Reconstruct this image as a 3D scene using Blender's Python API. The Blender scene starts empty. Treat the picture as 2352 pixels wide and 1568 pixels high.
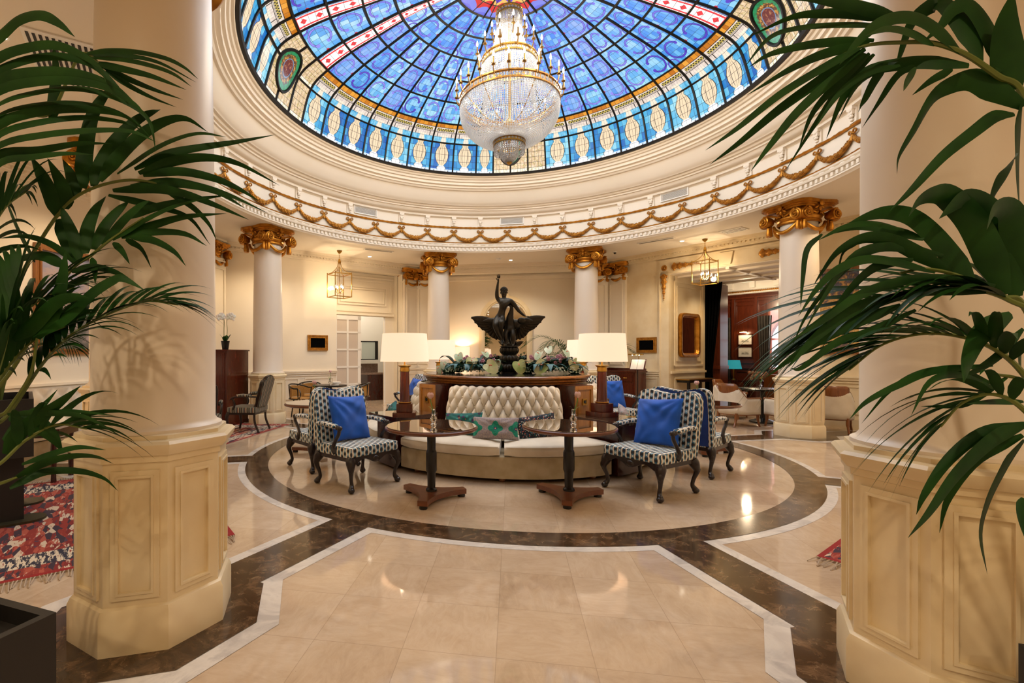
import bpy, bmesh, math, random
from mathutils import Matrix, Vector
PI = math.pi
rnd = random.Random(7)
C = bpy.context.scene.collection
sin, cos, rad = math.sin, math.cos, math.radians

# ------------------------------------------------------------------ mesh builder
class MB:
    def __init__(s, mtx=None):
        s.bm = bmesh.new(); s.m = mtx or Matrix.Identity(4); s.uvl = None
    def v(s, p): return s.bm.verts.new(s.m @ Vector(p))
    def f(s, vs, uv=None):
        try: f = s.bm.faces.new(vs)
        except ValueError: return None
        if uv:
            if s.uvl is None: s.uvl = s.bm.loops.layers.uv.new('UVMap')
            for l, t in zip(f.loops, uv): l[s.uvl].uv = t
        return f
    def face(s, pts, uv=None): return s.f([s.v(p) for p in pts], uv)
    def box(s, c, d, rz=0, bev=0, taper=1.0):
        M = Matrix.Translation(c) @ Matrix.Rotation(rz, 4, 'Z')
        x, y, z = d[0]/2, d[1]/2, d[2]/2
        vs = []
        for zz, k in ((-z, 1), (z, taper)):
            for a, b in ((-1, -1), (1, -1), (1, 1), (-1, 1)): vs.append(s.v(M @ Vector((a*x*k, b*y*k, zz))))
        fs = [(3,2,1,0),(4,5,6,7),(0,1,5,4),(1,2,6,5),(2,3,7,6),(3,0,4,7)]
        fc = [s.f([vs[i] for i in q]) for q in fs]
        if bev:
            es = list({e for q in fc for e in q.edges})
            bmesh.ops.bevel(s.bm, geom=es, offset=bev, segments=2, affect='EDGES', profile=.7)
        return s
    def lathe(s, prof, n=24, c=(0,0,0), a0=0, a1=2*PI, M=None, ph=0):
        full = abs(a1-a0-2*PI) < 1e-6
        M = M or Matrix.Identity(4); c = Vector(c)
        rows = []
        k = n if full else n+1
        for r, z in prof:
            if r < 1e-6: rows.append([s.v(c + M @ Vector((0,0,z)))]*k)
            else: rows.append([s.v(c + M @ Vector((r*cos(a0+(a1-a0)*i/n+ph), r*sin(a0+(a1-a0)*i/n+ph), z))) for i in range(k)])
        for A, B in zip(rows, rows[1:]):
            for i in range(n):
                j = (i+1) % k
                q = []
                for w in (A[i], A[j], B[j], B[i]):
                    if w not in q: q.append(w)
                if len(q) > 2: s.f(q)
        return s
    def tube(s, pts, r, n=8, cap=True, flat=None):
        pts = [Vector(p) for p in pts]; N = len(pts)
        rr = r if isinstance(r, (list, tuple)) else [r]*N
        rows = []; up = None
        for i, p in enumerate(pts):
            t = (pts[min(i+1, N-1)] - pts[max(i-1, 0)]).normalized()
            if up is None:
                up = Vector((0,0,1)) if abs(t.z) < .9 else Vector((1,0,0))
            b = t.cross(up).normalized(); up = b.cross(t).normalized()
            fl = flat or 1
            rows.append([s.v(p + b*cos(2*PI*k/n)*rr[i] + up*sin(2*PI*k/n)*rr[i]*fl) for k in range(n)])
        for A, B in zip(rows, rows[1:]):
            for k in range(n): s.f([A[k], A[(k+1)%n], B[(k+1)%n], B[k]])
        if cap: s.f(rows[0][::-1]); s.f(rows[-1])
        return s
    def prism(s, poly, z0, z1, taper=None):
        A = [s.v((p[0], p[1], z0)) for p in poly]
        q = taper or poly
        B = [s.v((p[0], p[1], z1)) for p in q]
        n = len(poly)
        s.f(A[::-1]); s.f(B)
        for i in range(n): s.f([A[i], A[(i+1)%n], B[(i+1)%n], B[i]])
        return s
    def prismy(s, poly, y0, y1):   # polygon in x,z extruded along y
        A = [s.v((p[0], y0, p[1])) for p in poly]; B = [s.v((p[0], y1, p[1])) for p in poly]
        n = len(poly); s.f(A); s.f(B[::-1])
        for i in range(n): s.f([A[(i+1)%n], A[i], B[i], B[(i+1)%n]])
        return s
    def ball(s, c, r, n=10, m=6, sc=(1,1,1), M=None):
        prof = [(r*sin(PI*i/m)*1.0, -r*cos(PI*i/m)) for i in range(m+1)]
        prof[0] = (0, -r); prof[-1] = (0, r)
        S = Matrix.Diagonal((sc[0], sc[1], sc[2], 1))
        return s.lathe(prof, n, c, M=(M @ S) if M else S)
    def octa(s, c, r, k=1.0):
        c = Vector(c)
        t = [s.v(c+Vector(d)) for d in ((r,0,0),(0,r,0),(-r,0,0),(0,-r,0),(0,0,r*k),(0,0,-r*k))]
        for i in range(4):
            s.f([t[i], t[(i+1)%4], t[4]]); s.f([t[(i+1)%4], t[i], t[5]])
    def grid(s, fn, nu, nv, uvf=None, closeu=False):
        V = [[s.v(fn(i/nu, j/nv)) for j in range(nv+1)] for i in range(nu + (0 if closeu else 1))]
        for i in range(nu):
            a = V[i]; b = V[(i+1) % len(V)]
            for j in range(nv):
                uv = None
                if uvf: uv = [uvf(i/nu, j/nv), uvf((i+1)/nu, j/nv), uvf((i+1)/nu, (j+1)/nv), uvf(i/nu, (j+1)/nv)]
                s.f([a[j], b[j], b[j+1], a[j+1]], uv)
        return s
    def frame(s, x0, x1, z0, z1, w, y0, y1):   # rectangular moulding in the x,z plane
        s.box(((x0+x1)/2, (y0+y1)/2, z0+w/2), (x1-x0, abs(y1-y0), w)); s.box(((x0+x1)/2, (y0+y1)/2, z1-w/2), (x1-x0, abs(y1-y0), w))
        s.box((x0+w/2, (y0+y1)/2, (z0+z1)/2), (w, abs(y1-y0), z1-z0-2*w)); s.box((x1-w/2, (y0+y1)/2, (z0+z1)/2), (w, abs(y1-y0), z1-z0-2*w))
        return s
    def build(s, name, mat, parent=None, smooth=38, boxuv=False, recalc=True, loc=None, rz=0):
        bm = s.bm
        if recalc: bmesh.ops.recalc_face_normals(bm, faces=bm.faces)
        me = bpy.data.meshes.new(name)
        if boxuv:
            uvl = bm.loops.layers.uv.get('UVMap') or bm.loops.layers.uv.new('UVMap')
            bm.normal_update()
            for f in bm.faces:
                n = f.normal; ax = max(range(3), key=lambda i: abs(n[i]))
                for l in f.loops:
                    p = l.vert.co
                    l[uvl].uv = ((p.x, p.y), (p.x, p.z), (p.y, p.z))[{2:0, 1:1, 0:2}[ax]]
        bm.to_mesh(me); bm.free()
        if smooth:
            me.shade_smooth()
            me.set_sharp_from_angle(angle=rad(smooth))
        o = bpy.data.objects.new(name, me); C.objects.link(o)
        if mat: me.materials.append(mat)
        if parent: o.parent = parent
        if loc is not None: o.location = loc
        if rz: o.rotation_euler.z = rz
        return o

def tag(o, label=None, cat=None, group=None, kind=None):
    if label: o['label'] = label
    if cat: o['category'] = cat
    if group: o['group'] = group
    if kind: o['kind'] = kind
    return o
def empty(name, loc=(0,0,0), rz=0, label=None, cat=None, group=None, kind=None):
    o = bpy.data.objects.new(name, None); C.objects.link(o)
    o.location = loc; o.rotation_euler = (0,0,rz); o.empty_display_size = .1
    return tag(o, label, cat, group, kind)
def dup(o, loc, rz=0, label=None, group=None, parent=None):
    c = o.copy(); C.objects.link(c)
    if parent is None:
        c.location = loc; c.rotation_euler = (0,0,rz)
        if label: c['label'] = label
        if group: c['group'] = group
    else: c.parent = parent
    for ch in list(o.children): dup(ch, None, parent=c)
    return c
def AZ(az): return Matrix.Rotation(-rad(az), 4, 'Z')     # local x along the wall, local y outwards
def wp(az, s, d, z=0): return AZ(az) @ Vector((s, d, z))
def smoothpath(pts, n=6):
    pts = [Vector(p) for p in pts]; out = []
    P = [pts[0]*2-pts[1]] + pts + [pts[-1]*2-pts[-2]]
    for i in range(1, len(P)-2):
        a, b, c, d = P[i-1], P[i], P[i+1], P[i+2]
        for k in range(n):
            t = k/n
            out.append(.5*((2*b)+(c-a)*t+(2*a-5*b+4*c-d)*t*t+(3*b-a-3*c+d)*t**3))
    out.append(pts[-1]); return out

# ------------------------------------------------------------------ materials
def lin(h):
    if isinstance(h, str):
        h = h.lstrip('#'); c = [int(h[i:i+2], 16)/255 for i in (0,2,4)]
    else: c = h
    return tuple(((x+.055)/1.055)**2.4 if x > .04045 else x/12.92 for x in c) + (1,)
class E:
    def __init__(s, nt, k): s.nt = nt; s.k = k
    def op(s, o, *a):
        n = s.nt.nodes.new('ShaderNodeMath'); n.operation = o
        for i, x in enumerate((s,)+a):
            if isinstance(x, E): s.nt.links.new(x.k, n.inputs[i])
            else: n.inputs[i].default_value = x
        return E(s.nt, n.outputs[0])
    def __add__(s, o): return s.op('ADD', o)
    def __radd__(s, o): return s.op('ADD', o)
    def __sub__(s, o): return s.op('SUBTRACT', o)
    def __rsub__(s, o): return (s*-1.0) + o
    def __mul__(s, o): return s.op('MULTIPLY', o)
    def __rmul__(s, o): return s.op('MULTIPLY', o)
    def __truediv__(s, o): return s.op('DIVIDE', o)
    def lt(s, o): return s.op('LESS_THAN', o)
    def gt(s, o): return s.op('GREATER_THAN', o)
    def mn(s, o): return s.op('MINIMUM', o)
    def mx(s, o): return s.op('MAXIMUM', o)
    def fr(s): return s.op('FRACT')
    def fl(s): return s.op('FLOOR')
    def ab(s): return s.op('ABSOLUTE')
    def sn(s): return s.op('SINE')
    def cs(s): return s.op('COSINE')
    def sq(s): return s.op('SQRT')
    def pw(s, o): return s.op('POWER', o)
    def md(s, o): return s.op('FLOORED_MODULO', o)
class Mat:
    def __init__(s, name):
        s.mat = bpy.data.materials.new(name); s.mat.use_nodes = True
        s.nt = s.mat.node_tree; s.b = s.nt.nodes['Principled BSDF']
    def n(s, t, **kw):
        x = s.nt.nodes.new(t)
        for k, w in kw.items(): setattr(x, k, w)
        return x
    def set(s, **kw):
        for k, w in kw.items():
            i = s.b.inputs[k.replace('_', ' ')]
            if isinstance(w, E): s.nt.links.new(w.k, i)
            elif hasattr(w, 'is_output'): s.nt.links.new(w, i)
            else: i.default_value = w
        return s
    def col(s, c): return s.set(Base_Color=c)
    def uv(s):
        x = s.n('ShaderNodeUVMap'); sp = s.n('ShaderNodeSeparateXYZ'); s.nt.links.new(x.outputs[0], sp.inputs[0])
        return E(s.nt, sp.outputs[0]), E(s.nt, sp.outputs[1])
    def pos(s, kind='obj'):
        if kind == 'world': k = s.n('ShaderNodeNewGeometry').outputs['Position']
        else: k = s.n('ShaderNodeTexCoord').outputs['Object']
        sp = s.n('ShaderNodeSeparateXYZ'); s.nt.links.new(k, sp.inputs[0]); s._p = k
        return [E(s.nt, sp.outputs[i]) for i in range(3)]
    def vec(s, x, y, z=0.0):
        c = s.n('ShaderNodeCombineXYZ')
        for i, w in enumerate((x, y, z)):
            if isinstance(w, E): s.nt.links.new(w.k, c.inputs[i])
            else: c.inputs[i].default_value = w
        return c.outputs[0]
    def noise(s, vec=None, scale=5, det=3, rough=.5, dist=0):
        x = s.n('ShaderNodeTexNoise'); x.inputs['Scale'].default_value = scale; x.inputs['Detail'].default_value = det
        x.inputs['Roughness'].default_value = rough; x.inputs['Distortion'].default_value = dist
        if vec is None: vec = s.n('ShaderNodeTexCoord').outputs['Object']
        s.nt.links.new(vec, x.inputs['Vector']); return E(s.nt, x.outputs[0])
    def white(s, x, y):
        w = s.n('ShaderNodeTexWhiteNoise'); w.noise_dimensions = '2D'; s.nt.links.new(s.vec(x, y), w.inputs['Vector']); return E(s.nt, w.outputs['Value'])
    def ramp(s, fac, stops, interp='LINEAR'):
        r = s.n('ShaderNodeValToRGB'); cr = r.color_ramp; cr.interpolation = interp
        while len(cr.elements) < len(stops): cr.elements.new(.5)
        for e, (p, c) in zip(cr.elements, stops):
            e.position = p; e.color = c if len(c) == 4 else tuple(c)+(1,)
        s.nt.links.new(fac.k, r.inputs[0]); return r.outputs[0]
    def mix(s, f, a, b):
        m = s.n('ShaderNodeMix'); m.data_type = 'RGBA'
        for k, w in ((0, f), (6, a), (7, b)):
            if isinstance(w, E): s.nt.links.new(w.k, m.inputs[k])
            elif hasattr(w, 'is_output'): s.nt.links.new(w, m.inputs[k])
            else: m.inputs[k].default_value = w
        return m.outputs[2]
    def bump(s, h, st=.2, d=.01):
        b = s.n('ShaderNodeBump'); b.inputs['Strength'].default_value = st; b.inputs['Distance'].default_value = d
        s.nt.links.new(h.k, b.inputs['Height']); s.nt.links.new(b.outputs[0], s.b.inputs['Normal']); return s
def P(name, c, rough=.5, metal=0, **kw):
    m = Mat(name); m.set(Base_Color=lin(c) if not (isinstance(c, tuple) and len(c) == 4) else c, Roughness=rough, Metallic=metal, **kw); return m.mat
def PN(name, c1, c2, scale=6, rough=.5, metal=0, det=3, bump=0, stretch=None, **kw):   # two-tone noise
    m = Mat(name); v = None
    if stretch:
        x, y, z = m.pos(); v = m.vec(x*stretch[0], y*stretch[1], z*stretch[2])
    n = m.noise(v, scale, det)
    m.set(Base_Color=m.ramp(n, [(.3, lin(c1)), (.7, lin(c2))]), Roughness=rough, Metallic=metal, **kw)
    if bump: m.bump(n, bump)
    return m.mat
M = {}
M['plaster'] = PN('cream_plaster', '#f0e4d2', '#ece0cc', 1.2, .55)
M['wallcream'] = PN('cream_wall_paint', '#f1e6d2', '#ecdfc8', .9, .42)
M['shaft'] = PN('polished_plaster', '#e9dccb', '#e2d3bf', .8, .38)
M['white'] = P('white_paint', '#f0ebe2', .45)
M['stone'] = PN('cream_limestone', '#e9d9b8', '#dcc69c', 2.5, .34, det=6)
M['gold'] = PN('gilding', '#cf8f30', '#a0661a', 9, .33, .8, bump=.15)
M['golddark'] = PN('aged_gilding', '#c48a34', '#8f5a1a', 14, .42, .6, bump=.3)
M['brass'] = P('brass', '#b48a3e', .28, 1)
M['iron'] = P('black_iron', '#16120f', .5, .4)
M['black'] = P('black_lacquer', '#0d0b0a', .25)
M['blacksatin'] = P('black_cloth', '#040404', .95, Specular_IOR_Level=.05)
M['glass'] = P('clear_glass', (1,1,1,1), .02, 0, Transmission_Weight=1.0, IOR=1.45)
m = Mat('lantern_glass')
tr = m.n('ShaderNodeBsdfTransparent'); gl = m.n('ShaderNodeBsdfGlossy'); gl.inputs['Roughness'].default_value = .03
mx = m.n('ShaderNodeMixShader'); mx.inputs[0].default_value = .1
m.nt.links.new(tr.outputs[0], mx.inputs[1]); m.nt.links.new(gl.outputs[0], mx.inputs[2])
m.nt.links.new(mx.outputs[0], m.nt.nodes['Material Output'].inputs[0]); M['pane'] = m.mat
M['mirror'] = P('mirror_glass', '#e8e6df', .015, 1)
def wood(name, c1, c2, rough=.28, ax=2, sc=1.0):
    m = Mat(name); x, y, z = m.pos()
    k = [9, 9, 9]; k[ax] = .9
    v = m.vec(x*k[0]*sc, y*k[1]*sc, z*k[2]*sc)
    n = m.noise(v, 3.5, 5, .6, .6)
    m.set(Base_Color=m.ramp(n, [(.28, lin(c1)), (.72, lin(c2))]), Roughness=rough, Coat_Weight=.3, Coat_Roughness=.12); return m.mat
M['mahog'] = wood('dark_mahogany', '#2a0f08', '#47190c', .25)
M['mahogred'] = wood('red_mahogany', '#3c130a', '#5e210f', .22)
M['walnut'] = wood('walnut', '#6b3a17', '#8d5426', .3)
M['teak'] = wood('reddish_teak', '#562912', '#713d1c', .3, 0)
M['honey'] = wood('honey_oak', '#8a5a22', '#a97331', .3)
M['drum'] = wood('brown_moulding_wood', '#6a3d17', '#9a6228', .22, 0)
M['panel'] = wood('red_brown_panelling', '#4a1c0c', '#6a2c12', .3)
M['darkleg'] = P('dark_carved_wood', '#1a0a06', .32, Coat_Weight=.15)
M['blackwood'] = P('ebonised_wood', '#0b0807', .3)
M['granite'] = P('black_polished_stone', '#0f0f11', .12)
M['cream_up'] = PN('cream_velvet', '#ded4c2', '#cfc3ae', 5, .8, bump=.05, Sheen_Weight=.4)
M['cream_base'] = PN('stone_velvet', '#b9a98c', '#a3926f', 6, .85, Sheen_Weight=.3)
M['blue'] = PN('royal_blue_velvet', '#0a58c2', '#07469e', 5, .85, bump=.3, Sheen_Weight=.1)
M['navy'] = PN('navy_velvet', '#0c3a8c', '#092c70', 5, .85, Sheen_Weight=.1)
M['leaf'] = PN('palm_leaf', '#133410', '#204816', 7, .55, Specular_IOR_Level=.16)
M['leafdark'] = PN('dark_leaf', '#12301a', '#1e4524', 9, .4)
M['leafteal'] = PN('bluish_leaf', '#1b4a4a', '#2c6a68', 8, .4)
M['stem'] = P('palm_stem', '#5e6b2a', .5)
M['spathe'] = PN('anthurium_spathe', '#9aae5e', '#d3c39a', 6, .3)
M['spathe2'] = PN('pale_anthurium_spathe', '#a9c8a0', '#dcd6b8', 6, .3)
M['spadix'] = P('coral_spadix', '#d9603c', .5)
M['pinkfl'] = PN('pink_petal', '#dba0b0', '#b96f86', 20, .5)
M['tulip'] = PN('pale_pink_petal', '#f3d8d2', '#e7b8b4', 12, .45, Subsurface_Weight=.2)
M['whitepetal'] = P('white_petal', '#f4efe8', .5, Subsurface_Weight=.2)
M['green'] = P('fresh_green', '#4f8a35', .5)
M['bronze'] = PN('dark_bronze', '#2b261f', '#3a3328', 12, .36, .75)
M['paper'] = P('paper', '#efe9dc', .7)
M['grey'] = P('grey_metal', '#8b8478', .5)
M['concrete'] = P('dark_anthracite', '#1a1614', .55)
M['soil'] = P('soil', '#120d09', .95)
M['footplate'] = P('olive_metal_plate', '#3f3a26', .5, .4)
M['cane'] = PN('woven_cane', '#b5853e', '#96692c', 60, .6)
def emis(name, c, st, base='#000000'):
    m = Mat(name); m.set(Base_Color=lin(base), Emission_Color=lin(c), Emission_Strength=st, Roughness=.5); m.mat.cycles.emission_sampling = 'NONE'; return m.mat
M['bulb'] = emis('glowing_bulb', '#fff0cf', 28)
M['downlight'] = emis('downlight_lens', '#fff2d8', 14)
M['win'] = emis('daylit_window', '#f4f8ff', 1.3)
def shade(name, c, st):
    m = Mat(name); m.set(Base_Color=lin(c), Roughness=.9, Emission_Color=lin(c), Emission_Strength=st); m.mat.cycles.emission_sampling = 'NONE'; return m.mat
M['shade'] = shade('lit_cream_lampshade', '#ffe2c4', .62)
M['tealshade'] = shade('lit_teal_lampshade', '#2a98a4', .45)
m = Mat('crystal')
m.set(Base_Color=(1,.98,.95,1), Roughness=.04, Transmission_Weight=0.0, Specular_IOR_Level=1.0)
t1 = m.n('ShaderNodeBsdfTransparent'); t2 = m.n('ShaderNodeBsdfTranslucent'); g = m.n('ShaderNodeBsdfGlossy'); g.inputs['Roughness'].default_value = .08
a = m.n('ShaderNodeMixShader'); a.inputs[0].default_value = .3
b = m.n('ShaderNodeMixShader'); b.inputs[0].default_value = .9
m.nt.links.new(t2.outputs[0], a.inputs[1]); m.nt.links.new(g.outputs[0], a.inputs[2])
m.nt.links.new(t1.outputs[0], b.inputs[1]); m.nt.links.new(a.outputs[0], b.inputs[2])
m.nt.links.new(b.outputs[0], m.nt.nodes['Material Output'].inputs[0]); M['crystal'] = m.mat

# travertine floor: square tiles, the grain turned in every other tile
m = Mat('travertine'); x, y, z = m.pos('world'); T = .475
u = (x/T+.06).fl(); w = (y/T+.3).fl(); par = (u+w).md(2.0)
gx = x*par + y*(1-par); gy = y*par + x*(1-par)
tint = m.white(u, w)
n1 = m.noise(m.vec(gx*5.0+tint*40.0, gy*13.0), 1.1, 9, .72, 1.2)
n2 = m.noise(m.vec(x, y), 2.6, 6, .6, .8)
c = m.ramp(n1*.42+tint*.13+n2*.4, [(.26, lin('#ad9277')), (.44, lin('#c1a88c')), (.58, lin('#ccb59b')), (.74, lin('#d8c5ae'))])
fx = ((x/T+.06).fr()-.5).ab(); fy = ((y/T+.3).fr()-.5).ab()
line = fx.mx(fy).gt(.4965)
pit = m.noise(m.vec(gx*20.0, gy*60.0), 1.0, 2).gt(.765)
c = m.mix((line*.33).mx(pit*.4), c, lin('#6d543c'))
m.set(Base_Color=c, Roughness=m.noise(m.vec(x, y), 9, 2)*.05+.035, Coat_Weight=.0); M['travertine'] = m.mat
m = Mat('dark_emperador_marble'); x, y, z = m.pos('world')
n1 = m.noise(m.vec(x*1.0, y*1.0), 7, 8, .68, 1.0); vn = m.n('ShaderNodeTexVoronoi'); vn.feature = 'DISTANCE_TO_EDGE'; vn.inputs['Scale'].default_value = 9
wv = m.noise(m.vec(x, y), 5, 4); m.nt.links.new(m.vec(x+wv*.35, y+wv*.5), vn.inputs['Vector'])
ve = E(m.nt, vn.outputs['Distance'])
c = m.ramp(n1, [(.3, lin('#2a1d13')), (.5, lin('#4a3624')), (.68, lin('#75593f'))])
c = m.mix(ve.lt(.014)*(n1.gt(.52))*.3, c, lin('#a48a68'))
m.set(Base_Color=c, Roughness=.12); M['emperador'] = m.mat
m = Mat('white_marble'); x, y, z = m.pos('world')
n1 = m.noise(m.vec(x, y), 3, 7, .6, 1.5)
m.set(Base_Color=m.ramp(n1, [(.35, lin('#cfc6bd')), (.5, lin('#ddd5cb')), (.62, lin('#c2bab3'))]), Roughness=.14); M['wmarble'] = m.mat
# woven chain-stripe upholstery (metres in uv)
m = Mat('chain_stripe_fabric'); u, v = m.uv()
W, H = .054, .076
ci = (u/W).fl(); cu = ((u/W).fr()-.5)*2.0
ph = v/H + ci.md(2.0)*.5
half = (ph*(2*PI)).cs()*.17 + .63
d = cu.ab()/half
hue = m.white(ci*.37+ph.fl()*0.0, ci)
inner = m.mix(hue, lin('#0c0e14'), lin('#1a2836'))
c = m.mix(d.lt(1.0), lin('#e2dac8'), lin('#a3876a'))          # cream ground, tan rim
c = m.mix(d.lt(.9), c, inner)
ov = (((ph.fr()-.5)*1.0).ab()*2.4).pw(2.0) + (cu.ab()*1.5).pw(2.0)
c = m.mix(ov.lt(.6), c, m.mix(hue.gt(.5), lin('#6a9db4'), lin('#1f6a8a')))
c = m.mix(ov.lt(.12), c, lin('#dfe6e2'))
m.set(Base_Color=c, Roughness=.85, Sheen_Weight=.2); M['chain'] = m.mat
# striped damask
m = Mat('multi_stripe_fabric'); u, v = m.uv()
c = m.ramp((u*7.0).fr(), [(0, lin('#3c3a34')), (.18, lin('#8d8470')), (.3, lin('#4c5450')), (.5, lin('#6d2f22')), (.58, lin('#9b9076')), (.75, lin('#33312d')), (.9, lin('#7d765f'))], 'CONSTANT')
m.set(Base_Color=c, Roughness=.8); M['stripe'] = m.mat
# floral cushions
m = Mat('teal_flower_print'); u, v = m.uv(); S = .26
fu = ((u/S+.42).fr()-.5)*2.0; fv = ((v/S+.0).fr()-.5)*2.0
r = (fu*fu+fv*fv).sq(); an = fu.op('ARCTAN2', fv)
pet = (an*4.0).cs()*.12+.62
g = m.noise(m.vec(u*60.0, v*60.0), 1, 2)
c = m.mix(r.lt(pet), m.ramp(g, [(.3, lin('#7d7280')), (.7, lin('#a3968c'))]), m.ramp(g, [(.35, lin('#0d6a58')), (.65, lin('#139074'))]))
c = m.mix(r.lt(.16), c, lin('#3a2a60')); c = m.mix(r.lt(.06), c, lin('#e0b070'))
m.set(Base_Color=c, Roughness=.85); M['tealprint'] = m.mat
def confetti(name, bg, cols, sc):
    m = Mat(name); u, v = m.uv(); vo = m.n('ShaderNodeTexVoronoi'); vo.inputs['Scale'].default_value = sc
    m.nt.links.new(m.vec(u, v), vo.inputs['Vector'])
    sp = m.n('ShaderNodeSeparateColor'); m.nt.links.new(vo.outputs['Color'], sp.inputs[0])
    c = m.ramp(E(m.nt, sp.outputs[0]), [(i/len(cols), lin(k)) for i, k in enumerate(cols)], 'CONSTANT')
    c = m.mix(E(m.nt, vo.outputs['Distance']).gt(.42), c, lin(bg)); m.set(Base_Color=c, Roughness=.85); return m.mat
M['confetti'] = confetti('dark_confetti_print', '#141820', ['#d9705c', '#1b7a70', '#30204a', '#d8c8b8', '#182028', '#3a7090'], 75)
M['collage'] = confetti('bright_collage_print', '#135a58', ['#15706e', '#2a1634', '#8a5a50', '#125058', '#48245a', '#2f8a84'], 22)
# persian rug
m = Mat('persian_rug'); u, v = m.uv()
n = m.noise(m.vec(u*9.0, v*30.0), 2.2, 5, .7)
vo = m.n('ShaderNodeTexVoronoi'); vo.inputs['Scale'].default_value = 34; m.nt.links.new(m.vec(u*.6, v*1.6), vo.inputs['Vector'])
sp = m.n('ShaderNodeSeparateColor'); m.nt.links.new(vo.outputs['Color'], sp.inputs[0])
c = m.ramp(E(m.nt, sp.outputs[0])*.6+n*.5, [(.25, lin('#3a2b38')), (.38, lin('#8d2f26')), (.52, lin('#a8503f')), (.64, lin('#cdb9a2')), (.74, lin('#7d2320')), (.85, lin('#384058'))], 'CONSTANT')
ed = u.mn(1.0-u).mn(v.mn(1.0-v))
c = m.mix((ed.gt(.07)*ed.lt(.16)), c, m.ramp(n, [(.35, lin('#2c2a3a')), (.5, lin('#d6c6ae')), (.62, lin('#8f3a30'))], 'CONSTANT'))
c = m.mix(ed.lt(.015), c, lin('#8f1d1c'))
m.set(Base_Color=c, Roughness=.95); M['rug'] = m.mat
M['fringe'] = P('rug_fringe', '#b7a38d', .95)
# paintings (uv 0..1): generic pictures
def picture(name, stops, sc=3, seed=0):
    m = Mat(name); u, v = m.uv(); n = m.noise(m.vec(u*1.3+seed, v*2.0, seed), sc, 6, .65, .8)
    m.set(Base_Color=m.ramp(n*.7+(1.0-v)*.3, [(p, lin(c)) for p, c in stops]), Roughness=.4); return m.mat
M['pic_sky'] = picture('landscape_painting', [(.2, '#a9a7b4'), (.42, '#8f8ea2'), (.5, '#b09a94'), (.58, '#6d6a62'), (.75, '#4a4438')], 2.2, 3)
M['pic_city'] = picture('evening_fountain_painting', [(.2, '#8a93a8'), (.4, '#3a3544'), (.48, '#b98d4e'), (.56, '#e0b565'), (.66, '#6a5a5c'), (.8, '#3c3a46')], 4, 9)
M['pic_etch'] = picture('etching', [(.3, '#efe9dc'), (.52, '#e6e0d2'), (.58, '#6a665c'), (.7, '#d8d2c2')], 5, 5)
# ------------------------------------------------------------------ room shell (origin under the dome, y along the hall)
SOF = 4.24; A = 6.95; HS = A*math.tan(PI/8)
CAZ = [20.4, 68.9, 111.1, 159.6, 200.4, 248.9, 291.1, 339.6]; CR = 5.65
def struct(o, label=None):
    o['kind'] = 'structure'
    if label: o['label'] = label
    return o
b = MB(); b.face([(-16,-16,0),(16,-16,0),(16,16,0),(-16,16,0)])
floor = struct(b.build('floor', M['travertine'], smooth=0), 'polished travertine floor')
def octa_pts(R, az, c): return [(c[0]+R*sin(rad(az+22.5+45*k)), c[1]+R*cos(rad(az+22.5+45*k))) for k in range(8)]
def inlay(name, mat, z, r0, r1, wsp, ro, lab):
    b = MB()
    for i in range(160):
        a0, a1 = 2*PI*i/160, 2*PI*(i+1)/160
        b.face([(r0*sin(a0), r0*cos(a0), z), (r1*sin(a0), r1*cos(a0), z), (r1*sin(a1), r1*cos(a1), z), (r0*sin(a1), r0*cos(a1), z)])
    for az in CAZ:
        b.m = AZ(az); r = 3.8 if ro < .65 else r1-.05
        b.face([(-wsp/2, r, z+.0004), (wsp/2, r, z+.0004), (wsp/2, 8.2, z+.0004), (-wsp/2, 8.2, z+.0004)])
        b.m = Matrix.Identity(4)
        b.face([(x, y, z+.0008) for x, y in octa_pts(ro, az, (CR*sin(rad(az)), CR*cos(rad(az))))])
    o = b.build(name, mat, floor, smooth=0); o['label'] = lab; return o
inlay('border_strip', M['wmarble'], .0015, 3.93, 4.03, .60, .74, 'thin white marble border strips')
inlay('ring_band', M['emperador'], .004, 3.655, 3.94, .40, .61, 'dark brown marble ring and spokes')
# soffit around the rotunda and the drum above it
b = MB(); N = 128
for i in range(N):
    a0, a1 = 2*PI*i/N, 2*PI*(i+1)/N
    b.face([(5.0*sin(a0), 5.0*cos(a0), SOF), (5.0*sin(a1), 5.0*cos(a1), SOF), (20*sin(a1), 20*cos(a1), SOF), (20*sin(a0), 20*cos(a0), SOF)])
ceil = struct(b.build('ceiling', M['plaster'], smooth=0), 'cream plaster ceiling around the rotunda')
prof = [(5.02,4.30),(5.02,4.2),(4.99,4.19),(4.97,4.215),(4.95,4.225),(4.95,4.245),(4.985,4.25),(4.985,4.32),(4.94,4.33),(4.93,4.36),(4.955,4.375),(4.93,4.395),(4.925,4.42),(4.97,4.425),
        (4.97,5.07),(4.955,5.09),(4.90,5.10),(4.90,5.15),(4.84,5.16),(4.80,5.19),(4.78,5.235),(4.745,5.24),(4.745,5.275),(4.70,5.28),(4.68,5.315),(4.63,5.32),
        (4.62,5.335),(4.60,5.345),(4.55,5.40),(4.47,5.51),(4.43,5.58),(4.405,5.615),(4.36,5.62),(4.335,5.65),(4.30,5.66),(4.30,5.70),(4.235,5.71),(4.225,5.765),(4.18,5.77),(4.165,5.81),(4.13,5.82),(4.11,5.85),(4.075,5.855),(4.06,5.885),(4.04,5.90),(4.08,5.93)]
b = MB(); b.lathe(prof, 144)
drum = b.build('wall_drum', M['plaster'], smooth=32, recalc=True); struct(drum, 'round cream drum with stepped cornices under the dome')
b = MB()
for i in range(300):       # dentil course
    az = 360*i/300; b.m = AZ(az); b.box((0, 4.965, 4.285), (.052, .045, .058))
b.build('dentil_course', M['plaster'], drum, smooth=0)
b = MB()
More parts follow.
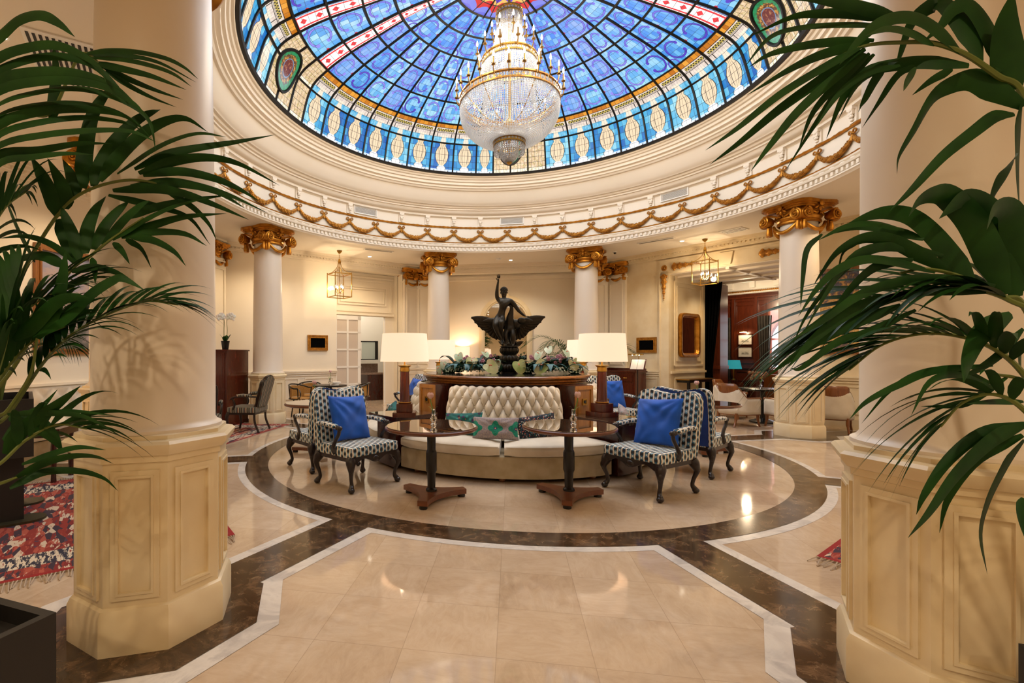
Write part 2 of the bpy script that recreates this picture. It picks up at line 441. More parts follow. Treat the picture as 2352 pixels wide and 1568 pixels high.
for i in range(150):       # egg moulding and upper dentils
    b.m = AZ(360*i/150); b.ball((0, 4.945, 4.372), .026, 6, 4, (2.2, .7, .8))
b.build('egg_moulding', M['plaster'], drum)
b = MB()
for i in range(120):
    b.m = AZ(360*i/120); b.box((0, 4.245, 5.735), (.13, .03, .04))
b.build('rim_dentil_course', M['plaster'], drum, smooth=0)
# gilded bead rails and garlands on the frieze
def rail(z, r, nm):
    b = MB(); n = 176
    for i in range(44*2):
        b.m = AZ(360*i/88)
        w = 2*PI*4.95/88/2
        b.lathe([(0,-w),(r*.7,-w),(r,-w*.6),(r*.8,-w*.35),(r*1.15,0),(r*.8,w*.35),(r,w*.6),(r*.7,w),(0,w)], 8, (0,4.95,z), M=Matrix.Rotation(PI/2,4,'Y'))
    return b.build(nm, M['gold'], drum)
rail(4.84, .026, 'upper_gilded_rail'); rail(4.44, .016, 'lower_gilded_rail')
def swag_mesh():
    b = MB(); w = 2*PI*4.95/44; y0 = 4.945
    pts = []; rr = []
    for i in range(17):
        t = i/16; x = -w/2 + w*t; z = 4.70 - .195*(1-(2*t-1)**2)**.8
        pts.append((x, y0-.015, z)); rr.append(.018+.03*(1-(2*t-1)**2))
    b.tube(pts, rr, 8)
    for i in range(70):    # fruit and leaf lumps
        t = .06+.88*rnd.random(); x = -w/2+w*t; z = 4.70-.195*(1-(2*t-1)**2)**.8; r = .018+.03*(1-(2*t-1)**2)
        a = rnd.uniform(-1.7, 1.7)
        b.ball((x, y0-.015-cos(a)*r, z+sin(a)*r), .014, 5, 4)
    b.tube(smoothpath([(-w/2,y0-.02,4.72),(-w/2+.05,y0-.03,4.765),(-w/2+.085,y0-.02,4.74),(-w/2+.05,y0-.02,4.715),(-w/2,y0-.03,4.72)]), .013, 6)
    b.tube(smoothpath([(-w/2,y0-.02,4.72),(-w/2-.05,y0-.03,4.765),(-w/2-.085,y0-.02,4.74),(-w/2-.05,y0-.02,4.715),(-w/2,y0-.03,4.72)]), .013, 6)
    b.lathe([(0,-.085),(.02,-.08),(.026,-.05),(.016,0),(.02,.01),(0,.02)], 8, (-w/2, y0-.025, 4.69))
    return b
sw = swag_mesh().build('garland', M['golddark'], drum)
for i in range(44):
    o = sw if i == 0 else sw.copy()
    if i: C.objects.link(o)
    o.rotation_euler.z = -rad(360*(i+.5)/44-1)
def bracket():
    b = MB()
    b.box((0,4.93,5.075),(.12,.08,.05)); b.box((0,4.935,5.02),(.09,.07,.07)); b.ball((0,4.91,5.05),.035,8,6,(1.5,.8,1)); b.ball((0,4.915,4.96),.03,8,6,(1.4,.8,1))
    b.ball((0,4.93,4.91),.022,8,5,(1.4,1,1)); b.box((0,4.955,4.97),(.14,.03,.2)); return b
br = bracket().build('frieze_bracket', M['plaster'], drum); k = 0
for i in range(44):
    az = 360*i/44-1
    if any(abs((az-v+180) % 360-180) < 5 for v in (0.4, -45, 46)): continue
    o = br if k == 0 else br.copy(); k += 1
    if k > 1: C.objects.link(o)
    o.rotation_euler.z = -rad(az)
for az, lab in ((0.4, 'white slatted air vent on the frieze straight above the statue'), (-45, 'white slatted air vent on the frieze left of the chandelier'), (46, 'white slatted air vent on the frieze right of the chandelier')):
    t = empty('air_vent', wp(az, 0, 4.95, 5.0), -rad(az), lab, 'vent', 'frieze vents')
    b = MB(); b.frame(-.31,.31,-.085,.11,.02,-.02,.02); b.build('vent_frame', M['white'], t, smooth=0)
    b = MB()
    for i in range(10): b.box((0,0,-.06+i*.016),(.58,.012,.006))
    b.build('slat', M['white'], t, smooth=0)
    b = MB(); b.box((0,.016,.0125),(.58,.008,.16)); b.build('backing', M['grey'], t, smooth=0)

# ------------------------------------------------------------------ walls: octagon bays
def wall_seg(b, s0, s1, d, z0=0, z1=SOF, th=.3): b.box(((s0+s1)/2, d+th/2, (z0+z1)/2), (s1-s0, th, z1-z0))
def crown(b, s0, s1, d):
    for z, dd, h in ((4.215,.20,.05),(4.165,.16,.05),(4.11,.09,.06),(4.06,.045,.04)): b.box(((s0+s1)/2, d-dd/2, z), (s1-s0+dd*.8, dd, h))
    n = int((s1-s0)/.09)
    for i in range(n): b.box((s0+(i+.5)*(s1-s0)/n, d-.10, 4.125), (.045, .05, .04))
def wains(b, s0, s1, d, n=2, rail=1.04):
    L = s1-s0; m = (s0+s1)/2
    b.box((m, d-.03, rail), (L, .06, .04)); b.box((m, d-.02, rail-.045), (L, .04, .05)); b.box((m, d-.012, rail-.11), (L, .025, .03))
    b.box((m, d-.025, .1), (L, .05, .2)); b.box((m, d-.015, .215), (L, .03, .03))
    w = L/n
    for i in range(n): b.frame(s0+i*w+.08, s0+(i+1)*w-.08, .3, rail-.17, .035, d-.018, d)
def mk(name, az, fn, mat=None, lab=None):
    b = MB(AZ(az)); fn(b); o = struct(b.build(name, mat or M['wallcream'], smooth=0), lab); return o
# back bay with its niche
def f(b):
    wall_seg(b,-HS,-2.35,A); wall_seg(b,2.15,HS,A); wall_seg(b,-2.35,2.15,7.6); wall_seg(b,-2.35,2.15,A,4.0)
    b.box((-2.40,7.4,2.0),(.1,.6,4.0)); b.box((2.20,7.4,2.0),(.1,.6,4.0)); b.box((-.1,7.52,3.93),(4.5,.16,.14)); b.box((-.1,7.5,3.98),(4.5,.24,.06))
    wains(b,-2.35,-1.05,7.6,1); wains(b,.75,2.15,7.6,1); crown(b,-HS,HS,A)
mk('wall_back', 0, f, lab='cream back wall with a shallow niche')
# left diagonal bay: wall, door recess
def f(b):
    wall_seg(b,-HS,.13,A); wall_seg(b,2.3,HS,A); wall_seg(b,.13,2.3,A,3.95); wall_seg(b,.13,2.3,A+.5,2.66,3.95,.12)
    wall_seg(b,1.98,2.3,A+.5,0,2.66,.12); b.box((.10,7.4,2.0),(.06,.4,4)); b.box((2.33,7.4,2.0),(.06,.4,4)); wains(b,-HS,.13,A,3); crown(b,-HS,HS,A)
    for fr in ((.2,2.2,2.78,3.75,.05),(.38,2.02,2.98,3.55,.03),(.46,1.94,3.06,3.47,.015)): b.frame(*fr[:4], fr[4], A+.47, A+.5)
    b.box((1.2,A+.46,2.70),(2.1,.08,.05)); b.box((1.2,A+.47,3.82),(2.1,.06,.05))
    b.box((1.2,A+.42,3.99),(2.4,.5,.06))
mk('wall_left_diagonal', -45, f, lab='cream diagonal wall with panelled door recess')
# left and right bays
def f(b):
    wall_seg(b,-HS,HS,A); wains(b,-HS,HS,A,4); crown(b,-HS,HS,A); b.box((1.2,A-.02,1.95),(3.3,.04,.05)); b.box((1.2,A-.015,2.02),(3.3,.03,.03))
    for i in range(3): b.frame(.0+i*.95,.8+i*.95,1.2,1.85,.03,A-.015,A); b.frame(.0+i*.95,.8+i*.95,2.15,3.8,.03,A-.015,A)
mk('wall_left', -90, f, lab='cream left wall with plaster panels')
def f(b):
    wall_seg(b,-HS,HS,A); wains(b,-HS,HS,A,4); crown(b,-HS,HS,A)
mk('wall_right', 90, f, lab='cream right wall with panelled dado')
# right diagonal bay: opening to the bar, deep left jamb
OP0, OP1, OZ = -1.09, 1.75, 3.62
def f(b):
    wall_seg(b,-HS,OP0,A); wall_seg(b,OP1,HS,A); wall_seg(b,OP0,OP1,A,OZ); wains(b,-HS,OP0-.25,A,2); wains(b,OP1+.26,HS,A,1); crown(b,-HS,HS,A)
    b.box((OP0-.12,A-.02,1.85),(.24,.04,3.7)); b.box((OP0-.24,A-.03,1.85),(.03,.06,3.7)); b.box((OP1+.12,A-.02,1.85),(.24,.04,3.7))
    b.box(((OP0+OP1)/2,A-.02,OZ+.17),(OP1-OP0+.5,.04,.34)); b.box(((OP0+OP1)/2,A-.03,OZ+.36),(OP1-OP0+.5,.06,.04))
    b.prismy([(.24,OZ+.03),(.42,OZ+.03),(.48,OZ+.33),(.18,OZ+.33)],A-.08,A-.03)
mk('wall_right_diagonal', 45, f, M['stone'], 'cream diagonal wall around the opening to the bar')
def f(b):   # jamb of the passage with panel moulding
    b.box((OP0-.15,7.95,1.85),(.3,1.9,3.7))
    x = OP0+.012
    for d0,d1,z0,z1,w in ((7.2,8.75,1.2,3.45,.05),(7.32,8.63,1.32,3.33,.025)):
        for c_,s_ in (((x,(d0+d1)/2,z0),(.03,d1-d0,w)),((x,(d0+d1)/2,z1),(.03,d1-d0,w)),((x,d0,(z0+z1)/2),(.03,w,z1-z0)),((x,d1,(z0+z1)/2),(.03,w,z1-z0))): b.box(c_,s_)
    b.box((x,7.95,1.02),(.06,1.9,.06)); b.box((x,7.95,.12),(.05,1.9,.24)); b.box((x,7.95,.6),(.02,1.5,.55))
mk('wall_passage', 45, f, M['stone'], 'stone panelled jamb of the opening to the bar')
def f(b): b.box((.5,8.45,OZ+.03),(3.6,2.98,.1)); [b.box((.5,7.4+i*.75,OZ-.04),(3.2,.08,.05)) for i in range(4)]; b.box((.3,8.45,OZ-.04),(.08,2.9,.05))
mk('ceiling_passage', 45, f, M['plaster'], 'panelled ceiling of the passage to the bar')
# enclosing walls around and behind the camera
def f(b): wall_seg(b,-HS,HS,A)
mk('wall_front_left', 225, f); mk('wall_front_right', 135, f)
b = MB(); b.box((-3.1,-10.5,2.12),(.3,7.1,SOF)); struct(b.build('wall_hall_left', M['wallcream'], smooth=0))
b = MB(); b.box((3.1,-10.5,2.12),(.3,7.1,SOF)); struct(b.build('wall_hall_right', M['wallcream'], smooth=0))
b = MB(); b.box((0,-14.1,2.12),(6.4,.3,SOF)); struct(b.build('wall_hall_end', M['wallcream'], smooth=0))

# ------------------------------------------------------------------ columns and pilasters
def pedestal_mb():
    b = MB(); k = 1/cos(PI/8); ph = PI/8
    def oc(pr): b.lathe([(r*k, z) for r, z in pr], 8, ph=ph)
    oc([(0,0),(.378,0),(.378,.195),(.365,.225),(.35,.235),(.35,.95),(.362,.955),(.362,.985),(.375,.99),(.395,1.02),(.40,1.045),(.385,1.06),(.35,1.065),(.35,1.085),(.335,1.09),(0,1.09)])
    w = 2*.35*math.tan(PI/8)
    for i in range(8):
        b.m = Matrix.Rotation(PI/4*i, 4, 'Z')
        b.frame(-w/2+.035, w/2-.035, .27, .915, .03, -.35-.012, -.345)
        b.frame(-w/2+.06, w/2-.06, .295, .89, .012, -.35-.018, -.345)
    return b
def spiral(b, c, ax_u, ax_v, ax_n, r, t):
    pts = []; n = 34
    for i in range(n+1):
        q = i/n; a = q*2*PI*2.1 + PI*.5; R = r*(1-q*.82)
        pts.append(Vector(c)+Vector(ax_u)*R*cos(a)+Vector(ax_v)*R*sin(a)+Vector(ax_n)*(.004+.02*q))
    b.tube(pts, [t*(1-.5*i/n) for i in range(n+1)], 6)
    b.ball(Vector(c)+Vector(ax_n)*.02, r*.2, 8, 6)
def capital_mb(faces=(0,1,2,3), flat=False):
    b = MB()
    R = .30
    # abacus in three steps, cut corners
    for z0, z1, e in ((0,.03,.40),(.03,.06,.425),(.06,.115,.455)):
        c = .10; pts = []
        for k_ in range(4):
            a = PI/2*k_; ca, sa = cos(a), sin(a)
            for px, py in ((e-.0, -e+c*1.6), (e-.035, 0), (e, e-c*1.6), (e-c*.55, e-c*.55)): pts.append((px*ca-py*sa, px*sa+py*ca))
        b.prism(pts, -.115+z0, -.115+z1)
    b.lathe([(.31,-.36),(.335,-.345),(.335,-.315),(.315,-.30),(.325,-.285),(.345,-.26),(.345,-.235),(.32,-.215),(.33,-.12)], 32)
    for i in range(28): a = 2*PI*i/28; b.ball((.345*cos(a),.345*sin(a),-.2), .026, 6, 4, (1,1,1.2))
    rv = .105
    for k_ in faces:
        b.m = Matrix.Rotation(PI/2*k_, 4, 'Z')
        for sx in (-1, 1):
            c = (sx*.315, -.405, -.25)
            b.lathe([(0,.045),(rv*.95,.03),(rv,0),(rv*.9,-.07),(rv*.75,-.12)], 20, c, M=Matrix.Rotation(PI/2,4,'X'))
            spiral(b, (c[0], c[1]-.035, c[2]), (sx,0,0), (0,0,1), (0,-1,0), rv*.9, .02)
            b.tube(smoothpath([(sx*.315,-.42,-.147),(sx*.22,-.39,-.16),(sx*.12,-.365,-.20),(sx*.03,-.36,-.22)]), .018, 6)
            # tassel
            b.lathe([(0,-.16),(.034,-.15),(.04,-.1),(.026,-.03),(.03,0),(0,.02)], 8, (sx*.29,-.36,-.36))
        # fleuron, leaves, swag
        b.ball((0,-.43,-.07), .035, 8, 6, (1.3,.8,1.5)); b.ball((0,-.40,-.15), .03, 8, 6, (1,.8,1.6))
        for sx in (-1,1): b.ball((sx*.06,-.395,-.13), .03, 8, 5, (1.6,.7,.7), Matrix.Rotation(sx*.5,4,'Y'))
        pts = []; rr = []
        for i in range(15):
            t = -1+2*i/14; x = .255*t; z = -.345-.165*(1-t*t)
            y = -math.sqrt(max(.335**2-x*x, .04))-.01-.05*t*t; pts.append((x,y,z)); rr.append(.024+.012*(1-t*t))
        b.tube(pts, rr, 8)
    for k_ in faces:        # corner bolsters
        b.m = Matrix.Rotation(PI/2*k_+PI/4, 4, 'Z')
        b.lathe([(0,-.085),(.07,-.075),(.088,-.05),(.07,-.02),(.066,0),(.07,.02),(.088,.05),(.07,.075),(0,.085)], 14, (0,-.50,-.245), M=Matrix.Rotation(PI/2,4,'Y'))
        b.lathe([(0,-.17),(.035,-.16),(.042,-.1),(.028,-.02),(.03,.03),(0,.04)], 8, (0,-.43,-.36))
    return b
cap_mesh = None
LAB = {339.6:'white column behind the statue on its left, gilded capital', 20.4:'white column behind the statue on its right, gilded capital', 291.1:'white column at the far left behind the striped armchair, gilded capital',
       68.9:'white column at the right in front of the bar opening, gilded capital', 200.4:'huge cream column in the left foreground on a panelled stone pedestal', 159.6:'huge cream column in the right foreground on a panelled stone pedestal',
       248.9:'column mostly hidden behind the left foreground column, only its pedestal edge shows', 111.1:'column hidden behind the right foreground column'}
first = None
for az in (339.6, 20.4, 291.1, 68.9, 200.4, 159.6, 248.9):
    p = wp(az, 0, CR)
    if first is None:
        t = empty('column', p, -rad(az), LAB[az], 'column', 'columns around the rotunda')
        pedestal_mb().build('pedestal', M['stone'], t, smooth=25)
        b = MB(); b.lathe([(.345,1.088),(.345,1.105),(.325,1.115),(.31,1.135),(.31,1.6),(.306,2.4),(.295,3.2),(.284,3.9),(.284,4.1)], 64); b.build('shaft', M['shaft'], t)
        c = capital_mb().build('capital', M['gold'], t); c.location.z = SOF
        first = t
    else: dup(first, p, -rad(az), LAB[az])
def pilaster(az, s, d, rz_az, i, w=.56):
    t = empty('trim_%d' % i, wp(az, s, d), -rad(rz_az)); struct(t, 'flat cream pilaster with gilded capital'); 
    b = MB(); b.box((0,.1,1.9),(w,.2,3.8)); b.frame(-w/2+.07,w/2-.07,1.2,3.55,.03,-.02,0); b.box((0,.09,.54),(w+.08,.26,1.08)); b.frame(-w/2+.05,w/2-.05,.3,.92,.03,-.055,-.04); b.box((0,.08,1.06),(w+.14,.3,.06)); b.box((0,.09,.1),(w+.12,.3,.2)); b.box((0,.09,3.72),(w+.05,.24,.04))
    b.build('shaft', M['wallcream'], t, smooth=0)
    c = MB(Matrix.Diagonal((.92,.55,1,1)));
    src = capital_mb((0,)); me = bpy.data.meshes.new('capital'); src.bm.transform(Matrix.Translation((0,.32,0)) @ Matrix.Diagonal((.85,1,1,1))); src.build('capital', M['gold'], t).location.z = SOF-.10
for i, (az, s, d, r) in enumerate(((0,-2.62,6.8,0),(0,2.52,6.8,0),(-90,2.55,6.8,-90),(-45,2.6,6.85,-45),(45,-2.6,6.85,45))): pilaster(az, s, d, r, i+1)
# ------------------------------------------------------------------ stained glass dome
DR = [4.05, 3.83, 3.46, 2.95, 2.4, 1.9, 1.4, .94]; DZ = [5.90, 6.53, 6.81, 7.03, 7.20, 7.35, 7.46, 7.53]
dome = struct(empty('window_1'), 'blue stained glass dome with black ribs')
QE = [0,6,12] + [12+8.25*i for i in range(1,9)] + [84]          # pane edges per quarter
EDGES = [q*90+e for q in range(4) for e in QE]
RIBS = sorted([e for e in EDGES if e % 90 not in (6, 84) and e not in (90, 270)] + [84, 96, 264, 276])
def glassmat(name, fn, st):
    m = Mat(name); u, v = m.uv(); c = fn(m, u, v)
    m.set(Base_Color=(.02,.02,.03,1), Roughness=.12, Emission_Strength=st); m.nt.links.new(c, m.b.inputs['Emission Color'])
    m.mat.cycles.emission_sampling = 'NONE'; return m.mat
LEAD = lin('#0c0d12')
def leads(m, u, v, nu, nv, w=.03):
    a = ((u*nu).fr()-.5).ab().gt(.5-w); b = ((v*nv).fr()-.5).ab().gt(.5-w); return a.mx(b)
def f_bal(m, u, v):
    fu = u.fr(); cell = m.white((u*6.0).fl(), (v*5.0).fl()); bay = m.white(u.fl(), u.fl()*.31)
    nz = m.noise(m.vec(u*3.0, v*3.0), 2, 3)
    bg = m.ramp(cell*.4+bay*.4+nz*.25, [(.22, lin('#0f5cb0')), (.42, lin('#2484c6')), (.6, lin('#4fb0da')), (.78, lin('#9ad8ea'))])
    bg = m.mix(v.lt(.13), bg, lin('#cfe2ff'))
    hw = m.ramp(v, [(0,(.42,)*3),(.05,(.42,)*3),(.055,(.3,)*3),(.10,(.3,)*3),(.105,(.16,)*3),(.15,(.2,)*3),(.205,(.17,)*3),(.24,(.10,)*3),(.275,(.12,)*3),(.35,(.21,)*3),(.5,(.28,)*3),(.66,(.28,)*3),(.8,(.21,)*3),(.9,(.12,)*3),(.95,(.13,)*3),(1,(.17,)*3)])
    sp = m.n('ShaderNodeSeparateColor'); m.nt.links.new(hw, sp.inputs[0]); h = E(m.nt, sp.outputs[0])
    d = (fu-.5).ab()
    bal = m.mix(v.lt(.24), lin('#efd3ae'), lin('#ffffff'))
    rel = d/h
    c = m.mix(d.lt(h), bg, bal)
    edge = (rel-1.0).ab().lt(.05).mx(((rel-.42).ab().lt(.035))*(v.gt(.3)))
    return m.mix(edge.mx(leads(m, u, v, 6, 5, .022)), c, LEAD)
def f_ent(m, u, v):
    fu = u.fr(); d = (fu-.5).ab()
    nz = m.noise(m.vec(u*4.0, v*3.0), 2, 3)
    cyan = m.ramp(nz, [(.35, lin('#3aa6d8')), (.65, lin('#8fd4ee'))])
    led = m.ramp(nz, [(.35, lin('#d8c6b8')), (.65, lin('#efe0d4'))])
    c = m.mix(v.gt(.27), cyan, led)
    hb = ((v-.10)*(v-.10)*2.2+(d*d)*3.0).lt(.045)
    cap = (v.gt(.28)*v.lt(.36)*d.lt(.16)).mx(v.gt(.20)*v.lt(.28)*d.lt(.1))
    c = m.mix(hb.mx(cap), c, lin('#f6e6cf'))
    tr = (d.lt(.34)*d.gt(.31)*v.gt(.27)*v.lt(.5)).mx(v.gt(.5)*v.lt(.52)).mx(v.gt(.545)*v.lt(.56))
    c = m.mix(tr, c, LEAD)
    strip = v.gt(.58)*v.lt(.72)
    zz = (((fu*9.0).fr()-.5).ab()*2.0 - (v-.58)/.14).ab().lt(.28)
    c = m.mix(strip*(d.lt(.4)), c, m.mix(zz, lin('#20241a'), lin('#cdb659')))
    amb = m.ramp(m.white((u*5.0).fl(), u.fl()), [(.0, lin('#b9690f')), (.5, lin('#d98a1e')), (1, lin('#eaa23a'))])
    c = m.mix(v.gt(.78), c, amb)
    ln = ((u*5.0).fr()-.5).ab().gt(.475)*v.gt(.78)
    return m.mix(ln.mx(leads(m, u, v, 10, 4, .02)*v.lt(.5)).mx(((v-.78).ab()).lt(.012)), c, LEAD)
def f_cream(m, u, v):
    nz = m.noise(m.vec(u*5.0, v*4.0), 2, 4)
    c = m.ramp(nz, [(.3, lin('#c4a37c')), (.5, lin('#dcbd96')), (.7, lin('#efdcc0'))])
    c = m.mix(v.lt(.16), c, lin('#fff3da'))
    gr = m.noise(m.vec(u*7.0, v*9.0), 1.2, 4, .6, 1.5); c = m.mix((gr.gt(.56)*gr.lt(.63))*.8, c, lin('#a89a3c'))
    return m.mix(leads(m, u, v, 5, 6, .03), c, lin('#2a2016'))
def f_scroll(m, u, v):
    fu = u.fr(); bi = u.fl(); odd = bi.md(2.0)
    su = fu*(1.0-odd) + (1.0-fu)*odd                    # mirrored from bay to bay
    cell = m.white((u*6.0).fl(), (v*4.0).fl()); bay = m.white(bi*1.7, v.fl()+bi)
    nz = m.noise(m.vec(u*2.0, v*2.0), 1.5, 2)
    tone = cell*.35+nz*.35+bay*.3
    t2 = m.pos('obj')[2]
    c = m.ramp(tone, [(.22, lin('#4a8cee')), (.42, lin('#6fb0f7')), (.58, lin('#95cbfb')), (.78, lin('#cfe8ff'))])
    low = m.ramp(tone, [(.22, lin('#2c80d2')), (.48, lin('#62b6e8')), (.75, lin('#b2e8f6'))])
    c = m.mix((t2-6.8)*2.2, low, c)
    c = m.mix(bay.gt(.8)*.55, c, lin('#4a7ae6'))
    du = (su-.52)*1.0; dv = (v-.52)*1.0
    r = (du*du*1.25+dv*dv).sq()
    ang = dv.op('ARCTAN2', du)                          # opening faces the shared rib
    ring = (r-.35).ab().lt(.03)*(ang.ab().lt(2.5))
    ring2 = (r-.35).ab().lt(.04)*(ang.ab().lt(2.53))
    bu = su-.275; b1 = ((bu*bu)*1.2+(v-.71)*(v-.71)).sq().lt(.065); b2 = ((bu*bu)*1.2+(v-.33)*(v-.33)).sq().lt(.065)
    sc = ring.mx(b1).mx(b2)
    hue = m.mix(bay.gt(.45), lin('#4f38c4'), lin('#8f8af0'))
    hue = m.mix(((t2-6.95)*4.0).mn(1.0).mx(0.0), hue, lin('#7d78ea')); c = m.mix(ring2.mx(b1).mx(b2), c, lin('#2a2470')); c = m.mix(sc, c, hue)
    sr = (((su-.98)*(su-.98))*1.3+(v-.12)*(v-.12)).sq(); c = m.mix(((sr-.2).ab().lt(.03)), c, lin('#6353cc'))
    dot = ((su*su)+(v-.52)*(v-.52)).sq(); c = m.mix(dot.lt(.06), c, lin('#d4323c'))
    return m.mix(leads(m, u, v, 6, 4, .02), c, lin('#12305a'))
def f_oculus(m, u, v):
    r = v; lob = ((u*8.0*PI*2.0).sn()).ab()
    c = m.ramp(r+lob*.12, [(0, lin('#4a1fb0')), (.45, lin('#5a2ec8')), (.62, lin('#f0c060')), (.7, lin('#d8231c')), (.86, lin('#7a86e8')), (1, lin('#6a70e0'))], 'CONSTANT')
    return m.mix(leads(m, u, v, 16, 3, .03), c, LEAD)
def f_strip(m, u, v):
    d = (u-.5).ab(); L = v.fr()
    red = (d.gt(.3)*d.lt(.42))
    rh = (((L*6.0).fr()-.5).ab()*.9+d*.9).lt(.2)
    c = m.mix(red.mx(rh).mx(L.lt(.02)), lin('#fff8f2'), lin('#d83038'))
    return m.mix((((L*14.0).fr()-.5).ab().gt(.475)).mx(d.gt(.47)), c, lin('#4a3030'))
def f_med(m, u, v):
    r = ((u-.5)*(u-.5)*4.0+(v-.5)*(v-.5)*4.0).sq()
    n = m.noise(m.vec(u*6.0, v*6.0), 2, 5, .7)
    c = m.ramp(n, [(.35, lin('#0b6a3c')), (.6, lin('#16a060'))])
    c = m.mix((r+n*.5).lt(.95), c, m.ramp(n, [(.38, lin('#5a3410')), (.52, lin('#c98a2c')), (.62, lin('#f0c872'))], 'CONSTANT'))
    c = m.mix(r.lt(.46), c, lin('#6f93b8')); return m.mix(r.lt(.41), c, m.ramp(n, [(.4, lin('#6a1512')), (.55, lin('#a8623c')), (.66, lin('#d9b58c'))], 'CONSTANT'))
GM = {k: glassmat(k+'_glass', f, s) for k, f, s in (('baluster', f_bal, 1.0), ('entablature', f_ent, .95), ('cream_bay', f_cream, 1.05), ('scroll', f_scroll, .95), ('oculus', f_oculus, .9), ('red_strip', f_strip, 1.15), ('medallion', f_med, .8))}
def prof(t):      # smooth profile through the ring radii
    i = min(int(t), 6); k = t-i
    R = [DR[0]*2-DR[1]]+DR+[DR[-1]*2-DR[-2]]; Z = [DZ[0]*2-DZ[1]]+DZ+[DZ[-1]+.04]
    def cr(P): a,b,c,d = P[i:i+4]; return .5*(2*b+(c-a)*k+(2*a-5*b+4*c-d)*k*k+(3*b-a-3*c+d)*k**3)
    return cr(R), cr(Z)
def tier(name, mat, t0, t1, pairs, off=0, flipbase=0):
    b = MB(); nv = 4; nu = 3
    for idx, (a0, a1) in enumerate(pairs):
        def fn(u, v):
            R, Z = prof(t0+(t1-t0)*v); a = rad(a0+(a1-a0)*u); return ((R-off)*sin(a), (R-off)*cos(a), Z-off*.5)
        def uf(u, v): return (idx+min(u, .9999)*.998+.001, .001+.998*v)
        b.grid(fn, nu, nv, uf)
    return b.build(name, mat, dome, smooth=60)
ep = list(zip(EDGES, EDGES[1:]+[360]))
isc = lambda p: min((p[0] % 90), 90-(p[0] % 90)) < 11.9 and min(((p[1]) % 90), 90-(p[1] % 90)) < 12.1
bal = [p for p in ep if not isc(p)]; cre = [p for p in ep if isc(p)]
tier('baluster_panes', GM['baluster'], 0, 1, bal); tier('cream_panes', GM['cream_bay'], 0, 1, cre)
tier('entablature_panes', GM['entablature'], 1, 2, bal); tier('draped_panes', GM['cream_bay'], 1, 2, cre)
rp = list(zip(RIBS, RIBS[1:]+[360]))
for t in (2, 3, 4): tier('scroll_panes', GM['scroll'], t, t+1, rp)
wide = RIBS[::2]; wpairs = list(zip(wide, wide[1:]+[360]))
for t in (5, 6): tier('scroll_panes', GM['scroll'], t, t+1, wpairs)
b = MB(); b.grid(lambda u, v: (.94*v*sin(2*PI*u), .94*v*cos(2*PI*u), 7.53+.03*(1-v)), 48, 3, lambda u, v: (u, v)); b.build('oculus_glass', GM['oculus'], dome)
b = MB()
for a in (81, 99, 261, 279):
    for t0, t1 in ((2.02, 4.96), (5.04, 6.98)):
        def fn(u, v):
            R, Z = prof(t0+(t1-t0)*v); aa = rad(a+(u-.5)*4.9); R -= .03; return (R*sin(aa), R*cos(aa), Z-.02)
        b.grid(fn, 2, 16, lambda u, v: (u, v*.999))
b.build('red_dotted_strips', GM['red_strip'], dome, smooth=60)
# black ribs and rings
b = MB()
def bar(pts, r): b.tube(pts, r, 6)
for e in EDGES:
    a = rad(e); top = 2 if e not in RIBS else (5 if e not in wide else 7)
    n = 5*top
    pts = []
    for i in range(n+1):
        R, Z = prof(top*i/n); pts.append(((R-.02)*sin(a), (R-.02)*cos(a), Z-.012))
    bar(pts, .021)
for i, (R, Z) in enumerate(zip(DR, DZ)):
    b.lathe([(R-.03,Z-.03),(R-.06,Z-.012),(R-.03,Z+.012),(R,Z-.008),(R-.03,Z-.03)] if i else [(R-.04,Z-.02),(R-.06,Z+.02),(R-.02,Z+.04),(R+.02,Z-.02),(R-.04,Z-.02)], 96)
for a in (0, 180): bar([(.94*sin(rad(a+30)),.94*cos(rad(a+30)),7.51),(0,0,7.54)], .02)
for a in (90, 210, 330, 150): bar([(.94*sin(rad(a)),.94*cos(rad(a)),7.51),(0,0,7.54)], .014)
b.build('glazing_ribs', M['iron'], dome)
for az in (0, 90, 180, 270):
    b = MB(AZ(az)); rim = []
    def fn(u, v):
        a = 2*PI*u; x = .29*v*cos(a); h = .47*v*sin(a); t = .95+h/.75
        R, Z = prof(max(0, t)); return (x, R-.055, Z-.03)
    b.grid(fn, 32, 4, lambda u, v: (.5+.5*v*cos(2*PI*u), .5+.5*v*sin(2*PI*u))); md = b.build('medallion', GM['medallion'], dome, smooth=60)
    b = MB(AZ(az)); b.tube([fn(i/40, 1.0) for i in range(41)], .028, 6); b.build('medallion_frame', M['iron'], dome)

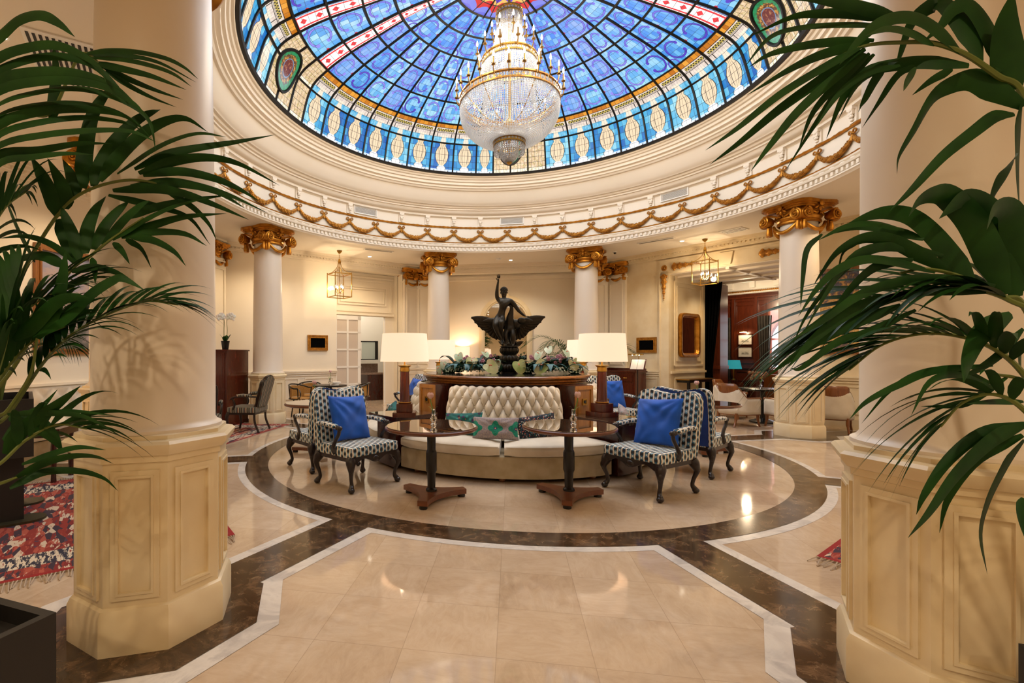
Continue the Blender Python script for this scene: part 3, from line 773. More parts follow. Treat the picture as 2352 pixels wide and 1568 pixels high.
# ------------------------------------------------------------------ crystal chandelier
ch = empty('chandelier', (0,0,0), 0, 'tall crystal chandelier with rings of lit candle bulbs under the glass dome', 'chandelier')
b = MB(); b.lathe([(0,7.56),(.06,7.55),(.05,7.5),(.02,7.45),(.02,5.3),(.05,5.25),(.09,5.2),(.09,5.1),(.05,5.05),(.02,5.0),(.02,4.66),(.05,4.64),(.03,4.6),(.045,4.57),(0,4.53)], 16)
for i in range(12):
    a = 2*PI*i/12; b.tube(smoothpath([(.08*cos(a),.08*sin(a),5.16),(.4*cos(a),.4*sin(a),5.22),(.78*cos(a),.78*sin(a),5.54)],4), .008, 5)
b.build('stem', M['brass'], ch)
def ring(nm, r, z, h, n):
    b = MB(); b.lathe([(r-.012,z-h/2),(r+.018,z-h/2),(r+.018,z-h/2+.018),(r+.004,z-h/2+.022),(r+.004,z-h/2+.03),(r-.006,z-h/2+.03),(r-.012,z-h/2)], 72)
    b.lathe([(r-.012,z+h/2),(r+.018,z+h/2),(r+.018,z+h/2-.018),(r+.004,z+h/2-.022),(r+.004,z+h/2-.03),(r-.006,z+h/2-.03),(r-.012,z+h/2)], 72)
    for i in range(n):
        a = 2*PI*(i+.5)/n; b.box((r*cos(a), r*sin(a), z), (.012,.012,h-.03), a)
    g = b.build(nm, M['brass'] if r < .7 else M['golddark'], ch)
    b = MB()
    for i in range(n):
        a = 2*PI*i/n; b.octa((r*cos(a), r*sin(a), z), min(.022, 2*PI*r/n*.4), (h*.38)/min(.022, 2*PI*r/n*.4))
    b.build('ring_crystals', M['crystal'], g, smooth=0)
ring('crown_ring', .20, 6.95, .09, 24); ring('upper_ring', .43, 6.18, .10, 36); ring('main_ring', .785, 5.56, .12, 56); ring('lower_ring', .24, 4.88, .08, 28)
def strands(nm, prof, n, sp, r, k=1.0):
    b = MB(); P_ = smoothpath([Vector((x, 0, z)) for x, z in prof], 10)
    acc = 0; pts = [P_[0]]
    for p, q in zip(P_, P_[1:]):
        d = (q-p).length; t = 0
        while acc + (d-t) >= sp:
            t += sp-acc; acc = 0; pts.append(p+(q-p)*(t/d))
        acc += d-t
    for i in range(n):
        a = 2*PI*i/n
        for p in pts: b.octa((p.x*cos(a), p.x*sin(a), p.z), r, k)
    o = b.build(nm, M['crystal'], ch, smooth=0); o['kind'] = 'stuff'; return o
strands('tent_strands', [(.19,6.92),(.20,6.7),(.27,6.4),(.42,6.22)], 56, .026, .014)
strands('curtain_strands', [(.43,6.13),(.46,5.9),(.57,5.72),(.77,5.62)], 84, .028, .0145)
strands('inner_strands', [(.36,6.13),(.38,5.85),(.42,5.5),(.44,5.3)], 48, .03, .014)
strands('bowl_strands', [(.78,5.5),(.785,5.4),(.745,5.22),(.61,5.04),(.42,4.93),(.25,4.91)], 120, .027, .0145)
strands('crown_drops', [(.20,6.9),(.20,6.79)], 36, .03, .014, 1.6)
strands('lower_drops', [(.24,4.83),(.24,4.70)], 48, .033, .013, 1.8)
strands('pendant_drops', [(.15,4.8),(.12,4.66),(.05,4.59)], 26, .03, .014, 1.5)
M['dullbrass'] = P('dull_brass', '#6e5020', .4, .8)
def candles(n, r, z, r0, ph=0):
    for i in range(n):
        a = 2*PI*(i+ph)/n; c, s_ = cos(a), sin(a)
        b = MB(); b.tube(smoothpath([(r0*c,r0*s_,z-.05),((r0+r)/2*c,(r0+r)/2*s_,z-.12),(r*c,r*s_,z-.03),(r*c,r*s_,z)],3), .009, 5)
        b.lathe([(0,-.01),(.03,0),(.034,.012),(.012,.016),(.013,.03),(.011,.12),(0,.12)], 8, (r*c,r*s_,z))
        o = b.build('candle_arm', M['dullbrass'], ch)
        b = MB(); b.lathe([(0,0),(.014,.02),(.016,.04),(.008,.075),(0,.1)], 8, (r*c,r*s_,z+.12)); b.build('bulb', M['bulb'], o)
candles(24, .85, 5.68, .79); candles(12, .52, 6.28, .43, .5); candles(8, .28, 6.62, .2, .3)
# ------------------------------------------------------------------ round centre piece
IC = (-.07, 0, 0)
t = empty('round_planter', IC, 0, 'round wooden centre piece with moulded rim carrying the statue and flowers', 'planter')
b = MB(); b.lathe([(0,.05),(1.2,.05),(1.2,1.09),(0,1.09)], 64); b.build('drum', M['mahog'], t)
b = MB(); b.lathe([(1.15,1.085),(1.24,1.085),(1.25,1.10),(1.235,1.112),(1.27,1.118),(1.28,1.135),(1.265,1.148),(1.295,1.152),(1.315,1.168),(1.315,1.185),(1.30,1.198),(1.28,1.2),(1.15,1.2)], 96); b.build('rim_moulding', M['drum'], t)
b = MB(); b.lathe([(0,1.19),(1.27,1.19),(1.275,1.204),(0,1.206)], 96); b.build('top', M['granite'], t)
for q, lab in enumerate(('wooden socket cabinet left of the front sofa', 'wooden socket cabinet right of the front sofa', 'wooden cabinet behind on the right of the centre piece', 'wooden cabinet behind on the left of the centre piece')):
    az = (225, 135, 45, 315)[q]
    t = empty('corner_cabinet', (IC[0]+1.36*sin(rad(az)), IC[1]+1.36*cos(rad(az)), 0), -rad(az)+PI, lab, 'cabinet', 'cabinets between the sofas')
    b = MB(); b.box((0,0,.565),(.37,.30,1.03)); b.build('body', M['mahog'], t, smooth=0)
    b = MB(); b.frame(-.185,.185,.62,1.075,.045,-.17,-.148); b.box((0,-.154,.84),(.29,.012,.38)); b.frame(-.145,.145,.66,1.035,.012,-.175,-.155); b.build('door', M['honey'], t, smooth=0)
    b = MB(); b.frame(-.045,.045,.815,.905,.014,-.176,-.16); b.box((0,-.163,.86),(.07,.006,.07)); o = b.build('socket', M['brass'], t, smooth=0)
    b = MB(); b.lathe([(0,0),(.022,0),(.022,.008),(0,.008)], 14, (0,-.17,.86), M=Matrix.Rotation(PI/2,4,'X')); b.build('socket_hole', M['black'], o)

# ------------------------------------------------------------------ curved button-backed sofas
def sofa(az, lab, first=[None]):
    if first[0] is not None: return dup(first[0], IC, -rad(az-180), lab)
    t = empty('curved_sofa', IC, -rad(az-180), lab, 'sofa', 'sofas around the centre piece'); first[0] = t
    H = rad(37)
    def pol(r, a, z): return (r*sin(a), -r*cos(a), z)
    b = MB()       # plinth
    for i in range(40):
        pass
    def arcbox(b, r0, r1, z0, z1, a0, a1, n=40, rb=0.0, tl=None):
        tl = tl or (r0, r1)
        A = []
        for i in range(n+1):
            a = a0+(a1-a0)*i/n
            ring = [(r0,z0),(r1,z0),(r1+0,z0+(z1-z0)*.5),(tl[1],z1-rb),(tl[1]-rb*.3,z1-rb*.3),(tl[1]-rb,z1),(tl[0],z1)] if rb else [(r0,z0),(r1,z0),(tl[1],z1),(tl[0],z1)]
            A.append([b.v(pol(r, a, z)) for r, z in ring])
        for p, q in zip(A, A[1:]):
            m = len(p)
            for j in range(m): b.f([p[j], p[(j+1)%m], q[(j+1)%m], q[j]])
        b.f(A[0]); b.f(A[-1][::-1])
    arcbox(b, 1.45, 2.16, .055, .31, -H, H, rb=.02); b.build('base', M['cream_base'], t, smooth=40)
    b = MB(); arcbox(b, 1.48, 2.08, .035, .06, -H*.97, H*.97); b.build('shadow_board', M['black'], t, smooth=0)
    for s_ in (-1, 1):     # two loose seat cushions, puffed
        b = MB()
        a0, a1 = (.008, H-.0) if s_ > 0 else (-H, -.008)
        def shell(u, v):
            a = 2*PI*v; e = .36
            cx_ = math.copysign(abs(cos(a))**e, cos(a)); cz_ = math.copysign(abs(sin(a))**e, sin(a))
            uu = 2*u-1; puff = (1-abs(uu)**12)**.5
            r = 1.79+.40*cx_*(.97+.03*puff); z = .378+(.078+.045*(1-uu*uu)*(1-cx_*cx_)*(1 if cz_ > 0 else 0))*cz_*max(.82, puff)
            ang = (a0+a1)/2+(a1-a0)/2*uu*(.985)
            return pol(r, ang, z)
        b.grid(shell, 26, 28); bmesh.ops.remove_doubles(b.bm, verts=b.bm.verts, dist=.0004); bmesh.ops.holes_fill(b.bm, edges=b.bm.edges)
        o = b.build('seat_cushion', M['cream_up'], t, smooth=60)
        b = MB(); pts = [pol(2.185, (a0+a1)/2+(a1-a0)/2*(-.96+1.92*i/24), .425) for i in range(25)]; b.tube(pts, .006, 5); b.build('piping', M['cream_up'], o)
    # deep buttoned back
    b = MB(); nu, nv = 208, 48; NB = 26.0; NR = 5.3
    def hf(u, v):
        p = u*NB; q = v*NR-.2
        k = abs(sin(PI*(p+q)*.5+0)*sin(PI*(p-q)*.5)); return k**.55
    def back(u, v):
        uu = 2*u-1; a = uu*rad(31.5+2.0*v)
        edge = min(1, (1-abs(uu))*9)*min(1, (1-v)*7+.0) if True else 1
        edge = max(0, edge)**.5
        h = hf(u, v)
        r = 1.60-.20*v + (-.05+.08*h)*edge - .05*(1-edge)
        top = .055*(1-max(0, (abs(uu)-.93)/.07)**2) if v > .5 else .055
        z = .40+.655*v+.02*h*v
        if abs(uu) > .9: z -= .05*((abs(uu)-.9)/.1)**2*v
        return pol(r, a, z)
    b.grid(back, nu, nv); o = b.build('tufted_back', M['cream_up'], t, smooth=75, recalc=False)
    bt = MB()
    for i in range(-1, 23):
        for j in range(0, 5):
            p, q = i*1.0, j*1.0
            u = None
    for i in range(0, 53):
        for j in range(0, 12):
            P_, Q_ = i*.5, j*.5
            # nodes where both sines vanish
            if abs(sin(PI*(P_+Q_)*.5)) < 1e-6 and abs(sin(PI*(P_-Q_)*.5)) < 1e-6:
                u = P_/NB; v = (Q_+.2)/NR
                if .03 < u < .97 and .05 < v < .93:
                    x, y, z = back(u, v); n = Vector((x, y, 0)).normalized(); bt.ball(Vector((x,y,z))+n*.010, .013, 8, 5)
    bt.build('button', M['cream_up'], o)
    b = MB(); arcbox(b, 1.2, 1.44, .1, 1.05, -rad(32.5), rad(32.5), tl=(1.2,1.32)); b.build('back_frame', M['cream_base'], t, smooth=40)
    b = MB()
    for a in (-.55, 0, .55): b.lathe([(0,.0),(.03,.0),(.045,.02),(.04,.05),(0,.055)], 12, pol(2.05, a, 0))
    b.build('foot', M['walnut'], t)
    return t
sofa(180, 'cream button-backed curved sofa facing the camera behind the two small tables')
sofa(270, 'cream curved sofa on the left side, mostly behind the left lamp table')
sofa(90, 'cream curved sofa on the right side, mostly behind the right lamp table')

# ------------------------------------------------------------------ cushions
def cushion_mesh(w, h, th, mat, name, wr=.012, seed=1):
    r_ = random.Random(seed); ph = [r_.uniform(0, 6) for _ in range(6)]
    b = MB(); n = 26
    def fn(sg):
        def g(u, v):
            x, y = 2*u-1, 2*v-1
            pin = 1-.07*(1-x*x*1.0)*0
            ex = x*(1-.055*(1-y*y)); ey = y*(1-.055*(1-x*x))
            k = max(0, (1-x*x)*(1-y*y))**.42
            rr = math.hypot(x, y)
            d1 = math.hypot(x+1.1, y-1.1); d2 = math.hypot(x-1.1, y-1.1); d3 = math.hypot(x+.9, y+1.2)
            wob = wr*(sin(15*math.atan2(1.1-y, x+1.1)+ph[0])*math.exp(-.8*d1)*1.6+sin(14*math.atan2(1.1-y, 1.1-x)+ph[1])*math.exp(-.9*d2)*1.6+sin(12*math.atan2(y+1.2, x+.9)+ph[2])*math.exp(-1.1*d3)+.3*sin(4*x+6*y+ph[3]))*min(1, k*1.6)
            dent = .028*math.exp(-((x-.1)**2+(y+.0)**2)*7) if sg < 0 else 0
            return (ex*w/2, sg*(th/2*k - dent + wob*k), ey*h/2)
        return g
    uf = lambda u, v: (u*w, v*h)
    b.grid(fn(-1), n, n, uf); b.grid(fn(1), n, n, uf)
    bmesh.ops.remove_doubles(b.bm, verts=b.bm.verts, dist=.0005)
    return b.build(name, mat, None, smooth=80)
def place_cushion(o, p, face_az, lean, label, cat='cushion', group=None, roll=0):
    # face_az: direction (degrees, atan2) the cushion's front looks towards
    o.location = p; o.rotation_mode = 'XYZ'
    o.matrix_world = Matrix.Translation(p) @ Matrix.Rotation(rad(face_az+90), 4, 'Z') @ Matrix.Rotation(rad(-lean), 4, 'X') @ Matrix.Rotation(rad(roll), 4, 'Y')
    tag(o, label, cat, group)
def polr(az, r, z): return Vector((IC[0]+r*sin(rad(az)), IC[1]+r*cos(rad(az)), z))
c = cushion_mesh(.56, .28, .13, M['tealprint'], 'cushion', .006, 3); place_cushion(c, polr(182.5, 1.90, .60), -90-2, 22, 'oblong grey cushion with big teal flowers in the middle of the front sofa', group='patterned cushions on the front sofa')
c = cushion_mesh(.50, .30, .12, M['collage'], 'cushion', .006, 4); place_cushion(c, polr(196, 1.80, .62), -104, 26, 'green and purple flowered cushion behind the left small table', group='patterned cushions on the front sofa', roll=-4)
c = cushion_mesh(.52, .30, .12, M['confetti'], 'cushion', .006, 5); place_cushion(c, polr(166.5, 1.80, .61), -76, 26, 'dark speckled cushion with pink and teal dots behind the right small table', group='patterned cushions on the front sofa', roll=-8)
c = cushion_mesh(.45, .30, .13, M['collage'], 'cushion', .008, 6); place_cushion(c, polr(252, 1.82, .60), 200, 30, 'turquoise patterned cushion lying on the left sofa beside the left lamp', group='patterned cushions on the side sofas', roll=14)
c = cushion_mesh(.45, .30, .13, M['tealprint'], 'cushion', .008, 7); place_cushion(c, polr(104, 1.80, .60), -12, 30, 'green flowered cushion lying on the right sofa beside the right lamp', group='patterned cushions on the side sofas', roll=-12)

# ------------------------------------------------------------------ carved armchairs in chain-stripe fabric
def armchair():
    t = empty('armchair')
    W, D = .70, .66
    b = MB(); b.box((0,-.02,.425),(W,D,.12), bev=.035); 
    for v in b.bm.verts:
        if v.co.z > .47: v.co.z += .03*max(0, (1-(v.co.x/.36)**2))*max(0, (1-((v.co.y+.02)/.34)**2))
    b.build('seat', M['chain'], t, boxuv=True)
    # camel back, raked
    def outline(k=1.0):
        pts = []
        prof_ = [(-.35,.40),(-.365,.7),(-.37,.92),(-.355,1.02),(-.31,1.075),(-.24,1.09),(-.14,1.072),(0,1.05)]
        sm = smoothpath([(x,0,z) for x, z in prof_], 4)
        L = [(p.x*k, p.z) for p in sm]; return L + [(-x, z) for x, z in L[::-1][1:]]
    rk = lambda z: .26+(z-.4)*.16
    def slab(name, mat, y0, y1, k, pad=0, zoff=0):
        b = MB(); o_ = outline(k); F = []; B = []
        for x, z in o_: z += zoff; F.append(b.v((x, rk(z)+y0, z))); B.append(b.v((x, rk(z)+y1, z)))
        n = len(o_)
        b.f(F[::-1]); b.f(B)
        for i in range(n): b.f([F[i], F[(i+1)%n], B[(i+1)%n], B[i]])
        if pad: bmesh.ops.bevel(b.bm, geom=[e for e in b.bm.edges if len(e.link_faces) == 2 and e.calc_face_angle(0) > 1.2], offset=pad, segments=3, affect='EDGES', profile=.6)
        return b.build(name, mat, t, boxuv=True)
    slab('backrest', M['chain'], -.055, .05, 1.0, .03)
    slab('back_panel', M['navy'], .045, .056, .88, 0, -.012)
    for sx in (-1, 1):
        b = MB(); b.tube(smoothpath([(sx*.335,.32,.70),(sx*.35,.15,.715),(sx*.355,0,.705),(sx*.35,-.10,.695)],5), [.026]+[.036]*14+[.022], 10, flat=.8); b.build('armrest', M['chain'], t, boxuv=True)
        b = MB(); b.tube(smoothpath([(sx*.35,-.09,.685),(sx*.355,-.145,.68),(sx*.352,-.135,.62),(sx*.345,-.07,.54),(sx*.35,-.03,.46),(sx*.35,-.07,.40)],5), [.02,.026,.03,.026]+[.021]*14+[.024,.026,.028,.03,.032,.034,.03,.03][:8], 8); b.ball((sx*.352,-.155,.682),.03,8,6); b.build('arm_support', M['darkleg'], t)
    b = MB()
    b.box((0,.28,.36),(.66,.05,.06)); 
    for sx in (-1,1): b.box((sx*.325,-.02,.355),(.04,.62,.05))
    poly = [(-.34,.385)]+[(-.34+.68*i/20, .325-.03*cos(4*PI*i/20)+.02*(i%20==0)) for i in range(21)]+[(.34,.385)]
    b.prismy(poly, -.355, -.325); b.ball((0,-.355,.335),.035,10,6,(1.4,.5,1)); b.build('seat_rail', M['darkleg'], t)
    def leg(sx, y0, fy):
        b = MB(); fx = sx
        pts = smoothpath([(fx*.315,y0,.37),(fx*.335,y0+fy*.03,.30),(fx*.345,y0+fy*.045,.235),(fx*.325,y0+fy*.02,.15),(fx*.315,y0+fy*.015,.085),(fx*.335,y0+fy*.035,.04)],5)
        b.tube(pts, [.05,.054,.056,.056,.054,.05,.046,.042,.038,.034,.030,.027,.025,.023,.022,.021,.020,.020,.020,.021,.022,.024,.026,.028,.03,.03][:len(pts)], 10)
        b.ball((fx*.338,y0+fy*.04,.03),.036,10,6,(1,1.15,.83)); b.ball((fx*.35,y0+fy*.055,.26),.03,8,6,(1,1,1.6)); return b
    for sx in (-1, 1):
        leg(sx, -.30, -1).build('leg', M['darkleg'], t); leg(sx, .26, 1).build('leg', M['darkleg'], t)
    return t
ac = armchair()
G = 'armchairs in chain-stripe fabric'
def chair_at(p, face, lab, first=[True]):
    rz = rad(face+90)
    if first[0]: first[0] = False; ac.location = (p[0], p[1], 0); ac.rotation_euler.z = rz; tag(ac, lab, 'armchair', G); return ac
    return dup(ac, (p[0], p[1], 0), rz, lab, G)
CH = [((-1.76,-2.36), -33, 'patterned armchair with blue cushion left of the front sofa, facing inwards'),
      ((1.56,-2.14), -139, 'patterned armchair with blue cushion right of the front sofa, facing inwards'),
      ((-2.45,-1.64), 141, 'patterned armchair back to back behind the left cushioned armchair, facing away left'),
      ((2.34,-1.12), 50, 'patterned armchair with its blue back showing, behind the right cushioned armchair'),
      ((-2.02,1.70), -142, 'patterned armchair with blue cushion at the back, half behind the left lamp'),
      ((1.98,1.66), -62, 'patterned armchair with blue cushion at the back, beside the right lamp')]
chairs = [chair_at(*c_) for c_ in CH]
cu = cushion_mesh(.56, .54, .16, M['blue'], 'cushion', .015, 11)
cl = {0:'royal blue velvet cushion on the armchair left of the front sofa', 1:'royal blue velvet cushion on the armchair right of the front sofa', 4:'royal blue cushion on the back armchair behind the left lamp', 5:'royal blue cushion on the back armchair beside the right lamp'}
for k, (i, lab) in enumerate(cl.items()):
    o = cu if k == 0 else cu.copy()
    if k: C.objects.link(o)
    p, f_, _ = CH[i]; d = Vector((cos(rad(f_)), sin(rad(f_)), 0)); sd = Vector((-d.y, d.x, 0))
    place_cushion(o, Vector((p[0], p[1], .745)) - d*.13 + sd*(.0), f_+(4 if i == 0 else -3), 17, lab, group='royal blue cushions', roll=(3 if i == 0 else -5 if i == 1 else 2))

# ------------------------------------------------------------------ round tables, lamp tables, lamps
def round_table():
    t = empty('round_table')
    b = MB(); b.lathe([(0,.715),(.44,.715),(.465,.722),(.48,.735),(.48,.75),(.472,.757),(0,.757)], 64); tp = b.build('tabletop', M['teak'], t)
    b = MB(); b.lathe([(0,.758),(.463,.758),(.465,.762),(.462,.765),(0,.765)], 64); b.build('glass_plate', M['tableglass'], tp)
    b = MB(); b.lathe([(.06,.715),(.058,.70),(.062,.66),(.047,.655),(.045,.51),(.052,.50),(.058,.48),(.058,.30),(.045,.27),(.042,.12),(.058,.105),(.06,.085),(.05,.08)], 10); b.build('column', M['blackwood'], t)
    b = MB(); poly = []
    for k in range(3):
        a = 2*PI*k/3-PI/2
        tip = Vector((cos(a), sin(a)))*.37; sd = Vector((-sin(a), cos(a)))
        poly += [tuple(tip-sd*.05), tuple(tip+sd*.05)]
        a2 = a+PI/3*2
        p0 = tip+sd*.05; tip2 = Vector((cos(a2), sin(a2)))*.37; p1 = tip2-Vector((-sin(a2), cos(a2)))*.05
        ctl = Vector((cos(a+PI/3), sin(a+PI/3)))*.06
        for i in range(1, 10): q = i/10; poly.append(tuple(p0*(1-q)**2+ctl*2*q*(1-q)+p1*q*q))
    b.prism(poly, .035, .085); b.build('base', M['teak'], t, smooth=30)
    for k in range(3):
        a = 2*PI*k/3-PI/2; b = MB(); b.lathe([(0,0),(.04,0),(.042,.01),(.04,.036),(0,.036)], 16, (.33*cos(a),.33*sin(a),0)); b.build('foot', M['black'], t)
    return t
m = Mat('dark_glass_plate'); m.set(Base_Color=lin('#8a7358'), Metallic=.8, Roughness=.02, Coat_Weight=1.0, Coat_Roughness=.01); M['tableglass'] = m.mat
rt_ = round_table()
TB = [((-.78,-2.86), 'round glass-topped pedestal table in front of the sofa, left one'), ((.63,-2.62), 'round glass-topped pedestal table in front of the sofa, right one'),
      ((-2.92,-.80), 'round pedestal table half hidden behind the left armchairs'), ((2.95,.10), 'round pedestal table half hidden behind the right armchairs')]
for i, (p, lab) in enumerate(TB):
    rz = (rad(-4), rad(-9), rad(40), rad(-20))[i]
    if i == 0: rt_.location = (p[0], p[1], 0); rt_.rotation_euler.z = rz; tag(rt_, lab, 'table', 'round pedestal tables')
    else: dup(rt_, (p[0], p[1], 0), rz, lab)
def vase(p, lab, tlab, seed, h=.30, first=[None]):
    if first[0] is None:
        t = empty('bud_vase', p, 0, lab, 'vase', 'small glass vases'); first[0] = t
        b = MB(); b.lathe([(0,0),(.03,0),(.032,.008),(.022,.02),(.022,.03),(.036,.05),(.038,.07),(.024,.09),(.02,.10),(.028,.108),(.02,.115),(.018,.155),(.022,.16),(.019,.16),(.014,.11),(.02,.09),(.03,.065),(.02,.035),(0,.03)], 20)
        b.build('glass_body', M['glass'], t)
    else: dup(first[0], p, 0, lab)
    r_ = random.Random(seed); tx, ty = r_.uniform(-.05,.05), r_.uniform(-.02,.02)
    f = empty('tulip', p, 0, tlab, 'flower', 'pale pink tulips'); z0 = .05
    st = smoothpath([(0,0,z0),(tx*.2,ty*.2,.15),(tx*.8,ty,.22),(tx,ty,h-.06)],4)
    b = MB(); b.tube(st, .0045, 6); b.build('stalk', M['green'], f)
    b = MB()
    for k in range(2):
        s_ = 1 if k else -1
        def lf(u, v): w = .014*sin(PI*min(1,.1+.9*v)); return (s_*(.008+.05*v*v)+tx*.3*v, (u-.5)*2*w, .11+.13*v-.05*v**3)
        b.grid(lf, 2, 8)
    b.build('leaf', M['green'], f)
    b = MB()
    for k in range(6):
        a = 2*PI*k/6
        def pf(u, v):
            w = .022*sin(PI*(.12+.80*v)); r = .008+.022*sin(PI*v*.75); x = (u-.5)*2*w
            return (tx+r*cos(a)-x*sin(a), ty+r*sin(a)+x*cos(a), h-.065+.065*v)
        b.grid(pf, 3, 6)
    b.build('bloom', M['tulip'], f, smooth=80)
vase((-.76,-2.84,.766), 'little glass bud vase on the left front table', 'pale tulip in the bud vase on the left front table', 1, .335)
vase((.68,-2.60,.766), 'little glass bud vase on the right front table', 'pale tulip in the bud vase on the right front table', 2, .345)
vase((-2.96,-.74,.766), 'glass bud vase on the table behind the left armchair', 'white tulip showing above the left armchair back', 3, .33)
vase((2.86,.12,.766), 'glass bud vase on the table behind the right armchair', 'white tulip showing above the right armchair back', 4, .33)
LT = {225:'dark curved lamp table left of the front sofa', 135:'dark curved lamp table right of the front sofa', 315:'dark curved lamp table at the back left', 45:'dark curved lamp table at the back right'}
for az, lab in LT.items():
    t = empty('lamp_table', IC, -rad(az), lab, 'table', 'lamp tables between the sofas')
    def sect(b, r0, r1, a, z0, z1, n=14):
        P_ = [(r0*sin(a*(2*i/n-1)), r0*cos(a*(2*i/n-1))) for i in range(n+1)]+[(r1*sin(a*(1-2*i/n)), r1*cos(a*(1-2*i/n))) for i in range(n+1)]
        b.prism(P_, z0, z1)
    b = MB(); sect(b, 1.54, 2.20, rad(6.4), .03, .64); b.build('body', M['mahog'], t, smooth=30)
    b = MB(); sect(b, 1.54, 2.28, rad(9.5), .64, .69); tp = b.build('tabletop', M['mahog'], t, smooth=30)
    b = MB(); sect(b, 1.545, 2.275, rad(9.4), .69, .697); b.build('glass_plate', M['tableglass'], tp, smooth=30)
def table_lamp(p, lab, s=1.0, first=[None]):
    if first[0] is not None: return dup(first[0], p, rnd.uniform(0, 6), lab)
    t = empty('table_lamp', p, .15, lab, 'lamp', 'cream shaded table lamps'); first[0] = t
    b = MB(); b.box((0,0,.03),(.29,.29,.06), bev=.006); b.box((0,0,.115),(.20,.20,.11), bev=.01); b.build('base', M['mahogred'], t)
    b = MB(); b.lathe([(.075,.165),(.085,.175),(.075,.19),(.07,.2),(.066,.22),(.06,.5),(.058,.585)], 24); b.build('column', M['mahogred'], t)
    b = MB(); b.lathe([(.07,.168),(.085,.175),(.088,.182),(.085,.19),(.07,.192)], 24); b.build('brass_collar', M['brass'], t)
    b = MB(); b.lathe([(.062,.58),(.066,.585),(.062,.61),(.06,.635),(.085,.655),(.09,.662),(.02,.666),(.01,.67),(.008,.78),(0,.78)], 24); b.build('brass_fitting', M['brass'], t)
    b = MB(); b.lathe([(.315,.71),(.287,1.07)], 48); b.lathe([(.312,.711),(.284,1.069)], 48); b.lathe([(.284,1.069),(.287,1.07)],48); b.lathe([(.312,.711),(.315,.71)],48)
    sh = b.build('lampshade', M['shade'], t, recalc=False)
    b = MB(); b.lathe([(0,.78),(.02,.79),(.035,.84),(.03,.88),(0,.90)], 12); b.build('bulb', M['bulb'], t)
    b = MB(); [b.tube([(.008*cos(a),.008*sin(a),.77),(.30*cos(a),.30*sin(a),.76)], .003, 4) for a in (0, 2*PI/3, 4*PI/3)]; b.build('shade_carrier', M['brass'], t)
    return t
LMP = [((-1.33,-1.70,.697), 'lit table lamp with cream drum shade on the front left lamp table'), ((1.20,-1.27,.697), 'lit table lamp with cream drum shade on the front right lamp table'),
       ((-1.31,1.16,.697), 'lit cream table lamp at the back left, half behind the front left lamp'), ((1.35,1.45,.697), 'lit cream table lamp at the back right, mostly behind the front right lamp')]
for p, lab in LMP: table_lamp(p, lab)

# ------------------------------------------------------------------ bronze statue
st = empty('statue', (0,0,1.206), 0, 'dark bronze statue of a man with raised arm seated on a spread-winged eagle', 'statue')
b = MB(); n = 16
def lot(u, v):
    a = 2*PI*u; z = -.0+.43*v; band = (v*3) % 1 if v < 1 else 1
    r = .115+.025*sin(PI*((v*3) % 1))*1.0+.018*abs(sin(n/2*a*1.0))*sin(PI*((v*3) % 1))
    return (r*cos(a), r*sin(a), z)
b.grid(lot, 96, 36, closeu=True); b.lathe([(0,.43),(.15,.43),(.155,.415),(.12,.41)], 32); b.lathe([(0,0),(.14,0),(.14,.012),(.11,.015)],32)
b.build('lotus_pedestal', M['bronze'], st, smooth=50)
def skin(name, verts, edges, radii, mat, parent, sub=2, root=0):
    me = bpy.data.meshes.new(name); me.from_pydata(verts, edges, []); o = bpy.data.objects.new(name, me); C.objects.link(o); o.parent = parent
    md = o.modifiers.new('s', 'SKIN'); md.use_smooth_shade = True
    for i, r in enumerate(radii):
        k = me.skin_vertices[0].data[i]; k.radius = (r, r) if not isinstance(r, tuple) else r; k.use_root = (i == root)
    s2 = o.modifiers.new('d', 'SUBSURF'); s2.levels = s2.render_levels = sub
    rm = o.modifiers.new('r', 'REMESH'); rm.mode = 'VOXEL'; rm.voxel_size = .0065; rm.use_smooth_shade = True
    sm = o.modifiers.new('m', 'SMOOTH'); sm.iterations = 5; sm.factor = .5
    me.materials.append(mat); return o
Zp = lambda cy: 2.851-cy*.001113-1.206
Xp = lambda cx: (cx-615)*.001114
V, Ed, Rr = [], [], []
def add(cx, y, cy, r, par=None):
    V.append((Xp(cx), y, Zp(cy))); Rr.append(r)
    if par is not None: Ed.append((par, len(V)-1))
    return len(V)-1
pel = add(478,-.03,705,(.085,.07)); wa = add(503,-.03,615,(.070,.056),pel); ch1 = add(530,-.035,515,(.118,.07),wa); ch2 = add(550,-.035,452,(.105,.058),ch1)
nk = add(543,-.04,405,.032,ch2); hd0 = add(541,-.052,362,(.042,.045),nk); hd1 = add(540,-.05,318,(.050,.056),hd0); hd2 = add(540,-.045,288,(.036,.042),hd1)
s1 = add(478,-.035,440,.05,ch2); e1 = add(440,-.05,400,.036,s1); u1 = add(438,-.055,330,.034,e1); e2 = add(442,-.06,285,.028,u1); w1 = add(455,-.06,185,.018,e2); h1 = add(462,-.06,150,(.024,.014),w1); h1b = add(466,-.06,122,(.026,.012),h1)
s2_ = add(640,-.03,452,.052,ch2); u2 = add(700,-.04,520,.036,s2_); e3 = add(745,-.05,590,.030,u2); w2 = add(815,-.06,655,.019,e3); h2 = add(850,-.06,672,(.022,.014),w2)
hpA = add(448,-.08,735,.07,pel); knA = add(415,-.17,790,.05,hpA); shA = add(440,-.17,870,.040,knA); anA = add(505,-.14,1020,.022,shA); ftA = add(520,-.19,1062,.022,anA); toA = add(522,-.23,1070,.016,ftA)
hpB = add(512,-.09,730,.068,pel); knB = add(500,-.20,770,.05,hpB); shB = add(500,-.17,870,.038,knB); anB = add(525,-.11,1010,.022,shB); ftB = add(540,-.15,1062,.02,anB)
man = skin('man', V, Ed, Rr, M['bronze'], st)
man['label'] = 'nude man of dark bronze, one arm raised, the other resting on the wing'
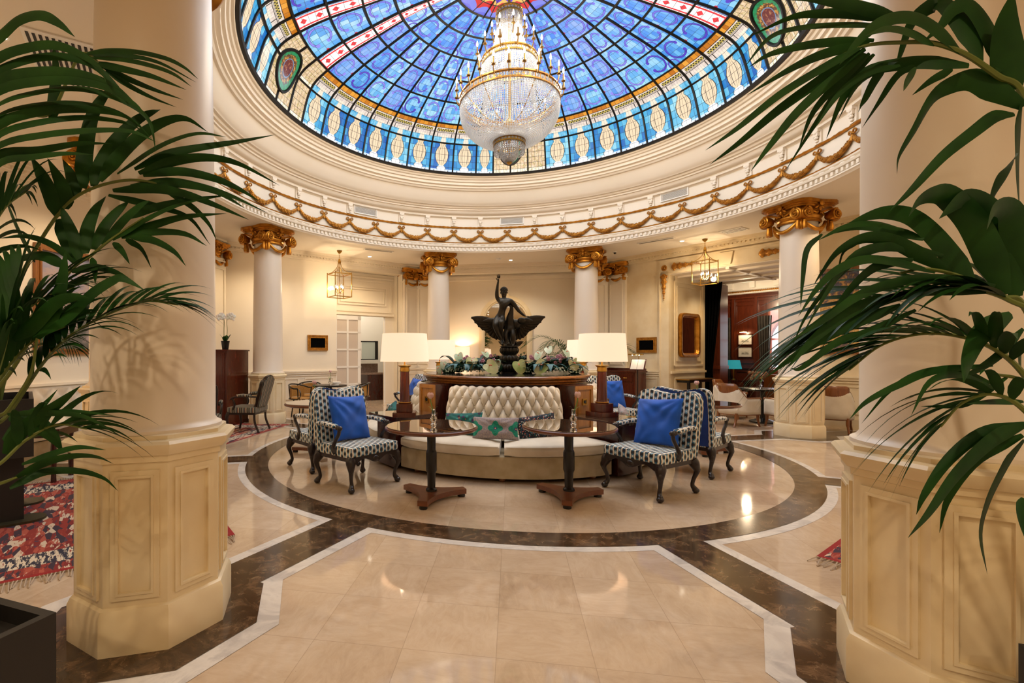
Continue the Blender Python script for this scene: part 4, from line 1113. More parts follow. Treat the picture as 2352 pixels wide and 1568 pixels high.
def digits(base, dirs, r, ln):
    b = MB()
    for (ox, oy, oz), (dx, dy, dz), L in dirs:
        p = Vector(base)+Vector((ox,oy,oz)); d = Vector((dx,dy,dz)).normalized(); q = Vector((0,-.25,0))
        b.tube([p-d*.01, p+d*L*.5, p+(d+q*.3).normalized()*L], [r, r*.95, r*.6], 6)
    return b
hb = V[h1b]
digits(hb, [((-.018,0,.008),(-.15,0,1),.045),((-.006,0,.012),(-.03,0,1),.054),((.006,0,.012),(.06,0,1),.05),((.017,0,.008),(.15,0,1),.038),((-.022,-.005,-.025),(-.6,-.3,.8),.036)], .0075, .05).build('raised_fingers', M['bronze'], man)
hb = V[h2]
digits(hb, [((.012,-.018,.0),(1,-.1,-.18),.045),((.014,-.006,.0),(1,0,-.2),.052),((.014,.006,0),(1,.1,-.2),.048),((.01,.016,0),(1,.2,-.2),.038),((-.01,-.022,0),(.6,-.7,-.2),.032)], .0075, .05).build('resting_fingers', M['bronze'], man)
b = MB(); hx, hy, hz = V[hd1]
b.ball((hx,hy+.012,hz+.014),.057,14,10,(.96,1.0,1.05))
for q in range(60):
    a_ = 2.4*q; e_ = .15+1.35*(q/60); b.ball((hx+.056*cos(a_)*cos(e_), hy+.008+.058*sin(a_)*cos(e_)*(1 if sin(a_) > 0 else .82), hz+.018+.058*sin(e_)), .011, 6, 4)
b.build('hair', M['bronze'], man)
b = MB(); b.ball((hx,hy-.056,hz-.022),.010,8,6,(.8,1.2,1.7)); [b.ball((hx+sx*.02,hy-.048,hz-.004),.0085,8,6,(1.4,.8,.8)) for sx in (-1,1)]; b.ball((hx,hy-.05,hz-.052),.008,8,5,(1.9,.7,.6)); [b.ball((hx+sx*.052,hy+.004,hz-.014),.012,8,6,(.5,.9,1.5)) for sx in (-1,1)]
b.build('face_features', M['bronze'], man)
V, Ed, Rr = [], [], []
be = add(625,.03,900,(.07,.07)); by = add(625,.02,800,(.095,.09),be); bc = add(618,.0,700,(.075,.075),by); n1 = add(640,-.01,620,(.045,.045),bc); n2 = add(652,-.02,560,.034,n1); hd = add(645,-.03,520,.033,n2); bk = add(615,-.05,512,.018,hd); bk2 = add(600,-.055,525,.008,bk)
tl = add(640,.10,1000,(.06,.03),be); tl2 = add(700,.16,1090,(.07,.02),tl)
for cx_ in (563, 668):
    a1 = add(cx_,-.05,890,(.042,.042),be); a2 = add(cx_,-.075,950,(.05,.05),a1); a3 = add(cx_,-.065,1035,(.04,.038),a2); a4 = add(cx_,-.09,1080,(.018,.018),a3); add(cx_,-.13,1094,(.014,.01),a4)
eagle = skin('eagle', V, Ed, Rr, M['bronze'], st)
b = MB()
for sx in (-1, 1):
    sh = (400, 720) if sx < 0 else (790, 720)
    tip = (62, 675) if sx < 0 else (1122, 678)
    X0 = lambda c_: Xp(c_)
    def feather(p, q, w, y, th=.012):
        p = Vector((p[0], y, p[1])); q = Vector((q[0], y+.01, q[1])); d = q-p; nrm = Vector((-d.z, 0, d.x)).normalized()
        def g(u, v):
            a = 2*PI*u; ww = w*(sin(PI*min(1, .15+.85*v)*1.0)**.6 if v < .97 else .25)
            return p+d*v+nrm*(cos(a)*ww)+Vector((0, sin(a)*th*(1-.5*v), 0))
        b.grid(g, 8, 8, closeu=True)
    # primaries fan from tip towards the tail side
    fan = [((62,675),0),((110,740),1),((160,800),1),((215,850),1),((275,890),1),((330,930),2),((380,975),2),((430,1000),2),((480,1005),2)] if sx < 0 else [((1122,678),0),((1070,745),1),((1010,810),1),((955,850),1),((895,890),1),((860,935),2),((815,975),2),((765,1000),2),((710,1005),2)]
    for k, (e, kind) in enumerate(fan):
        rx = sh[0]+(e[0]-sh[0])*.08+(0 if sx < 0 else 0); rz_ = sh[1]+10+k*11
        feather((X0(rx), Zp(rz_)), (X0(e[0]), Zp(e[1])), .056-.001*k, .03+.008*k)
    for k, e in enumerate(fan[1:7]):
        e = e[0]; feather((X0(sh[0]), Zp(sh[1]+k*14)), (X0(sh[0]+(e[0]-sh[0])*.55), Zp(sh[1]+(e[1]-sh[1])*.55)), .04, .0+.006*k, .014)
    ol = [(62,675),(190,705),(330,692),(395,720),(440,800),(500,880),(490,1000),(400,985),(330,945),(290,885),(210,845),(130,760)]
    if sx > 0: ol = [(1185-x_, y_) for x_, y_ in ol]
    b.prismy([(X0(x_), Zp(y_)) for x_, y_ in ol], .095, .115)
    b.ball((X0(sh[0]-sx*0), .0, Zp(sh[1]+10)), .055, 12, 8, (1.2,.6,1.0)); b.ball((X0((sh[0]+615)/2), .03, Zp(780)), .075, 12, 8, (1.3,.6,1.1))
b.build('wings', M['bronze'], eagle, smooth=70)

# ------------------------------------------------------------------ flower arrangements either side of the statue
def anthurium(p, face, sz, mat, parent, roll=0):
    # face: unit-ish direction the spathe looks at
    f = Vector(face).normalized(); up = Vector((0,0,1)); r = up.cross(f).normalized(); u = f.cross(r)
    Mx = Matrix((( r.x, u.x, f.x, p[0]),(r.y, u.y, f.y, p[1]),(r.z, u.z, f.z, p[2]),(0,0,0,1))) @ Matrix.Rotation(roll, 4, 'Z')
    b = MB(Mx)
    def g(q, v):
        a = 2*PI*q; rr = sz*v*(1-.62*max(0, cos(a-PI/2))**4*.9)*(1+.28*max(0, -cos(a-PI/2))**3)
        x, y = rr*cos(a), rr*sin(a)-.0
        return (x*.86, y, .22*sz*(v**2)*(abs(cos(a))-.2)-.25*sz*max(0,-sin(a))*v*v)
    b.grid(g, 28, 5, closeu=True); o = b.build('anthurium', mat, parent, smooth=80)
    b = MB(Mx); b.tube(smoothpath([(0,0,.01),(0,-.05*sz,.3*sz),(0,-.35*sz,.62*sz)],3), [sz*.075]*6+[sz*.04], 8); b.build('spadix', M['spadix'], o)
    return o
def arrangement(name_x, lab, seed, blooms):
    r_ = random.Random(seed)
    t = empty('flower_arrangement', (name_x, -.15, 1.206), 0, lab, 'flowers', 'flower arrangements beside the statue')
    b = MB()
    for i in range(80):      # palm-like dark leaves fanning out low
        a = r_.uniform(0, 2*PI); L = r_.uniform(.22, .50); w = r_.uniform(.025, .055); z0 = r_.uniform(.02,.12); el = r_.uniform(0, 1.3)
        base = Vector((r_.uniform(-.25,.25), r_.uniform(-.12,.22), z0))
        def g(u, v): return base+Vector((cos(a)*L*v - sin(a)*(u-.5)*2*w*sin(PI*(.06+.94*v)), sin(a)*L*v*.8 + cos(a)*(u-.5)*2*w*sin(PI*(.06+.94*v)), max(.012-base.z, el*L*v*(1-.8*v))))
        b.grid(g, 2, 7)
    o = b.build('dark_foliage', M['leafdark'], t, smooth=80); o['kind'] = 'stuff'
    b = MB()
    for i in range(16):
        a = r_.uniform(-PI, 0.2); L = r_.uniform(.25, .5); base = Vector((r_.uniform(-.2,.2), -.15, .06))
        def g(u, v): return base+Vector((cos(a)*L*v-sin(a)*(u-.5)*.06*sin(PI*v), sin(a)*L*v*.5-.02, .10*sin(PI*v)-.02*v))
        b.grid(g, 2, 7)
    o = b.build('bluish_leaf', M['leafteal'], t, smooth=80); o['kind'] = 'stuff'
    b = MB()
    for i in range(20):      # small pink clusters
        cx_, cy_, cz_ = r_.uniform(-.3,.38), r_.uniform(-.12,.15), r_.uniform(.15,.27)
        for k in range(5):
            a = 2*PI*k/5; b.ball((cx_+.018*cos(a), cy_-.01, cz_+.018*sin(a)), .012, 6, 4, (1,.6,1.6))
    o = b.build('pink_blossom', M['pinkfl'], t); o['kind'] = 'stuff'
    b = MB()
    for i in range(150): b.ball((r_.uniform(-.4,.45), r_.uniform(-.24,-.1), r_.uniform(.02,.10)), r_.uniform(.006,.013), 5, 3)
    o = b.build('pale_sprig', M['spathe2'], t); o['kind'] = 'stuff'
    b = MB()
    for x, z in [(-.36,.06),(-.2,.1),(-.05,.13),(.1,.14),(.25,.13),(.38,.08)]: b.ball((x,.02,z), .10, 10, 8, (1.2,.9,1))
    b.build('green_leaf_mass', M['leafdark'], t)
    for (x, y, z), f_, s_, mt, rl in blooms:
        an = anthurium((x,y,z), f_, s_, M[mt], t, rl)
        b = MB(); b.tube(smoothpath([(x*.6,y*.5+.05,.03),(x*.9,y*.8+.03,z*.6),(x,y+.01,z-.01)],3), .005, 5); b.build('stalk', M['green'], an)
arrangement(-.60, 'mass of green and pink anthuriums with dark leaves left of the statue', 21, [((-.50,-.10,.08),(-.7,-.7,.2),.075,'spathe2',.3),((-.44,-.05,.14),(.5,-.8,.3),.07,'spathe2',0),((-.19,-.10,.27),(-.2,-.8,.5),.085,'spathe2',.4),((.03,-.22,.19),(.1,-.8,.55),.105,'spathe',-.25),((.30,-.26,.12),(.15,-.85,.4),.125,'spathe',.9),((.22,-.02,.31),(.3,-.4,.8),.075,'spathe2',0),((.42,-.12,.18),(.6,-.6,.4),.07,'spathe2',0)])
arrangement(.62, 'mass of green and pink anthuriums with dark leaves right of the statue', 22, [((-.47,-.22,.14),(-.15,-.9,.35),.115,'spathe',.35),((-.12,-.26,.13),(-.1,-.85,.45),.125,'spathe',-.7),((.34,-.16,.17),(.2,-.9,.3),.10,'spathe',.2),((-.02,-.02,.38),(-.3,-.5,.6),.075,'spathe2',.5),((-.16,-.05,.30),(-.4,-.4,.6),.09,'spathe2',0),((.24,-.04,.33),(.4,-.5,.6),.075,'spathe2',0),((.52,-.08,.08),(.6,-.7,.2),.07,'spathe2',.3)])
# ------------------------------------------------------------------ left side
def rug(az, s0, s1, d0, d1, lab):
    t = empty('persian_rug', wp(az, (s0+s1)/2, (d0+d1)/2), -rad(az), lab, 'rug', 'persian rugs'); w, h = (s1-s0)/2, (d1-d0)/2
    b = MB(); b.face([(-w,-h,.014),(w,-h,.014),(w,h,.014),(-w,h,.014)], [(0,0),(1,0),(1,1),(0,1)]); b.build('pile', M['rug'], t, smooth=0)
    b = MB(); b.box((0,0,.007),(2*w,2*h,.012)); b.build('backing', M['fringe'], t, smooth=0)
    b = MB()
    for sx in (-1, 1):
        n = int(2*h/.022)
        for i in range(n):
            y = -h+(i+.5)*2*h/n; j = rnd.uniform(-.03,.03); L = rnd.uniform(.09,.18)
            b.tube([(sx*w,y,.012),(sx*(w+L*.5),y+j*.4,.016),(sx*(w+L),y+j,.005)], .0045, 4)
    o = b.build('fringe', M['fringe'], t, smooth=0); o['kind'] = 'stuff'
rug(225, -1.36, 1.62, 4.48, 6.75, 'red persian rug in the left foreground behind the column')
rug(135, -1.6, 1.10, 4.30, 6.6, 'persian rug behind the right foreground column, only its fringe shows')
rug(270, -1.7, 1.75, 4.62, 6.6, 'red persian rug under the striped armchair at the left')

def striped_chair():
    t = empty('striped_armchair')
    b = MB(); b.box((0,0,.43),(.60,.56,.11), bev=.035); b.build('seat', M['stripe'], t, boxuv=True)
    rk = lambda z: .25+(z-.45)*.27
    def outl(k, dz):
        L = [(-.25,.50),(-.275,.75),(-.285,.95),(-.25,1.0),(-.20,1.01),(-.13,1.06),(0,1.085)]
        sm = [(p.x*k, p.z+dz) for p in smoothpath([(x,0,z) for x,z in L],4)]; return sm+[(-x,z) for x,z in sm[::-1][1:]]
    def slab(nm, mat, y0, y1, k, dz):
        b = MB(); o_ = outl(k, dz); F = [b.v((x, rk(z)+y0, z)) for x,z in o_]; B = [b.v((x, rk(z)+y1, z)) for x,z in o_]; n = len(o_)
        b.f(F[::-1]); b.f(B); [b.f([F[i],F[(i+1)%n],B[(i+1)%n],B[i]]) for i in range(n)]; b.build(nm, mat, t, boxuv=True)
    slab('backrest_frame', M['darkleg'], -.02, .03, 1.0, 0); slab('backrest', M['stripe'], -.05, .042, .84, -.02)
    for sx in (-1,1):
        b = MB(); b.tube(smoothpath([(sx*.29,.28,.68),(sx*.31,.05,.69),(sx*.31,-.14,.67),(sx*.31,-.2,.63)],4), .018, 8); b.tube(smoothpath([(sx*.31,-.17,.67),(sx*.30,-.12,.55),(sx*.29,-.16,.44)],4), .02, 8); b.build('arm', M['darkleg'], t)
        b = MB(); b.tube([(sx*.298,.2,.70),(sx*.31,.05,.712),(sx*.31,-.08,.702)], [.024,.03,.024], 8); b.build('arm_pad', M['stripe'], t, boxuv=True)
        b = MB(); b.tube(smoothpath([(sx*.27,-.25,.39),(sx*.295,-.28,.28),(sx*.275,-.26,.13),(sx*.285,-.29,.0)],4), [.035,.036,.036,.034,.032,.029,.026,.023,.021,.02,.02,.021,.023][:13], 8); b.build('leg', M['darkleg'], t)
        b = MB(); b.tube(smoothpath([(sx*.26,.25,.5),(sx*.26,.24,.38),(sx*.265,.25,.2),(sx*.27,.33,.0)],4), .022, 8); b.build('leg', M['darkleg'], t)
    b = MB(); b.box((0,0,.365),(.56,.52,.05)); b.build('seat_rail', M['darkleg'], t, smooth=0); return t
sc_ = striped_chair(); sc_.location = (-5.02,.80,.02); sc_.rotation_euler.z = rad(187+90); tag(sc_, 'dark wooden armchair in striped fabric on the left rug, seen from behind', 'armchair', 'striped armchairs')
dup(sc_, (-4.95,-.72,.02), rad(120+90), 'dark striped armchair cut off by the left foreground column')
t = empty('wooden_cabinet', (-6.02,1.60,0), 0, 'tall reddish brown wooden cabinet with a potted orchid on top', 'cabinet')
b = MB(); b.box((0,0,.80),(.60,.80,1.56)); b.box((0,0,1.585),(.64,.84,.03)); b.box((0,0,.04),(.62,.82,.08)); b.build('body', M['mahogred'], t, smooth=0)
b = MB(); b.box((0,-.405,1.16),(.5,.02,.75)); b.frame(-.22,.22,.82,1.5,.03,-.425,-.41); b.build('door', M['mahogred'], t, smooth=0)
b = MB(); b.box((0,-.405,.42),(.5,.02,.66)); b.frame(-.22,.22,.12,.72,.03,-.425,-.41); b.build('door', M['mahogred'], t, smooth=0)
t = empty('potted_orchid', (-5.86,1.36,1.60), 0, 'white orchid in a black pot on the tall wooden cabinet', 'plant')
b = MB(); b.lathe([(0,0),(.06,0),(.085,.17),(.09,.18),(.075,.18),(.07,.15),(0,.15)], 20); b.build('pot', M['black'], t)
for k, (a, L) in enumerate(((.3,.22),(1.9,.2),(3.6,.22),(5.0,.16))):
    b = MB(); 
    def g(u, v): w = .045*sin(PI*(.1+.9*v)); return ((.02+L*.45*v)*cos(a)-(u-.5)*2*w*sin(a), (.02+L*.45*v)*sin(a)+(u-.5)*2*w*cos(a), .16+L*(v*1.15-.4*v*v))
    b.grid(g, 3, 8); b.build('leaf', M['leaf'], t, smooth=80)
for sx, tipx in ((-.02,-.10),(.03,.20)):
    b = MB(); pth = smoothpath([(sx,0,.16),(sx*1.5,0,.4),(sx*1.2+.0,0,.6),(tipx*.6,-.02,.70),(tipx,-.04,.66)],5); b.tube(pth, .005, 5); o = b.build('flower_stem', M['stem'], t)
    for k in range(7):
        p = pth[-1-k*1] if k < 7 else pth[-1]
        b = MB()
        for j in range(5):
            a = 2*PI*j/5+.3; b.ball(Vector(p)+Vector((.04*cos(a), -.02, .04*sin(a)))+Vector((rnd.uniform(-.04,.04),0,rnd.uniform(-.02,.02))), .03, 7, 5, (1,.35,1))
        b.build('orchid_bloom', M['whitepetal'], o)
# gilded frames with black panels
def small_frame(az, s, z, w, h, lab):
    t = empty('framed_picture', wp(az, s, A-.001, z), -rad(az), lab, 'picture', 'small gilded frames')
    b = MB(); b.frame(-w/2,w/2,-h/2,h/2,.075,-.035,0); b.frame(-w/2,w/2,-h/2,h/2,.022,-.05,-.03); b.frame(-w/2+.06,w/2-.06,-h/2+.06,h/2-.06,.018,-.045,-.03); b.build('gilded_frame', M['golddark'], t, smooth=0)
    b = MB(); b.box((0,-.012,0),(w-.14,.02,h-.14)); b.build('black_panel', M['blacksatin'], t, smooth=0)
small_frame(-45, -.43, 1.815, .57, .42, 'small gilded frame with a black panel on the left wall beside the door')
small_frame(45, -1.72, 1.755, .57, .42, 'small gilded frame with a black panel on the right wall above the cabinet')

# lobby door, cabinet and monitor behind it
def glazdoor(w, h):
    b = MB(); b.box((w/2,0,h/2),(w,.045,h)); return b
t = empty('door_1', wp(-45, .22, A+.42), rad(45)); struct(t, 'white glazed door leaf with square panes, left of the doorway')
b = MB(); W, Hh = .88, 2.64
for x in (.05, W/2+.0, W-.06): b.box((x,0,Hh/2),(.10 if x != W/2 else .06,.045,Hh))
for z in (.1, .62, 1.13, 1.64, 2.15, 2.58): b.box((W/2,0,z),(W,.045,.12 if z in (.1,2.58) else .05))
b.build('door_frame', M['white'], t, smooth=0)
b = MB(); b.box((W/2,.0,Hh/2),(W-.04,.008,Hh-.04)); b.build('frosted_panes', P('frosted_pane', '#cfc0b0', .35), t, smooth=0)
t = empty('door_2', wp(-45, 1.96, A+.5), rad(45+62)); struct(t, 'open white door leaf at the right of the doorway')
b = MB(); b.box((.36,0,1.31),(.72,.045,2.62)); b.frame(.1,.62,1.5,2.45,.03,-.035,-.02); b.build('door_leaf', M['white'], t, smooth=0)
b = MB(); b.box((.64,-.03,1.05),(.05,.012,.3)); b.tube([(.64,-.03,1.1),(.64,-.08,1.1),(.54,-.085,1.1)], .01, 8); b.build('door_handle', M['brass'], t)
b = MB(AZ(-45)); b.box((1.5,9.6,2.1),(6,.2,4.2)); b.box((3.6,8.5,2.1),(.15,2.2,4.2)); struct(b.build('wall_lobby', M['white'], smooth=0), 'white lobby wall seen through the doorway')
t = empty('lobby_counter', wp(-45, 2.02, 8.55), rad(45), 'dark wood lobby counter with a speckled stone top, seen through the doorway', 'counter')
b = MB(); b.box((.1,0,.42),(.62,.5,.84)); b.build('body', M['mahog'], t, smooth=0)
b = MB(); b.box((.08,0,.87),(.74,.56,.06)); b.box((.08,.27,1.04),(.74,.03,.30)); b.build('stone_top', PN('brown_granite', '#6b5548', '#9a8070', 40, .2), t, smooth=0)
t = empty('monitor_box', wp(-45, 2.02, 8.6, 1.32), rad(45), 'black framed glass box above the lobby counter, seen through the doorway', 'display case')
b = MB(); b.box((.18,0,.31),(.10,.42,.62)); b.box((-.12,0,.60),(.55,.42,.03)); b.box((-.12,0,.015),(.55,.42,.03)); b.build('casing', M['black'], t, smooth=0)
b = MB(); b.box((-.12,-.19,.31),(.48,.01,.56)); b.build('glass_front', P('pale_glass', '#b9c4bd', .1), t, smooth=0)
# cane chairs and the dark table
def cane_chair():
    t = empty('cane_armchair')
    b = MB(); b.lathe([(0,.43),(.24,.43),(.25,.445),(.24,.46),(0,.46)], 28); b.build('seat', M['cane'], t)
    ar = [(.30*cos(a), .28*sin(a)+.0, .69+.09*max(0, sin(a))) for a in [rad(-20+220*i/24) for i in range(25)]]
    b = MB(); b.tube(ar, .018, 8); b.tube([(x*.98,y*.98,.44) for x,y,z in ar], .014, 6)
    for i in (0, 8, 16, 24): x,y,z = ar[i]; b.tube([(x*.86,y*.9,.44),(x,y,z)], .014, 6)
    b.tube(smoothpath([(.25,-.12,.45),(.31,-.2,.56),(.30,-.16,.67)],4), .013, 6); b.tube(smoothpath([(-.25,-.12,.45),(-.31,-.2,.56),(-.30,-.16,.67)],4), .013, 6); b.build('bentwood_frame', M['black'], t)
    b = MB(); b.grid(lambda u, v: (.27*cos(rad(20+140*u)), .26*sin(rad(20+140*u)), .47+(.2+.08*sin(rad(20+140*u)))*v), 20, 3); b.build('backrest', M['cane'], t)
    for k in range(4): a = PI/4+PI/2*k; b = MB(); b.tube([(.17*cos(a),.17*sin(a),.44),(.23*cos(a),.23*sin(a),0)], [.018,.014], 6); b.build('leg', M['black'], t)
    return t
cc = cane_chair(); cc.location = (-4.98,3.08,0); cc.rotation_euler.z = rad(80); tag(cc, 'black bentwood armchair with cane back, left of the dark table by the wall', 'chair', 'cane armchairs')
dup(cc, (-5.12,3.86,0), rad(20), 'black cane armchair behind the dark table, against the left wall')
dup(cc, (-3.80,3.86,0), rad(-70), 'black cane armchair right of the dark table, before the glazed door')
def darktable(p, lab, r=.42):
    t = empty('dark_table', p, 0, lab, 'table')
    b = MB(); b.lathe([(0,.71),(r-.02,.71),(r,.725),(r,.745),(r-.01,.75),(0,.75)], 40); b.build('tabletop', M['black'], t)
    b = MB(); b.lathe([(.05,.71),(.045,.3),(.06,.1),(.26,.03),(.26,0),(0,0)], 20); b.build('pedestal', M['black'], t); return t
darktable((-4.40,3.45,0), 'dark round table between the cane armchairs at the left wall')
vase((-4.42,3.5,.75), 'clear bud vase on the dark table at the left wall', 'pink tulip on the dark table between the cane armchairs', 5, .36)
for k in range(3):
    t = empty('closed_book', (-4.22+.02*k,3.30,.75+.03*k), .3+.2*k, ('pale book at the bottom of the pile on the dark table','cream book in the middle of the pile on the dark table','white book on top of the pile on the dark table')[k], 'book', 'books on the dark table')
    b = MB(); b.box((0,0,.014),(.2,.14,.026)); b.build('cover', M['paper'], t, smooth=0)
# tufted bench, painting, tables at the far left
t = empty('tufted_bench', wp(-90, -1.5, 6.45), PI/2, 'cream button-backed bench against the left wall behind the palm', 'bench')
b = MB(); b.grid(lambda u, v: ((2*u-1)*1.2, .28-.05*abs(sin(PI*(u*9+v*2))*sin(PI*(u*9-v*2)))**.5, .45+.55*v), 90, 24); b.build('tufted_back', M['cream_up'], t, smooth=70)
b = MB(); b.box((0,0,.40),(2.4,.58,.12), bev=.03); b.build('seat', M['cream_up'], t)
b = MB(); b.box((0,0,.18),(2.36,.54,.3)); b.box((0,.36,.5),(2.4,.1,.98)); b.build('base', M['cream_base'], t, smooth=0)
def painting(az, s, z, w, h, mat, lab):
    t = empty('painting', wp(az, s, A-.002, z), -rad(az), lab, 'painting', 'large framed paintings')
    b = MB(); b.frame(-w/2,w/2,-h/2,h/2,.09,-.05,0); b.frame(-w/2+.06,w/2-.06,-h/2+.06,h/2-.06,.03,-.065,-.04); b.build('wooden_frame', wood('gilt_brown_frame_wood', '#6b3c14', '#9a6224', .35), t, smooth=0)
    b = MB(); x, y = w/2-.08, h/2-.08; b.face([(-x,-.02,-y),(x,-.02,-y),(x,-.02,y),(-x,-.02,y)], [(0,0),(1,0),(1,1),(0,1)]); b.build('canvas', M[mat], t, smooth=0)
painting(-90, -.70, 2.33, 2.1, 1.66, 'pic_sky', 'large framed landscape painting on the left wall behind the palm')
painting(45, 2.43, 2.38, .86, 1.76, 'pic_city', 'large framed painting of a lit stone fountain behind the right column')
t = empty('side_table', (-5.62,-2.95,.0), .4, 'dark wooden low table behind the left palm, before the tufted bench', 'table')
b = MB(); b.box((0,0,.62),(.9,.55,.04)); b.box((0,0,.57),(.84,.5,.06)); b.build('tabletop', M['mahog'], t, smooth=0)
for sx in (-1,1):
    for sy in (-1,1): b = MB(); b.lathe([(.03,0),(.025,.1),(.035,.3),(.025,.5),(.035,.55)], 10, (sx*.36,sy*.2,0)); b.build('leg', M['mahog'], t)
t = empty('brass_lamp', (-6.32,-3.02,0), 0, 'lit lamp with a cream shade behind the left palm, mostly hidden by leaves', 'lamp')
b = MB(); b.lathe([(0,0),(.16,0),(.16,.03),(.03,.05),(.02,.3),(.02,1.42),(0,1.42)], 16); b.build('pole', M['brass'], t)
b = MB(); b.lathe([(.26,1.38),(.21,1.70)], 30); b.build('lampshade', M['shade'], t)
t = empty('raised_planter', (-4.62,-4.05,.015), rad(-40), 'black raised trough on two panel legs with oval metal feet, behind the left palm', 'planter')
b = MB(); b.box((0,-.22,.85),(1.1,.03,.5)); b.box((0,.22,.85),(1.1,.03,.5)); b.box((-.535,0,.85),(.03,.41,.5)); b.box((.535,0,.85),(.03,.41,.5)); b.box((0,0,.80),(1.04,.41,.4)); b.build('trough', M['concrete'], t, smooth=0)
for sx in (-.32,.32):
    b = MB(); b.box((sx,0,.31),(.05,.34,.58)); b.build('leg', M['concrete'], t, smooth=0)
    b = MB(); b.prism([(sx+.13*sin(a_), math.copysign(.2,cos(a_))+.13*cos(a_)) for a_ in [PI*(-.5+k/12.5) if k < 13 else PI*(.5+(k-13)/12.5) for k in range(26)]], 0, .02); b.build('foot', M['footplate'], t, smooth=30)

# ------------------------------------------------------------------ lanterns, downlights, ceiling fittings
def lantern(p, z0, z1, lab, first=[None]):
    if first[0] is not None: return dup(first[0], (p[0],p[1],z0), rad(-47), lab)
    t = empty('hanging_lantern', (p[0],p[1],z0), rad(47), lab, 'lantern', 'brass lanterns'); first[0] = t; Hh = SOF-z0; w = .235; h = .62
    b = MB()
    for sx in (-1,1):
        for sy in (-1,1):
            b.box((sx*w,sy*w,h/2),(.018,.018,h)); b.ball((sx*w,sy*w,h+.02),.016,6,4); b.tube(smoothpath([(sx*w,sy*w,h),(sx*w*.6,sy*w*.6,h+.05),(sx*.05,sy*.05,h+.17),(sx*.02,sy*.02,h+.30)],4), .008, 6)
    for z in (.01, h-.01):
        for s_ in (-1,1): b.box((0,s_*w,z),(2*w,.02,.02)); b.box((s_*w,0,z),(.02,2*w,.02))
    b.lathe([(.03,h+.28),(.045,h+.32),(.03,h+.36),(.02,h+.4)], 12); b.lathe([(.07,Hh-.01),(.06,Hh-.04),(.02,Hh-.08)], 16); b.build('brass_frame', M['brass'], t)
    b = MB(); n = max(3, int((Hh-.08-(h+.4))/.05))
    for i in range(n):
        z = h+.4+(i+.5)*(Hh-.08-h-.4)/n; a = (i % 2)*PI/2
        b.tube([(.014*cos(q)*cos(a), .014*cos(q)*sin(a), z+.03*sin(q)) for q in [2*PI*k/10 for k in range(11)]], .004, 4, cap=False)
    b.build('chain', M['brass'], t)
    b = MB()
    for k in range(4): b.m = Matrix.Rotation(k*PI/2,4,'Z'); b.face([(-w,w,.02),(w,w,.02),(w,w,h-.02),(-w,w,h-.02)])
    b.build('glass_pane', M['pane'], t, smooth=0)
    b = MB(); b.tube([(0,0,.12),(0,0,h+.2)], .008, 6)
    for k in range(4): a = k*PI/2; b.tube(smoothpath([(0,0,.15),(.05*cos(a),.05*sin(a),.11),(.10*cos(a),.10*sin(a),.16)],3), .006, 5); b.lathe([(.02,.16),(.011,.17),(.011,.24),(0,.24)], 8, (.10*cos(a),.10*sin(a),0))
    cg = b.build('candelabra', M['brass'], t)
    for k in range(4): a = k*PI/2; b = MB(); b.lathe([(0,.24),(.014,.26),(.016,.28),(0,.33)], 8, (.10*cos(a),.10*sin(a),0)); b.build('bulb', M['bulb'], cg)
LN = [((-4.46,4.27), 3.0), ((4.56,4.46), 3.02)]
lantern(LN[0][0], 3.0, 4, 'square brass and glass lantern hanging at the left by the glazed door'); ln2 = lantern(LN[1][0], SOF-(SOF-3.0)*.86, 4, 'square brass and glass lantern hanging at the right before the bar opening'); ln2.scale = (.86,.86,.86)
def downlight(p, lab, z=SOF, n=[0]):
    t = empty('recessed_light', (p[0],p[1],z), 0, lab, 'ceiling light', 'recessed ceiling lights')
    b = MB(); b.lathe([(.045,-.002),(.065,-.004),(.07,.003),(.045,.003)], 20); b.build('trim_ring', M['white'], t)
    b = MB(); b.lathe([(0,-.006),(.045,-.004)], 16); b.build('lens', M['downlight'], t)
import json
DL = [((-5.62,2.7), 'small bright ceiling spot beside the far left gilded capital', SOF), ((-3.9,5.15), 'small bright ceiling spot in front of the panelled door recess', SOF), ((5.9,1.15), 'small bright ceiling spot beside the right gilded capital', SOF), ((5.75,6.0), 'small bright spot in the ceiling of the bar passage', OZ-.01),
      ((-5.9,-1.5), 'ceiling spot over the left bench', SOF), ((5.9,-1.6), 'ceiling spot over the right bay', SOF), ((-4.3,-4.3), 'ceiling spot over the left rug', SOF), ((4.3,-4.3), 'ceiling spot over the right rug', SOF), ((0,6.3), 'ceiling spot before the back niche', SOF), ((4.1,4.6), 'ceiling spot over the right dining tables', SOF)]
for p, lab, z in DL: downlight(p, lab, z)
def slot_vent(az, s, d, w, h, lab, rot=0):
    t = empty('ceiling_vent', wp(az, s, d, SOF-.001), -rad(az+rot), lab, 'vent', 'ceiling vents')
    b = MB(); b.box((0,0,-.008),(w+.06,h+.06,.016)); b.build('vent_frame', M['white'], t, smooth=0)
    b = MB(); [b.box((0,-h/2+(i+.5)*h/3,-.018),(w,.012,.006)) for i in range(3)]; b.build('slat', M['grey'], t, smooth=0)
slot_vent(-38, 0, 5.55, .75, .07, 'long slot vent in the ceiling above the left lantern'); slot_vent(38, 0, 5.6, .8, .07, 'long slot vent in the ceiling above the right lantern')
slot_vent(50, .3, 6.1, .4, .3, 'square slotted vent in the ceiling right of the right lantern')
t = empty('ceiling_vent', (-4.05,-3.85,SOF-.001), rad(40), 'dark slatted ceiling grille at the upper left above the palm', 'vent', 'ceiling vents')
b = MB(); b.frame(-.3,.3,0,0.0001,.0001,0,.0001); b.box((0,0,-.006),(.62,.9,.012)); b.build('vent_frame', M['white'], t, smooth=0)
